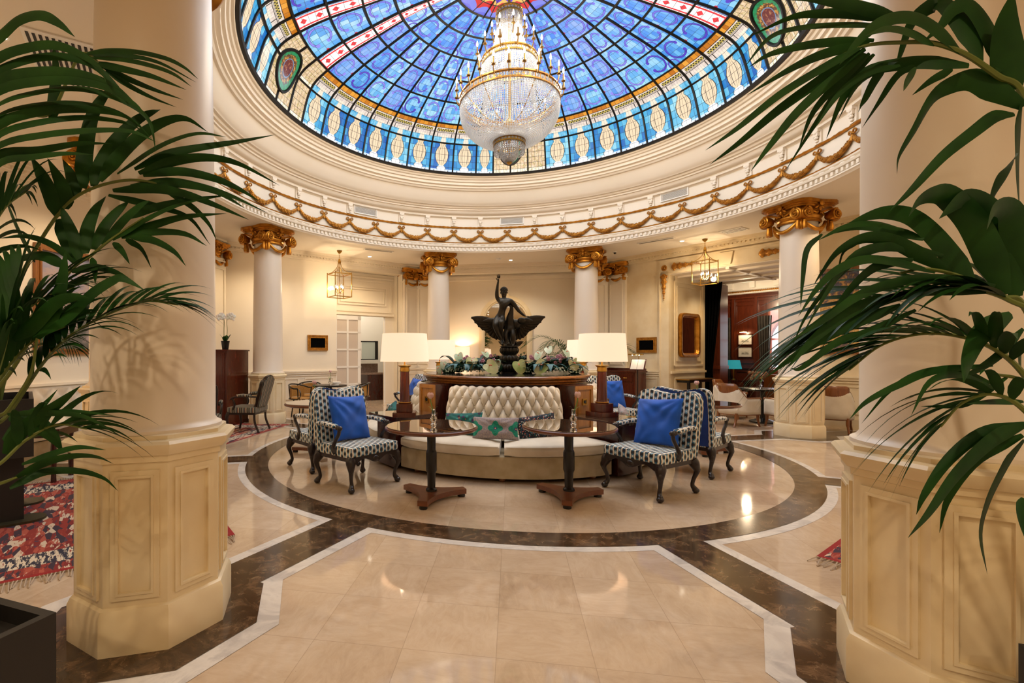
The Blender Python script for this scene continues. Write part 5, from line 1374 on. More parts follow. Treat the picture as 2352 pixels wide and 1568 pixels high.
b = MB(); [b.box((-.27+i*.045,0,-.014),(.022,.8,.006)) for i in range(13)]; b.build('slat', M['iron'], t, smooth=0)
for i, (p, lab) in enumerate((((2.35,5.75),'small black dome camera on the ceiling, left of the pair'), ((2.75,5.6),'black dome camera on the ceiling, right of the pair'))):
    t = empty('dome_camera', (p[0],p[1],SOF), 0, lab, 'camera', 'ceiling cameras'); b = MB(); b.lathe([(0,-.03),(.05,-.02),(.06,0)], 14); b.build('housing', M['white'], t); b = MB(); b.ball((0,0,-.03), .035, 10, 6); b.build('dome', M['black'], t)
t = empty('smoke_detector', (-.35,6.0,SOF), 0, 'round white smoke detector on the ceiling behind the statue', 'smoke detector'); b = MB(); b.lathe([(0,-.04),(.05,-.04),(.08,-.015),(.085,0)], 20); b.build('housing', M['white'], t)

# ------------------------------------------------------------------ back niche: arched mirror, console lamp, corner palms later
t = empty('arched_mirror', (-.165,7.58,0), 0, 'arched mirror in a cream stone surround behind the statue', 'mirror')
b = MB(); ro, ri, zc = .83, .66, 2.53; n = 24
for r0, r1, y0, y1 in ((ri, ro, -.08, .02), (ri+.05, ri+.12, -.11, -.07)):
    out = [(r1, 1.0)]+[(r1*cos(PI*i/n), zc+r1*sin(PI*i/n)) for i in range(n+1)]+[(-r1,1.0)]
    inn = [(r0, 1.0)]+[(r0*cos(PI*i/n), zc+r0*sin(PI*i/n)) for i in range(n+1)]+[(-r0,1.0)]
    for i in range(len(out)-1):
        q = [out[i], out[i+1], inn[i+1], inn[i]]; b.prismy(q[::-1], y0, y1)
b.prismy([(-.08,zc+ro-.17),(.08,zc+ro-.17),(.11,zc+ro+.06),(-.11,zc+ro+.06)], -.13, 0); b.build('stone_surround', M['stone'], t, smooth=30)
b = MB(); pts = [(ri*cos(PI*i/n), zc+ri*sin(PI*i/n)) for i in range(n+1)]+[(-ri,1.0),(ri,1.0)]; b.f([b.v((x,-.02,z)) for x, z in pts]); b.build('mirror_glass', M['mirror'], t, smooth=0)
t = empty('console_table', (-.9,7.35,0), 0, 'narrow console at the back wall carrying a lamp, behind the flowers', 'table'); b = MB(); b.box((0,0,.85),(1.9,.4,.05)); b.build('tabletop', M['mahog'], t, smooth=0)
for sx in (-.85,.85): b = MB(); b.box((sx,0,.41),(.05,.3,.82)); b.build('leg', M['mahog'], t, smooth=0)
t = empty('console_lamp', (-1.52,7.30,.875), 0, 'small lit cream lamp at the back wall left of the arched mirror', 'lamp')
b = MB(); b.lathe([(0,0),(.09,0),(.09,.03),(.03,.06),(.04,.2),(.02,.5),(0,.62)], 16); b.build('base', M['brass'], t); b = MB(); b.lathe([(.24,.53),(.24,.86)], 36); b.build('lampshade', M['shade'], t)

# ------------------------------------------------------------------ right wall: sideboard, menu stand, ornaments, mirror, console, curtain
t = empty('sideboard', wp(45, -2.15, 6.45), -rad(45), 'red mahogany sideboard against the right wall behind the back armchair', 'sideboard')
b = MB(); b.box((0,0,.52),(1.1,.5,.98)); b.box((0,0,1.035),(1.16,.54,.04)); b.box((0,.22,1.085),(1.1,.06,.07)); b.box((-.54,0,1.085),(.04,.5,.06)); b.box((.54,0,1.085),(.04,.5,.06)); b.box((0,0,.05),(1.14,.54,.1)); b.build('body', M['mahogred'], t, smooth=0)
for sx in (-1,1):
    b = MB(); b.box((sx*.27,-.255,.87),(.46,.02,.2)); b.frame(sx*.27-.2,sx*.27+.2,.79,.95,.02,-.275,-.262); o = b.build('drawer', M['mahogred'], t, smooth=0); b = MB(); b.tube([(sx*.27-.05,-.285,.87),(sx*.27+.05,-.285,.87)], .006, 6); b.build('drawer_handle', M['brass'], o)
    b = MB(); b.box((sx*.27,-.255,.42),(.46,.02,.62)); b.frame(sx*.27-.2,sx*.27+.2,.14,.70,.03,-.275,-.262); b.build('door', M['mahogred'], t, smooth=0)
t = empty('menu_stand', wp(45, -1.45, 6.05), -rad(40), 'menu stand with lit open folder on a slim pole, right of the sideboard', 'menu stand')
b = MB(); b.lathe([(0,0),(.15,0),(.15,.015),(.02,.03),(.012,.06),(.012,1.12),(0,1.12)], 16); b.build('pole', M['iron'], t)
Mt = Matrix.Translation((0,0,1.24)) @ Matrix.Rotation(rad(-22),4,'X')
b = MB(Mt); b.box((0,.012,0),(.40,.02,.30)); b.build('leather_folder', M['mahogred'], t, smooth=0)
b = MB(Mt); b.box((-.09,-.003,.0),(.17,.008,.27)); b.box((.09,-.003,0),(.17,.008,.27)); b.build('pages', M['paper'], t, smooth=0)
b = MB(); b.tube([(-.2,-.10,1.50),(.2,-.10,1.50)], .016, 8); b.tube([(0,.06,1.2),(0,.06,1.48),(0,-.1,1.50)], .008, 6); o = b.build('reading_light', M['brass'], t)
b = MB(); [b.ball((sx*.09,-.10,1.482), .012, 8, 5) for sx in (-1,1)]; b.build('bulb', M['bulb'], o)
def ornament(s, z, L, vert, lab):
    t = empty('gilded_ornament', wp(45, s, A-.062, z), -rad(45), lab, 'ornament', 'gilded ornaments around the bar opening'); b = MB()
    n = 14
    for i in range(n):
        q = i/(n-1); r = (.045*(1-q)+.012)*(1 if i % 3 else 1.35); x, zz = (0, -q*L) if vert else (q*L, .0)
        b.ball((x,-.01,zz), r, 8, 6, (1,.5,1))
        for k in (-1,1): b.ball((x+(k*r*.9 if vert else 0),-.005,zz+(0 if vert else k*r*.9)), r*.5, 6, 4, (1,.6,1))
    b.build('carving', M['golddark'], t)
ornament(-.93, OZ+.17, .62, False, 'gilded leaf spray on the beam left of the keystone'); ornament(-1.21, OZ-.06, .62, True, 'gilded leaf drop hanging down the left jamb of the bar opening')
ornament(1.08, OZ+.17, .55, False, 'gilded leaf spray on the beam beside the right column')
t = empty('rosette', wp(45,-1.21,A-.045,OZ+.17), -rad(45), 'round gilded rosette at the corner of the bar opening', 'ornament'); b = MB(); b.lathe([(0,.03),(.03,.028),(.04,.015),(.07,.02),(.08,0)], 16, M=Matrix.Rotation(PI/2,4,'X')); [b.ball((.06*cos(k*PI/4),-.015,.06*sin(k*PI/4)),.018,6,4) for k in range(8)]; b.build('carving', M['golddark'], t)
# mirror on the jamb: local x along the depth of the passage
JX = AZ(45) @ Matrix.Translation((OP0+.03, 0, 0)) @ Matrix.Rotation(PI/2, 4, 'Z')
def jamb_empty(name, d, z, lab, cat):
    t = empty(name, label=lab, cat=cat); t.matrix_world = AZ(45) @ Matrix.Translation((OP0+.012, d, z)) @ Matrix.Rotation(PI/2, 4, 'Z'); return t
t = jamb_empty('rounded_mirror', 7.90, 2.02, 'tall gilded mirror with rounded corners on the jamb beside the black curtain', 'mirror')
def rrect(w, h, r, n=6):
    P_ = []
    for cx_, cz_, a0 in ((w-r,h-r,0),(-w+r,h-r,PI/2),(-w+r,-h+r,PI),(w-r,-h+r,1.5*PI)): P_ += [(cx_+r*cos(a0+PI/2*i/n), cz_+r*sin(a0+PI/2*i/n)) for i in range(n+1)]
    return P_
b = MB(); w_, h_ = .53, .60
rings = [(0,0),(.0,.09),(.03,.10),(.075,.085),(.09,.05),(.10,.055),(.115,.03),(.115,.0)]
lo = [[b.v((x, -y_, z)) for x, z in rrect(w_-k, h_-k, .17-k*.6)] for k, y_ in rings]
for p_, q_ in zip(lo, lo[1:]):
    n = len(p_); [b.f([p_[i],p_[(i+1)%n],q_[(i+1)%n],q_[i]]) for i in range(n)]
b.build('gilded_frame', M['gold'], t)
b = MB(); b.f([b.v((x,-.02,z)) for x, z in rrect(w_-.10, h_-.10, .09)]); b.build('mirror_glass', M['mirror'], t, smooth=0)
t = jamb_empty('console_shelf', 7.95, 0, 'narrow black console table under the rounded mirror', 'table')
b = MB(); b.box((0,-.19,.83),(1.45,.36,.025)); b.build('tabletop', M['brass'], t, smooth=0); b = MB(); b.box((0,-.19,.78),(1.36,.32,.06)); b.build('apron', M['black'], t, smooth=0)
for sx in (-.62,0,.62): b = MB(); b.box((sx,-.3,.375),(.06,.06,.75)); b.build('leg', M['black'], t, smooth=0)
t = empty('black_curtain', wp(45, OP0+.14, 9.0, 0), -rad(45), 'long black curtain gathered at the bar entrance', 'curtain')
b = MB()
def g(u, v):
    w = .36-.20*(1-v)**1.2*(1 if v < .9 else 1); w = .18+.22*max(0, (v-.28))/.72 if v > .28 else .18+.10*(1-v/.28)
    return (u*w*1.2-.2, .05*sin(u*2*PI*5)+.02, v*3.55)
b.grid(g, 60, 24); b.build('cloth', M['blacksatin'], t, smooth=80)
# ------------------------------------------------------------------ the bar beyond
BD = 12.6
def f(b):
    wall_seg(b,-4.5,-.80,BD,0,3.55,.25); wall_seg(b,.55,4.5,BD,0,3.55,.25); wall_seg(b,-.80,.55,BD,0,.95,.25); wall_seg(b,-.80,.55,BD,2.9,3.55,.25)
    for z, h, d in ((3.42,.06,.1),(3.34,.08,.05),(1.05,.05,.05),(.1,.2,.04)): b.box((-1.5,BD-d/2,z),(4.2,d,h))
    for s0, s1 in ((-2.75,-2.35),(-1.78,-1.18),(-1.1,-.86),(-2.25,-1.88)): b.frame(s0,s1,1.2,3.2,.04,BD-.03,BD); b.frame(s0,s1,.28,.95,.04,BD-.03,BD)
    for s in (-1.83,-1.13): b.box((s,BD-.05,1.75),(.09,.1,3.3))
    n = 12
    for i in range(n): # arch spandrels
        a0, a1 = PI*.5*i/n, PI*.5*(i+1)/n
        b.prismy([(-.80+1.1*(1-cos(a0)),1.8+1.1*sin(a0)),(-.80+1.1*(1-cos(a1)),1.8+1.1*sin(a1)),(-.80,2.95)], BD-.04, BD+.2)
    b.box((-2.9,8.95+1.6,1.8),(.2,3.3,3.6)); b.box((-1.06,9.75,1.78),(.24,.5,3.55)); b.box((-1.06,9.72,1.12),(.30,.56,.1))
mk('wall_bar', 45, f, M['panel'], 'red-brown wood panelled bar wall')
def f(b): b.box((.5,BD+.1,3.82),(9,.4,.55)); [b.box((-1.9+i*.7,BD-.16,3.83),(.16,.12,.2)) for i in range(5)]; b.box((.5,BD-.13,3.58),(9,.14,.05)); b.box((.5,11.3,4.1),(9,3,.08))
mk('ceiling_bar', 45, f, M['white'], 'white bar cornice and ceiling')
def f(b): [b.box((-2.7+i*.05,BD-.19,3.61),(.035,.05,.05)) for i in range(100)]; [b.box((-2.7+i*.05,BD-.2,4.0),(.035,.05,.05)) for i in range(100)]
mk('trim_gilded_bar', 45, f, M['gold'], 'gilded bead band on the bar cornice')
t = empty('window_2', wp(45, -.12, BD+.12), -rad(45)); struct(t, 'arched bar window with dark glazing bars, bright daylight outside')
b = MB(); b.box((0,.1,1.9),(1.5,.02,2.2)); b.build('pane', M['win'], t, smooth=0)
b = MB(); [b.box((x,.04,1.9),(.05,.06,2.1)) for x in (-.66,0,.66)]; [b.box((0,.04,z),(1.35,.06,.06)) for z in (.97,1.4,2.0,2.62)]; b.build('window_frame', M['panel'], t, smooth=0)
for i, (s, w, lab) in enumerate(((-2.06,.34,'grey draped curtain left of the etchings in the bar'), (-.86,.42,'grey draped curtain right of the etchings in the bar'))):
    t = empty('grey_curtain', wp(45, s, BD-.14), -rad(45), lab, 'curtain', 'grey bar curtains'); b = MB()
    def g(u, v): k = (.55+.45*abs(v-.25)/.75); return ((u-.5)*w*k*(1 if i else 1)+(.0 if i else .10*(1-v)), .045*sin(u*2*PI*5), .02+2.75*v)
    b.grid(g, 50, 20); b.build('cloth', PN('grey_curtain_cloth', '#3d3a36', '#55504a', 5, .85), t, smooth=80)
for z, lab in ((2.0,'upper framed etching lit by a picture light in the bar'), (1.58,'lower framed etching on the bar wall')):
    t = empty('etching', wp(45, -1.48, BD-.003, z), -rad(45), lab, 'picture', 'etchings in the bar'); b = MB(); b.frame(-.23,.23,-.19,.19,.03,-.03,0); b.build('wooden_frame', M['mahog'], t, smooth=0)
    b = MB(); b.face([(-.2,-.015,-.16),(.2,-.015,-.16),(.2,-.015,.16),(-.2,-.015,.16)]); b.build('mount', M['paper'], t, smooth=0)
    b = MB(); b.face([(-.11,-.018,-.08),(.11,-.018,-.08),(.11,-.018,.07),(-.11,-.018,.07)], [(0,0),(1,0),(1,1),(0,1)]); b.build('print', M['pic_etch'], t, smooth=0)
t = empty('picture_light', wp(45, -1.48, BD-.02, 2.25), -rad(45), 'brass picture light above the upper etching', 'lamp'); b = MB(); b.tube([(-.12,-.14,.02),(.12,-.14,.02)], .022, 8); b.tube([(0,0,0),(0,-.14,.03)], .008, 6); b.build('brass_arm', M['brass'], t); b = MB(); b.tube([(-.1,-.14,.0),(.1,-.14,.0)], .012, 6); b.build('bulb', M['bulb'], t)
t = empty('bar_table', wp(45, -1.62, BD-.55), -rad(45), 'low dark side table under the etchings in the bar', 'table'); b = MB(); b.box((0,0,.62),(.9,.5,.05)); b.build('tabletop', M['mahog'], t, smooth=0); [ (lambda bb: (bb.box((sx*.4,0,.3),(.05,.4,.6)), bb.build('leg', M['mahog'], t, smooth=0)))(MB()) for sx in (-1,1)]
t = empty('teal_lamp', wp(45, -1.62, BD-.55, .645), 0, 'small lamp with a lit teal shade under the etchings', 'lamp'); b = MB(); b.lathe([(0,0),(.07,0),(.07,.02),(.02,.05),(.03,.15),(.02,.40),(0,.42)], 14); b.build('base', M['brass'], t); b = MB(); b.lathe([(.24,.37),(.18,.66)], 30); b.build('lampshade', M['tealshade'], t)
def tub_chair():
    t = empty('tub_chair')
    def arc(a, r=.31): return Vector((r*sin(a), r*cos(a)*.98, 0))
    b = MB()
    def g(u, v):
        a = rad(-120+240*u); k = max(0, min(1, (abs(a)-.75)/.75)); k = k*k*(3-2*k); zt = .80-.22*k; y = cos(a)*.29; 
        if abs(a) > PI/2: y = -.29*(abs(a)-PI/2)/(PI/6)
        x = .30*sin(a) if abs(a) < PI/2 else .30*math.copysign(1, a)
        return (x, y, .26+(zt-.26)*v)
    b.grid(g, 40, 5); o = b.build('upholstered_shell', M['cream_up'], t, smooth=60); sm = o.modifiers.new('s','SOLIDIFY'); sm.thickness = .05; sm.offset = 0
    b = MB(); b.tube([Vector(g(i/40,1))+Vector((0,0,.0)) for i in range(41)], .026, 8)
    b.ball(g(0,.98), .035, 8, 6); b.ball(g(1,.98), .035, 8, 6)
    b.build('wooden_rim', M['walnut'], t)
    b = MB(); b.grid(lambda u, v: Vector(g(.27+.46*u, 1))*1.0+Vector((0,.02+.03*v,-.15+.24*v)), 20, 3); o = b.build('crest_board', M['walnut'], t, smooth=60); sm = o.modifiers.new('s','SOLIDIFY'); sm.thickness = .03
    b = MB(); b.box((0,-.02,.40),(.52,.5,.1), bev=.03); b.build('seat', M['cream_up'], t)
    b = MB(); b.tube([Vector(g(i/40,0)) for i in range(41)], .024, 8); b.box((0,-.28,.28),(.56,.04,.06)); b.build('seat_rail', M['walnut'], t)
    for x, y, dy in ((-.27,-.27,-.03),(.27,-.27,-.03),(-.22,.22,.08),(.22,.22,.08)):
        b = MB(); b.tube(smoothpath([(x,y,.28),(x,y+dy*.2,.15),(x*1.08,y+dy,0)],4), [.028]*5+[.02]*4, 8); b.build('leg', M['walnut'], t)
    return t
tc = tub_chair(); tc.location = (4.72,3.25,0); tc.rotation_euler.z = rad(24+90); tag(tc, 'tub chair with brown wooden crest and cream sides, left of the bar table', 'chair', 'cream tub chairs')
dup(tc, (5.15,4.65,0), rad(-40+90), 'tub chair behind the dark bar table, only its wooden crest shows')
dup(tc, (5.62,3.0,0), rad(100+90), 'cream tub chair at the bar table, cut off by the right column')
dup(tc, (6.25,2.75,0), rad(60+90), 'cream tub chair between the right column and the right foreground column')
t = darktable((5.50,3.80,0), 'dark round table among the cream tub chairs by the bar', .46)
vase((5.42,3.72,.75), 'glass bud vase on the dark table by the bar', 'pale flower in the vase on the dark table by the bar', 6, .34)
t = empty('striped_chair', wp(45,-1.35,11.0), rad(-45+140), 'striped upholstered chair in the bar under the teal lamp', 'chair'); b = MB(); b.box((0,0,.42),(.55,.5,.12), bev=.03); b.build('seat', M['stripe'], t, boxuv=True); b = MB(); b.box((0,.25,.68),(.55,.08,.5), bev=.02); b.build('backrest', M['stripe'], t, boxuv=True)
for sx in (-1,1):
    for sy in (-1,1): b = MB(); b.box((sx*.24,sy*.21,.18),(.04,.04,.36)); b.build('leg', M['mahog'], t, smooth=0)
t = empty('bar_sideboard', wp(45,-.25,11.7), -rad(45), 'brown sideboard with dried flowers under the bar window', 'sideboard'); b = MB(); b.box((0,0,.42),(1.1,.45,.82)); b.box((0,0,.85),(1.2,.5,.05)); b.build('body', M['walnut'], t, smooth=0)
t = empty('dried_flowers', wp(45,-.45,10.8), 0, 'bunch of brown and pink flowers left of the right column at the bar', 'flowers'); b = MB(); [b.ball((rnd.uniform(-.2,.2),rnd.uniform(-.2,.2),.86+rnd.uniform(-.12,.12)), .05, 6, 4) for _ in range(30)]; b.build('flower_head', PN('brown_petals','#8a5a34','#c08a6a',20,.7), t); b = MB(); b.lathe([(0,0),(.14,0),(.16,.7),(.12,.75),(0,.75)],16); b.build('pot', M['mahog'], t)
# ------------------------------------------------------------------ palms: mid-rib curves and blades in metres
# FR: mid-rib, leaflet length, leaflets per side, droop, width, roll, bare share of the stalk; BL: mid-rib, blades (curve, width)
FR = {'left':[([(-1.924,-6.240,1.177),(-1.879,-6.182,1.269),(-1.777,-6.114,1.489),(-1.711,-6.002,1.625),(-1.553,-5.875,1.731),(-1.436,-5.805,1.723)],0.3,20,0.4,0.034,-25,0.3),
([(-1.860,-6.331,1.117),(-1.768,-6.316,1.102),(-1.711,-6.256,1.186),(-1.648,-6.195,1.234),(-1.579,-6.133,1.210)],0.3,7,0.4,0.04,40,0.4),
([(-1.860,-6.331,1.272),(-1.838,-6.276,1.442),(-1.827,-6.224,1.588),(-1.811,-6.120,1.715),(-1.765,-6.011,1.781)],0.38,14,0.4,0.032,15,0.35),
([(-1.917,-6.289,1.186),(-1.908,-6.237,1.325),(-1.879,-6.182,1.455),(-1.828,-6.123,1.558),(-1.755,-6.060,1.613)],0.38,14,0.4,0.04,30,0.3),
([(-1.845,-6.328,1.179),(-1.784,-6.318,1.366),(-1.790,-6.269,1.522),(-1.811,-6.221,1.687),(-1.837,-6.175,1.827)],0.36,12,0.35,0.04,50,0.35),
([(-2.177,-6.129,1.346),(-2.124,-6.121,1.702),(-2.071,-6.112,1.952),(-2.054,-6.059,2.110),(-2.064,-5.959,2.217)],0.36,12,0.45,0.034,30,0.4),
],
'right':[([(1.703,-6.000,1.319),(1.658,-5.977,1.600),(1.598,-5.967,1.669),(1.528,-5.937,1.709),(1.410,-5.916,1.715),(1.269,-5.899,1.683),(1.193,-5.851,1.621),(1.111,-5.823,1.537)],0.36,26,0.36,0.036,20,0.3),
([(1.634,-6.062,1.261),(1.535,-6.078,1.441),(1.439,-6.074,1.531),(1.328,-6.041,1.565),(1.221,-6.008,1.533),(1.146,-5.970,1.448)],0.32,18,0.36,0.034,10,0.25),
([(1.577,-6.122,1.221),(1.461,-6.161,1.346),(1.395,-6.152,1.387),(1.337,-6.131,1.359),(1.293,-6.118,1.287)],0.26,8,0.5,0.03,-20,0.3),
],
}
BL = {'left':[([(-2.046,-6.209,1.354),(-2.038,-6.208,1.861),(-2.012,-6.204,2.233),(-1.996,-6.201,2.504),(-1.979,-6.198,2.723)],[([(-1.979,-6.198,2.690),(-1.897,-6.199,2.739),(-1.809,-6.206,2.780),(-1.704,-6.214,2.779),(-1.613,-6.226,2.730),(-1.520,-6.241,2.655)],0.074),
([(-1.996,-6.201,2.580),(-1.894,-6.202,2.647),(-1.770,-6.206,2.666),(-1.646,-6.216,2.657),(-1.529,-6.229,2.609),(-1.419,-6.246,2.535),(-1.358,-6.273,2.455)],0.041),
([(-1.999,-6.202,2.546),(-1.908,-6.191,2.608),(-1.776,-6.176,2.646),(-1.645,-6.162,2.646),(-1.532,-6.152,2.607),(-1.436,-6.146,2.519),(-1.395,-6.149,2.464)],0.041),
([(-2.002,-6.202,2.504),(-1.897,-6.200,2.561),(-1.792,-6.204,2.572),(-1.647,-6.206,2.565),(-1.501,-6.211,2.532),(-1.373,-6.220,2.472),(-1.264,-6.235,2.384)],0.041),
([(-2.006,-6.203,2.453),(-1.893,-6.203,2.520),(-1.742,-6.206,2.533),(-1.576,-6.211,2.520),(-1.418,-6.220,2.476),(-1.280,-6.236,2.393),(-1.208,-6.265,2.324)],0.037),
([(-2.009,-6.203,2.402),(-1.909,-6.190,2.478),(-1.804,-6.178,2.509),(-1.650,-6.159,2.528),(-1.521,-6.144,2.511),(-1.391,-6.130,2.457),(-1.313,-6.125,2.387),(-1.283,-6.128,2.269)],0.041),
([(-2.012,-6.204,2.351),(-1.931,-6.172,2.447),(-1.831,-6.129,2.495),(-1.707,-6.078,2.520),(-1.588,-6.024,2.511),(-1.512,-5.975,2.475),(-1.469,-5.928,2.421)],0.041),
([(-2.016,-6.204,2.301),(-1.930,-6.174,2.408),(-1.785,-6.126,2.467),(-1.640,-6.074,2.486),(-1.527,-6.024,2.479),(-1.475,-5.982,2.443)],0.037),
([(-2.019,-6.205,2.250),(-1.928,-6.175,2.367),(-1.797,-6.133,2.421),(-1.651,-6.084,2.451),(-1.518,-6.034,2.447),(-1.451,-5.993,2.423)],0.037),
([(-2.022,-6.205,2.216),(-1.896,-6.200,2.311),(-1.709,-6.192,2.338),(-1.509,-6.185,2.342),(-1.341,-6.186,2.325),(-1.225,-6.199,2.271)],0.037),
([(-2.026,-6.206,2.182),(-1.915,-6.185,2.277),(-1.769,-6.157,2.295),(-1.622,-6.128,2.323),(-1.492,-6.102,2.325)],0.034),
([(-2.029,-6.207,2.132),(-1.895,-6.201,2.240),(-1.756,-6.202,2.250),(-1.599,-6.205,2.252),(-1.468,-6.214,2.234)],0.030),
]),
([(-2.291,-5.996,2.255),(-2.178,-5.978,2.486),(-2.064,-5.959,2.553),(-1.951,-5.940,2.572),(-1.829,-5.920,2.819),(-1.733,-5.905,2.774)],[([(-1.829,-5.920,2.823),(-1.710,-5.919,2.829),(-1.559,-5.920,2.809),(-1.408,-5.926,2.762),(-1.304,-5.943,2.701),(-1.222,-5.967,2.630)],0.031),
([(-1.801,-5.916,2.811),(-1.627,-5.916,2.786),(-1.466,-5.932,2.732),(-1.340,-5.961,2.667),(-1.229,-5.998,2.582)],0.033),
([(-1.773,-5.911,2.789),(-1.626,-5.918,2.743),(-1.463,-5.935,2.684),(-1.282,-5.958,2.596)],0.035),
([(-1.735,-5.905,2.770),(-1.648,-5.845,2.739),(-1.581,-5.767,2.727),(-1.510,-5.677,2.723)],0.035),
([(-1.716,-5.902,2.751),(-1.640,-5.854,2.704),(-1.582,-5.793,2.680),(-1.511,-5.721,2.664)],0.031),
([(-1.867,-5.927,2.811),(-1.773,-5.889,2.835),(-1.656,-5.836,2.851),(-1.548,-5.780,2.841),(-1.413,-5.715,2.776)],0.029),
([(-1.952,-5.940,2.527),(-1.972,-5.912,2.659),(-2.009,-5.871,2.803),(-2.073,-5.826,2.962)],0.050),
]),
([(-2.403,-5.913,1.326),(-2.284,-5.894,1.648),(-2.165,-5.874,1.909),(-2.018,-5.850,2.147),(-1.889,-5.829,2.255),(-1.689,-5.796,2.305),(-1.494,-5.764,2.265),(-1.332,-5.737,2.191)],[([(-2.022,-5.851,2.136),(-2.026,-5.884,2.225),(-2.028,-5.932,2.315),(-2.011,-5.986,2.364)],0.076),
([(-1.988,-5.845,2.171),(-1.971,-5.877,2.264),(-1.986,-5.930,2.371)],0.072),
([(-1.943,-5.838,2.231),(-1.979,-5.821,2.324),(-2.050,-5.799,2.424)],0.064),
([(-1.904,-5.831,2.266),(-1.915,-5.820,2.381),(-1.916,-5.802,2.510),(-1.905,-5.778,2.642),(-1.865,-5.747,2.748),(-1.850,-5.719,2.772)],0.068),
([(-1.859,-5.824,2.276),(-1.856,-5.804,2.363),(-1.810,-5.768,2.497),(-1.735,-5.722,2.615),(-1.680,-5.676,2.680),(-1.667,-5.634,2.711)],0.064),
([(-1.830,-5.819,2.301),(-1.778,-5.790,2.404),(-1.692,-5.745,2.529),(-1.596,-5.694,2.618),(-1.520,-5.641,2.650),(-1.442,-5.586,2.604)],0.056),
([(-1.751,-5.806,2.336),(-1.590,-5.810,2.423),(-1.442,-5.830,2.462),(-1.295,-5.858,2.465),(-1.145,-5.891,2.421)],0.048),
([(-1.672,-5.793,2.356),(-1.539,-5.764,2.427),(-1.408,-5.731,2.462),(-1.236,-5.689,2.495),(-1.053,-5.645,2.535)],0.044),
([(-1.652,-5.790,2.336),(-1.503,-5.753,2.396),(-1.366,-5.712,2.421),(-1.228,-5.668,2.401),(-1.047,-5.614,2.307)],0.044),
([(-1.632,-5.787,2.326),(-1.475,-5.761,2.346),(-1.317,-5.734,2.316),(-1.199,-5.714,2.266),(-1.101,-5.697,2.206)],0.040),
([(-1.771,-5.809,2.256),(-1.575,-5.801,2.257),(-1.406,-5.808,2.221),(-1.237,-5.821,2.155),(-1.071,-5.838,2.081)],0.044),
([(-1.692,-5.796,2.281),(-1.532,-5.772,2.305),(-1.392,-5.752,2.284),(-1.243,-5.731,2.238),(-1.054,-5.704,2.147)],0.044),
([(-1.593,-5.780,2.286),(-1.415,-5.795,2.270),(-1.231,-5.829,2.214),(-1.068,-5.877,2.120)],0.036),
([(-1.790,-5.813,2.236),(-1.677,-5.762,2.216),(-1.590,-5.701,2.199),(-1.503,-5.632,2.163),(-1.446,-5.562,2.049)],0.036),
([(-1.534,-5.771,2.256),(-1.441,-5.716,2.198),(-1.396,-5.652,2.132),(-1.395,-5.585,2.064)],0.028),
([(-1.731,-5.803,2.126),(-1.597,-5.776,2.177),(-1.443,-5.743,2.215),(-1.250,-5.703,2.243)],0.040),
([(-2.017,-5.850,2.126),(-1.968,-5.863,2.040),(-1.911,-5.885,1.945),(-1.849,-5.911,1.889)],0.064),
([(-2.126,-5.868,1.925),(-2.239,-5.843,2.066),(-2.355,-5.798,2.208),(-2.475,-5.743,2.371)],0.028),
]),
([(-2.273,-5.993,1.181),(-2.102,-5.965,1.468),(-1.894,-5.931,1.839),(-1.782,-5.913,1.935),(-1.687,-5.897,2.012),(-1.553,-5.875,2.102)],[([(-1.834,-5.921,1.916),(-1.864,-5.918,2.013),(-1.913,-5.915,2.112),(-1.944,-5.907,2.164)],0.054),
([(-1.806,-5.917,1.944),(-1.836,-5.881,2.060),(-1.849,-5.823,2.175),(-1.858,-5.755,2.253)],0.061),
([(-1.773,-5.911,1.963),(-1.757,-5.871,2.078),(-1.723,-5.811,2.183),(-1.734,-5.750,2.233)],0.058),
([(-1.735,-5.905,1.983),(-1.651,-5.890,2.088),(-1.576,-5.877,2.155),(-1.530,-5.868,2.179)],0.054),
([(-1.688,-5.897,2.006),(-1.558,-5.885,2.085),(-1.408,-5.874,2.147),(-1.249,-5.864,2.178)],0.046),
([(-1.650,-5.891,2.021),(-1.526,-5.860,2.071),(-1.394,-5.823,2.114),(-1.219,-5.776,2.134)],0.038),
([(-1.650,-5.891,2.016),(-1.513,-5.876,2.038),(-1.365,-5.862,2.028),(-1.259,-5.858,1.971)],0.035),
([(-1.612,-5.885,2.016),(-1.491,-5.901,1.995),(-1.362,-5.933,1.935),(-1.268,-5.979,1.861)],0.035),
([(-1.688,-5.897,1.992),(-1.622,-5.922,1.951),(-1.544,-5.961,1.880)],0.031),
([(-1.631,-5.888,2.006),(-1.608,-5.828,1.976),(-1.621,-5.747,1.902)],0.031),
([(-1.782,-5.913,1.925),(-1.697,-5.981,1.854),(-1.589,-6.085,1.781)],0.035),
([(-1.867,-5.927,1.863),(-1.731,-5.953,1.874),(-1.572,-5.998,1.838),(-1.403,-6.053,1.759)],0.035),
([(-1.895,-5.931,1.887),(-2.002,-5.935,1.938),(-2.117,-5.934,1.932),(-2.237,-5.931,1.887)],0.050),
([(-1.857,-5.925,1.906),(-1.930,-5.960,1.977),(-2.007,-6.007,2.007),(-2.075,-6.059,1.988)],0.031),
]),
([(-1.924,-6.240,1.160),(-1.827,-6.224,1.292),(-1.746,-6.211,1.424),(-1.721,-6.207,1.562)],[([(-1.722,-6.207,1.562),(-1.676,-6.197,1.652),(-1.647,-6.188,1.751),(-1.635,-6.182,1.834),(-1.629,-6.176,1.896)],0.076),
([(-1.738,-6.209,1.562),(-1.616,-6.191,1.643),(-1.517,-6.177,1.733),(-1.434,-6.166,1.782),(-1.391,-6.162,1.785),(-1.312,-6.152,1.742)],0.063),
([(-1.811,-6.221,1.555),(-1.727,-6.219,1.610),(-1.631,-6.220,1.690),(-1.541,-6.225,1.711),(-1.467,-6.235,1.705)],0.056),
]),
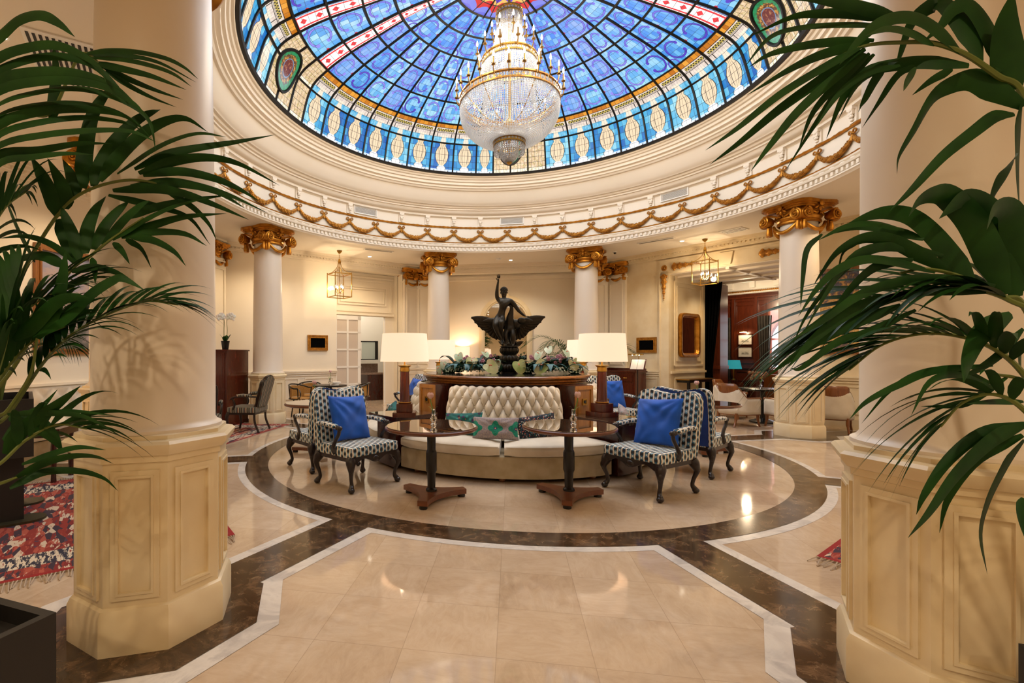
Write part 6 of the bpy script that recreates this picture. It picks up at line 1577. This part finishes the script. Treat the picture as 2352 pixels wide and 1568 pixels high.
([(-1.885,-6.284,1.010),(-1.806,-6.271,1.026),(-1.743,-6.261,1.050)],[([(-1.771,-6.266,1.009),(-1.736,-6.232,1.037),(-1.695,-6.186,1.055),(-1.619,-6.126,1.043),(-1.569,-6.067,1.002),(-1.557,-6.009,0.936)],0.032),
([(-1.754,-6.263,1.044),(-1.627,-6.264,1.103),(-1.495,-6.275,1.136),(-1.377,-6.294,1.142),(-1.283,-6.321,1.128)],0.032),
([(-1.728,-6.258,1.097),(-1.597,-6.246,1.142),(-1.498,-6.244,1.164),(-1.390,-6.242,1.157)],0.026),
([(-1.780,-6.267,1.279),(-1.601,-6.269,1.287),(-1.432,-6.288,1.280),(-1.255,-6.313,1.218)],0.026),
([(-1.771,-6.266,1.274),(-1.707,-6.241,1.255),(-1.656,-6.212,1.198),(-1.633,-6.184,1.130)],0.070),
([(-1.675,-6.250,1.283),(-1.508,-6.263,1.297),(-1.306,-6.289,1.287)],0.016),
([(-1.789,-6.268,1.133),(-1.712,-6.271,1.224),(-1.570,-6.270,1.314),(-1.457,-6.278,1.389)],0.054),
([(-1.797,-6.270,1.186),(-1.763,-6.238,1.253),(-1.720,-6.192,1.303),(-1.699,-6.144,1.364)],0.048),
]),
],
'right':[([(1.760,-5.940,1.573),(1.733,-5.944,2.026),(1.641,-5.959,2.315),(1.559,-5.973,2.377),(1.459,-5.989,2.445),(1.357,-6.006,2.480),(1.257,-6.022,2.482),(1.156,-6.039,2.473),(1.068,-6.053,2.439)],[([(1.620,-5.963,2.336),(1.580,-5.989,2.433),(1.545,-6.022,2.515),(1.525,-6.059,2.583)],0.096),
([(1.573,-5.971,2.390),(1.562,-5.970,2.467),(1.525,-5.972,2.558),(1.482,-5.975,2.611),(1.439,-5.977,2.599),(1.402,-5.978,2.548),(1.346,-5.982,2.496)],0.063),
([(1.505,-5.982,2.425),(1.499,-5.968,2.502),(1.464,-5.953,2.600),(1.444,-5.932,2.652),(1.425,-5.908,2.658),(1.392,-5.884,2.627),(1.377,-5.855,2.537),(1.384,-5.821,2.496)],0.063),
([(1.445,-5.992,2.452),(1.376,-6.020,2.502),(1.288,-6.060,2.528),(1.199,-6.104,2.514),(1.111,-6.151,2.469),(1.023,-6.201,2.389),(0.949,-6.251,2.304)],0.052),
([(1.364,-6.005,2.476),(1.259,-6.069,2.482),(1.134,-6.158,2.449),(1.008,-6.259,2.374)],0.036),
([(1.250,-6.024,2.561),(1.102,-6.077,2.574),(0.944,-6.145,2.570),(0.839,-6.212,2.527)],0.036),
([(1.243,-6.025,2.554),(1.136,-6.023,2.587),(1.052,-6.008,2.607),(0.967,-5.989,2.618),(0.843,-5.972,2.577)],0.033),
([(1.230,-6.027,2.537),(1.094,-6.041,2.546),(0.966,-6.049,2.546),(0.872,-6.050,2.523),(0.797,-6.046,2.435)],0.030),
([(1.176,-6.036,2.489),(1.042,-6.077,2.472),(0.926,-6.124,2.441),(0.810,-6.176,2.395),(0.729,-6.226,2.334)],0.027),
([(1.162,-6.038,2.482),(1.016,-6.080,2.437),(0.895,-6.126,2.374),(0.743,-6.182,2.275)],0.030),
([(1.149,-6.040,2.479),(1.013,-6.086,2.397),(0.854,-6.147,2.291),(0.706,-6.212,2.167),(0.594,-6.275,2.081)],0.033),
([(1.149,-6.040,2.462),(1.026,-6.063,2.375),(0.882,-6.091,2.271),(0.759,-6.117,2.167),(0.657,-6.139,2.090)],0.033),
([(1.149,-6.040,2.448),(1.013,-6.096,2.337),(0.886,-6.166,2.219),(0.779,-6.241,2.098),(0.693,-6.319,1.999)],0.030),
([(1.162,-6.038,2.448),(1.082,-6.030,2.368),(1.019,-6.009,2.287),(0.992,-5.978,2.182)],0.027),
([(1.176,-6.036,2.445),(1.117,-6.003,2.387),(1.073,-5.948,2.298),(0.998,-5.888,2.144)],0.025),
([(1.243,-6.025,2.418),(1.226,-5.979,2.429),(1.206,-5.911,2.409),(1.196,-5.830,2.331)],0.033),
([(1.216,-6.029,2.421),(1.194,-6.008,2.370),(1.186,-5.972,2.320),(1.199,-5.927,2.313)],0.027),
([(1.297,-6.016,2.411),(1.282,-5.969,2.398),(1.280,-5.898,2.351),(1.285,-5.813,2.309)],0.027),
([(1.307,-6.014,2.404),(1.210,-6.117,2.310),(1.095,-6.264,2.212)],0.022),
([(1.257,-6.022,2.411),(1.146,-6.063,2.377),(1.031,-6.115,2.292),(0.930,-6.170,2.163)],0.025),
([(1.472,-5.987,2.411),(1.379,-5.977,2.440),(1.307,-5.951,2.456),(1.233,-5.919,2.453),(1.187,-5.878,2.391),(1.161,-5.830,2.272)],0.055),
([(1.641,-5.959,2.281),(1.569,-5.961,2.334),(1.515,-5.956,2.378),(1.462,-5.948,2.372),(1.415,-5.937,2.340),(1.369,-5.925,2.243),(1.336,-5.909,2.166),(1.343,-5.886,2.112)],0.066),
([(1.613,-5.964,2.257),(1.554,-5.979,2.252),(1.481,-5.998,2.201),(1.373,-6.024,2.116),(1.266,-6.051,2.005),(1.192,-6.073,1.939)],0.041),
([(1.620,-5.963,2.125),(1.641,-5.912,2.102),(1.668,-5.838,2.040),(1.725,-5.748,2.009)],0.055),
([(1.421,-5.995,2.397),(1.376,-5.981,2.376),(1.337,-5.956,2.344)],0.027),
([(1.637,-5.960,2.288),(1.665,-5.922,2.194),(1.713,-5.864,2.101),(1.775,-5.796,1.989)],0.077),
]),
([(1.783,-5.916,1.310),(1.701,-5.929,1.574),(1.647,-5.938,1.673),(1.599,-5.946,1.684),(1.532,-5.957,1.719),(1.429,-5.974,1.759),(1.340,-5.988,1.773),(1.273,-5.999,1.759)],[([(1.641,-5.939,1.684),(1.618,-5.952,1.799),(1.564,-5.974,1.906),(1.502,-5.999,1.962),(1.433,-6.028,1.979),(1.371,-6.056,1.945),(1.315,-6.085,1.907)],0.089),
([(1.607,-5.945,1.691),(1.553,-5.967,1.799),(1.473,-6.000,1.916),(1.379,-6.038,1.983),(1.312,-6.074,1.982),(1.244,-6.113,1.953),(1.188,-6.151,1.900)],0.081),
([(1.504,-5.962,1.725),(1.461,-5.971,1.787),(1.377,-5.989,1.883),(1.305,-6.004,1.937),(1.227,-6.022,1.949),(1.156,-6.038,1.934),(1.078,-6.056,1.902)],0.067),
([(1.675,-5.934,1.705),(1.630,-5.968,1.830),(1.560,-6.018,1.931),(1.469,-6.079,1.930),(1.388,-6.143,1.856)],0.089),
([(1.436,-5.973,1.760),(1.336,-5.994,1.814),(1.236,-6.018,1.859),(1.148,-6.041,1.865),(1.061,-6.065,1.822),(1.001,-6.086,1.753),(0.967,-6.102,1.711)],0.044),
([(1.348,-5.987,1.867),(1.284,-5.948,1.911),(1.222,-5.886,1.938),(1.173,-5.810,1.932)],0.031),
([(1.286,-5.997,1.898),(1.177,-6.033,1.914),(1.072,-6.077,1.897),(0.967,-6.125,1.846)],0.028),
([(1.382,-5.982,1.763),(1.251,-6.030,1.789),(1.122,-6.091,1.792),(1.006,-6.156,1.754),(0.911,-6.222,1.689),(0.824,-6.292,1.604)],0.033),
([(1.354,-5.986,1.746),(1.213,-6.043,1.720),(1.078,-6.114,1.674),(0.951,-6.192,1.604),(0.816,-6.277,1.540)],0.031),
([(1.573,-5.950,1.718),(1.393,-5.998,1.736),(1.237,-6.050,1.725),(1.083,-6.107,1.675),(0.932,-6.166,1.587),(0.804,-6.224,1.498)],0.033),
([(1.579,-5.949,1.701),(1.457,-5.954,1.707),(1.338,-5.950,1.699),(1.218,-5.943,1.652),(1.102,-5.933,1.563),(0.989,-5.920,1.467)],0.033),
([(1.409,-5.977,1.815),(1.267,-6.008,1.841),(1.164,-6.036,1.825),(1.061,-6.066,1.748),(0.958,-6.097,1.631),(0.897,-6.122,1.524)],0.031),
([(1.314,-5.993,1.801),(1.193,-6.028,1.778),(1.096,-6.066,1.706),(1.019,-6.105,1.617),(0.968,-6.143,1.544)],0.036),
([(1.252,-6.003,1.850),(1.106,-6.070,1.806),(0.985,-6.153,1.697),(0.853,-6.248,1.546)],0.036),
([(1.150,-6.020,1.863),(1.130,-5.971,1.833),(1.152,-5.893,1.759),(1.109,-5.812,1.623)],0.019),
([(1.027,-6.040,1.884),(0.975,-6.057,1.834),(0.954,-6.072,1.736),(0.939,-6.088,1.646)],0.017),
([(1.276,-5.999,1.658),(1.139,-6.043,1.610),(1.007,-6.096,1.556),(0.890,-6.152,1.496),(0.783,-6.210,1.433)],0.036),
([(1.215,-6.009,1.689),(1.069,-6.080,1.623),(0.931,-6.172,1.546),(0.809,-6.272,1.463)],0.036),
([(1.322,-5.992,1.642),(1.153,-6.052,1.572),(1.025,-6.121,1.540),(0.884,-6.200,1.462),(0.814,-6.273,1.462)],0.025),
]),
([(1.656,-6.038,1.258),(1.592,-6.048,1.388),(1.541,-6.057,1.427),(1.477,-6.067,1.440)],[([(1.522,-6.060,1.619),(1.403,-6.115,1.560),(1.313,-6.182,1.483),(1.242,-6.254,1.423)],0.062),
([(1.472,-6.068,1.410),(1.378,-6.071,1.452),(1.286,-6.067,1.445),(1.209,-6.057,1.392),(1.135,-6.045,1.283)],0.023),
([(1.479,-6.067,1.396),(1.332,-6.129,1.441),(1.202,-6.205,1.423),(1.097,-6.286,1.337)],0.023),
([(1.465,-6.069,1.468),(1.266,-6.136,1.454),(1.123,-6.209,1.415),(0.994,-6.287,1.374),(0.902,-6.366,1.334)],0.023),
([(1.508,-6.062,1.432),(1.400,-6.081,1.360),(1.335,-6.093,1.346),(1.249,-6.109,1.346)],0.021),
([(1.556,-6.054,1.360),(1.427,-6.121,1.364),(1.283,-6.211,1.364)],0.021),
([(1.561,-6.054,1.245),(1.545,-6.020,1.150),(1.546,-5.966,1.030),(1.581,-5.898,0.908),(1.664,-5.815,0.745)],0.091),
([(1.561,-6.054,1.288),(1.445,-6.100,1.250),(1.303,-6.164,1.161),(1.182,-6.232,1.067),(1.079,-6.301,1.017)],0.047),
([(1.561,-6.054,1.295),(1.439,-6.072,1.266),(1.342,-6.084,1.186),(1.274,-6.092,1.084),(1.250,-6.092,1.018)],0.034),
([(1.554,-6.055,1.259),(1.450,-6.043,1.181),(1.402,-6.008,1.051),(1.414,-5.956,0.923)],0.036),
([(1.556,-6.054,1.072),(1.534,-6.074,1.028),(1.514,-6.102,0.973)],0.026),
([(1.550,-6.055,1.511),(1.641,-5.952,1.466),(1.778,-5.801,1.422)],0.039),
([(1.556,-6.054,1.576),(1.491,-6.068,1.504),(1.417,-6.083,1.454),(1.357,-6.097,1.432)],0.031),
]),
],
}
def frond(pts, ln, n, dr, w, roll, st, parent, mat=None, seed=0, r0=.011):
    r_ = random.Random(seed); path = smoothpath(pts, 8); N = len(path)
    b = MB(); b.tube(path, [r0*(1-.75*i/(N-1)) for i in range(N)], 6)
    sb = b.build('midrib', M['stem'], None)
    b = MB()
    for k in range(n):
        q = st+(1-st)*(k+.5)/n
        i = min(N-2, int(q*(N-1))); p = path[i]+(path[i+1]-path[i])*(q*(N-1)-i); t = (path[i+1]-path[i]).normalized()
        h = t.cross(Vector((0,0,1))); h = h.normalized() if h.length > 1e-3 else Vector((1,0,0)); u = h.cross(t).normalized()
        for sg in (-1, 1):
            a = rad(roll+r_.uniform(-9,9)); side = (h*cos(a)+u*sin(a))*sg
            tip = (k+.5)/n
            d = (t*(.72+.6*tip)+side*(.9-.55*tip)+u*.28).normalized()
            L = ln*(.62+.55*sin(PI*min(1, .12+.80*tip)))*r_.uniform(.88,1.1)*(1-.35*max(0, tip-.75)/.25)
            g = dr*r_.uniform(.75,1.25); ww = w*.5*r_.uniform(.85,1.1)*(1-.35*tip)
            fold = d.cross(Vector((0,0,1))); fold = fold.normalized() if fold.length > .05 else h
            tp = (t-d*t.dot(d)); tp = tp.normalized() if tp.length > .05 else h; fold = (tp*.85+fold*.35*(1 if fold.dot(tp) > 0 else -1)).normalized()
            rows = []; S = 9
            for j in range(S+1):
                v = j/S; c = p+d*(L*v)+Vector((0,0,-g*L*v*v*(.55+.45*v)))
                bw = ww*(min(1, .25+v*5)*(1-v**2.2)+.012)
                tw = fold*bw; up = Vector((0,0,.28*bw))
                rows.append([b.v(c-tw+up), b.v(c), b.v(c+tw+up)])
            for A_, B_ in zip(rows, rows[1:]):
                b.f([A_[0],A_[1],B_[1],B_[0]]); b.f([A_[1],A_[2],B_[2],B_[1]])
    o = b.build('frond', mat or M['leaf'], parent, smooth=70, recalc=False); sb.parent = o; return o
def blade_frond(rib, blades, parent, seed=0):
    r_ = random.Random(seed); path = smoothpath(rib, 8); N = len(path)
    b = MB(); b.tube(path, [.011*(1-.6*i/(N-1)) for i in range(N)], 6); sb = b.build('midrib', M['stem'], None)
    b = MB()
    for pts, w in blades:
        pa = smoothpath(pts, 5); n = len(pa)-1; rows = []; th = r_.uniform(-.6, .6)
        yv = Vector((-.16,.987,0))       # across the fan of the frond
        prev = None
        for j, c in enumerate(pa):
            t = (pa[min(j+1,n)]-pa[max(j-1,0)]).normalized(); q = yv.cross(t).normalized()
            if prev and q.dot(prev) < 0: q = -q
            prev = q
            k = (q*cos(th)+yv*sin(th)).normalized(); v = j/n
            bw = w*.5*(min(1, .35+v*4)*(1-v**2.4)+.015); up = t.cross(k)*(.25*bw)
            rows.append([b.v(c-k*bw+up), b.v(c), b.v(c+k*bw+up)])
        for A_, B_ in zip(rows, rows[1:]): b.f([A_[0],A_[1],B_[1],B_[0]]); b.f([A_[1],A_[2],B_[2],B_[1]])
    o = b.build('frond', M['leaf'], parent, smooth=75, recalc=False); sb.parent = o; return o
def planter(p, s, h, rz, lab):
    t = empty('square_planter', (p[0],p[1],0), rz, lab, 'planter', 'dark square planters')
    b = MB(); w = s/2; k = .035
    for c_, d_ in (((0,-w+k/2,h/2),(s,k,h)),((0,w-k/2,h/2),(s,k,h)),((-w+k/2,0,h/2),(k,s-2*k,h)),((w-k/2,0,h/2),(k,s-2*k,h))): b.box(c_, d_)
    b.box((0,0,h*.4),(s-2*k,s-2*k,h*.8)); b.build('box', M['concrete'], t, smooth=0)
    b = MB(); b.box((0,0,h*.82),(s-2*k,s-2*k,.05)); b.build('soil', M['soil'], t, smooth=0); return t
planter((-2.02,-6.38), .56, .50, rad(-10), 'dark square planter in the bottom left corner')
planter((2.02,-6.10), .56, .50, rad(-8), 'dark square planter at the bottom right edge')
def palm(name, key, base, lab):
    t = empty(name, base, 0, lab, 'palm'); t_inv = Vector(base)
    for i, f_ in enumerate(FR[key]):
        pts = [Vector(p)-t_inv for p in f_[0]]
        pts = [Vector((0.02*i-.08, .01*i, 0)), (Vector((0.02*i-.08,0,0))*.55+pts[0]*.45)+Vector((0,0,.05))]+pts
        # the extra foot of the stalk carries no leaflets
        q0 = sum((b_-a_).length for a_, b_ in zip(pts, pts[1:])); 
        st = (2+f_[6]*(len(f_[0])-1))/(len(pts)-1)
        frond(pts, f_[1], f_[2], f_[3], f_[4], f_[5], st, t, seed=i*7+len(key))
    for i, (rib, bl) in enumerate(BL[key]):
        rb = [Vector((.03*i-.06,-.03,0))]+[Vector(p)-t_inv for p in rib]
        blade_frond(rb, [([Vector(p)-t_inv for p in q], w) for q, w in bl], t, i+3)
    b = MB(); b.lathe([(0,0),(.07,0),(.06,.12),(.03,.22),(0,.24)], 12); b.build('crown_base', M['stem'], t)
palm('kentia_palm', 'left', (-2.02,-6.38,.42), 'big dark green palm in the left foreground arching over the column')
palm('kentia_palm', 'right', (2.02,-6.10,.42), 'big dark green palm in the right foreground arching over the column')
def small_palm(p, z0, n, L, lab, seed, pot, mat=None, ln=.3, up=1.0):
    t = empty('potted_palm', (p[0],p[1],0), 0, lab, 'palm', 'palms farther back'); r_ = random.Random(seed)
    for i in range(n):
        a = 2*PI*i/n+r_.uniform(-.2,.2); k = r_.uniform(.75,1.1)*L; e = up*r_.uniform(.7,1.25)
        pts = [(0,0,z0),(.10*k*cos(a),.10*k*sin(a),z0+.40*k*e),(.35*k*cos(a),.35*k*sin(a),z0+.78*k*e),(.68*k*cos(a),.68*k*sin(a),z0+.88*k*e),(1.0*k*cos(a),1.0*k*sin(a),z0+.68*k*e)]
        frond(pts, ln, 15, .5, .024, 20, .35, t, mat, seed*31+i, .009)
    if pot:
        b = MB(); w, h = pot; b.box((0,0,h/2),(w,w,h)); b.build('pot', M['black'], t, smooth=0)
small_palm((-4.62,-4.05), 1.02, 11, .95, 'green palm growing in the raised black trough behind the left palm', 5, None, None, .34)
small_palm((1.72,6.5), .80, 12, 1.25, 'leafy palm at the back behind the right column of the niche', 9, (.4,.8), None, .34)
small_palm((2.32,6.2), .80, 6, 1.05, 'palm with tall arching leaves at the back right of the niche column', 12, (.36,.8), None, .38)
# ------------------------------------------------------------------ lights the place has, and some added fill
def point(p, w, col=(1,.78,.52), r=.06, parent=None):
    l = bpy.data.lights.new('lamp_light', 'POINT'); l.energy = w; l.color = col; l.shadow_soft_size = r
    o = bpy.data.objects.new('lamp_light', l); C.objects.link(o); o.location = p; return o
def spot(p, w, col=(1,.80,.55), ang=110, r=.05, blend=.7, to=None):
    l = bpy.data.lights.new('spot_light', 'SPOT'); l.energy = w; l.color = col; l.spot_size = rad(ang); l.spot_blend = blend; l.shadow_soft_size = r
    o = bpy.data.objects.new('spot_light', l); C.objects.link(o); o.location = p
    if to: o.rotation_euler = (Vector(to)-Vector(p)).to_track_quat('-Z', 'Y').to_euler()
    return o
WARM = (1.0, .77, .5)
K = 1.0
# chandelier candles
for k in range(6):
    a = 2*PI*k/6; point((1.02*cos(a), 1.02*sin(a), 5.92), 42*K, (1,.84,.62), .12)
point((0,0,6.45), 60*K, (1,.84,.62), .1); point((0,0,5.2), 40*K, (1,.86,.66), .1)
# daylight coming down through the stained glass
l = bpy.data.lights.new('dome_daylight', 'AREA'); l.shape = 'DISK'; l.size = 6.6; l.energy = 250*K; l.color = (.86,.93,1.0)
o = bpy.data.objects.new('dome_daylight', l); C.objects.link(o); o.location = (0,0,6.70)
# lanterns, table lamps
for (x, y), z in LN: point((x, y, z+.3), 36*K, WARM, .06)
for p, _ in LMP: point((p[0],p[1],p[2]+.88), 16*K, WARM, .05)
point((-1.52,7.30,1.60), 22*K, WARM, .05); point((-6.32,-3.02,1.55), 20*K, WARM, .05)
# recessed spots
for p, _, z in DL: spot((p[0],p[1],z-.03), 90*K, WARM, 130, .05)
# unseen fill spots added in the hall behind the camera; then spots beside it
for x, y in ((-1.5,-8.2),(1.5,-8.2),(-1.6,-10.2),(1.6,-10.2)):
    downlight((x, y), 'added fill spot in the unseen hall ceiling behind the camera'); spot((x,y,SOF-.03), 125*K, (1,.79,.53), 150, .06)
for p, lab in (((-4.6,-5.4),'ceiling spot left of the left palm'), ((4.4,-5.6),'ceiling spot right of the right palm')):
    downlight(p, lab); spot((p[0],p[1],SOF-.03), 170*K, (1,.76,.48), 130, .05)
# picture light, added fill point brightening the bar, bar window, lobby, reading light
pb = wp(45,-1.48,BD-.20,2.22); point(pb, 3*K, (1,.7,.36), .03); pb = wp(45,-.9,11.2,3.2); point(pb, 55*K, WARM, .1)
pw = wp(45,-.1,BD-.1,2.0); l = bpy.data.lights.new('window_daylight','AREA'); l.shape='RECTANGLE'; l.size=1.3; l.size_y=1.9; l.energy=60; l.color=(.9,.95,1); o=bpy.data.objects.new('window_daylight',l); C.objects.link(o); o.location=pw; o.rotation_euler=(PI/2,0,-rad(45)+PI*0)
pl_ = wp(-45,1.3,8.4,3.6); point(pl_, 70*K, (1,.93,.82), .1)
pm = wp(45,-1.45,5.98,1.44); point(pm, 1.2*K, WARM, .02)
w = bpy.data.worlds.new('World'); bpy.context.scene.world = w; w.use_nodes = True
w.node_tree.nodes['Background'].inputs[0].default_value = (.8,.75,.68,1); w.node_tree.nodes['Background'].inputs[1].default_value = .12
# ------------------------------------------------------------------ camera
cd = bpy.data.cameras.new('camera'); co = bpy.data.objects.new('camera', cd); C.objects.link(co)
cd.sensor_width = 36; cd.lens = 36*1094.1/2352; cd.shift_x = (1176-997.87)/2352; cd.shift_y = (813.58-784)/2352; cd.clip_start = .05
co.location = (.052,-7.74,1.5); co.rotation_euler = (PI/2, 0, .1625)
sc = bpy.context.scene; sc.camera = co
sc.view_settings.view_transform = 'Standard'; sc.view_settings.look = 'None'; sc.view_settings.gamma = 1; sc.view_settings.exposure = 0.25; sc.view_settings.use_curve_mapping = False
sc.cycles.max_bounces = 8; sc.cycles.diffuse_bounces = 4; sc.cycles.glossy_bounces = 4; sc.cycles.transmission_bounces = 6; sc.cycles.transparent_max_bounces = 24
sc.cycles.sample_clamp_indirect = 4; sc.cycles.caustics_reflective = False; sc.cycles.caustics_refractive = False
sc.cycles.use_denoising = True
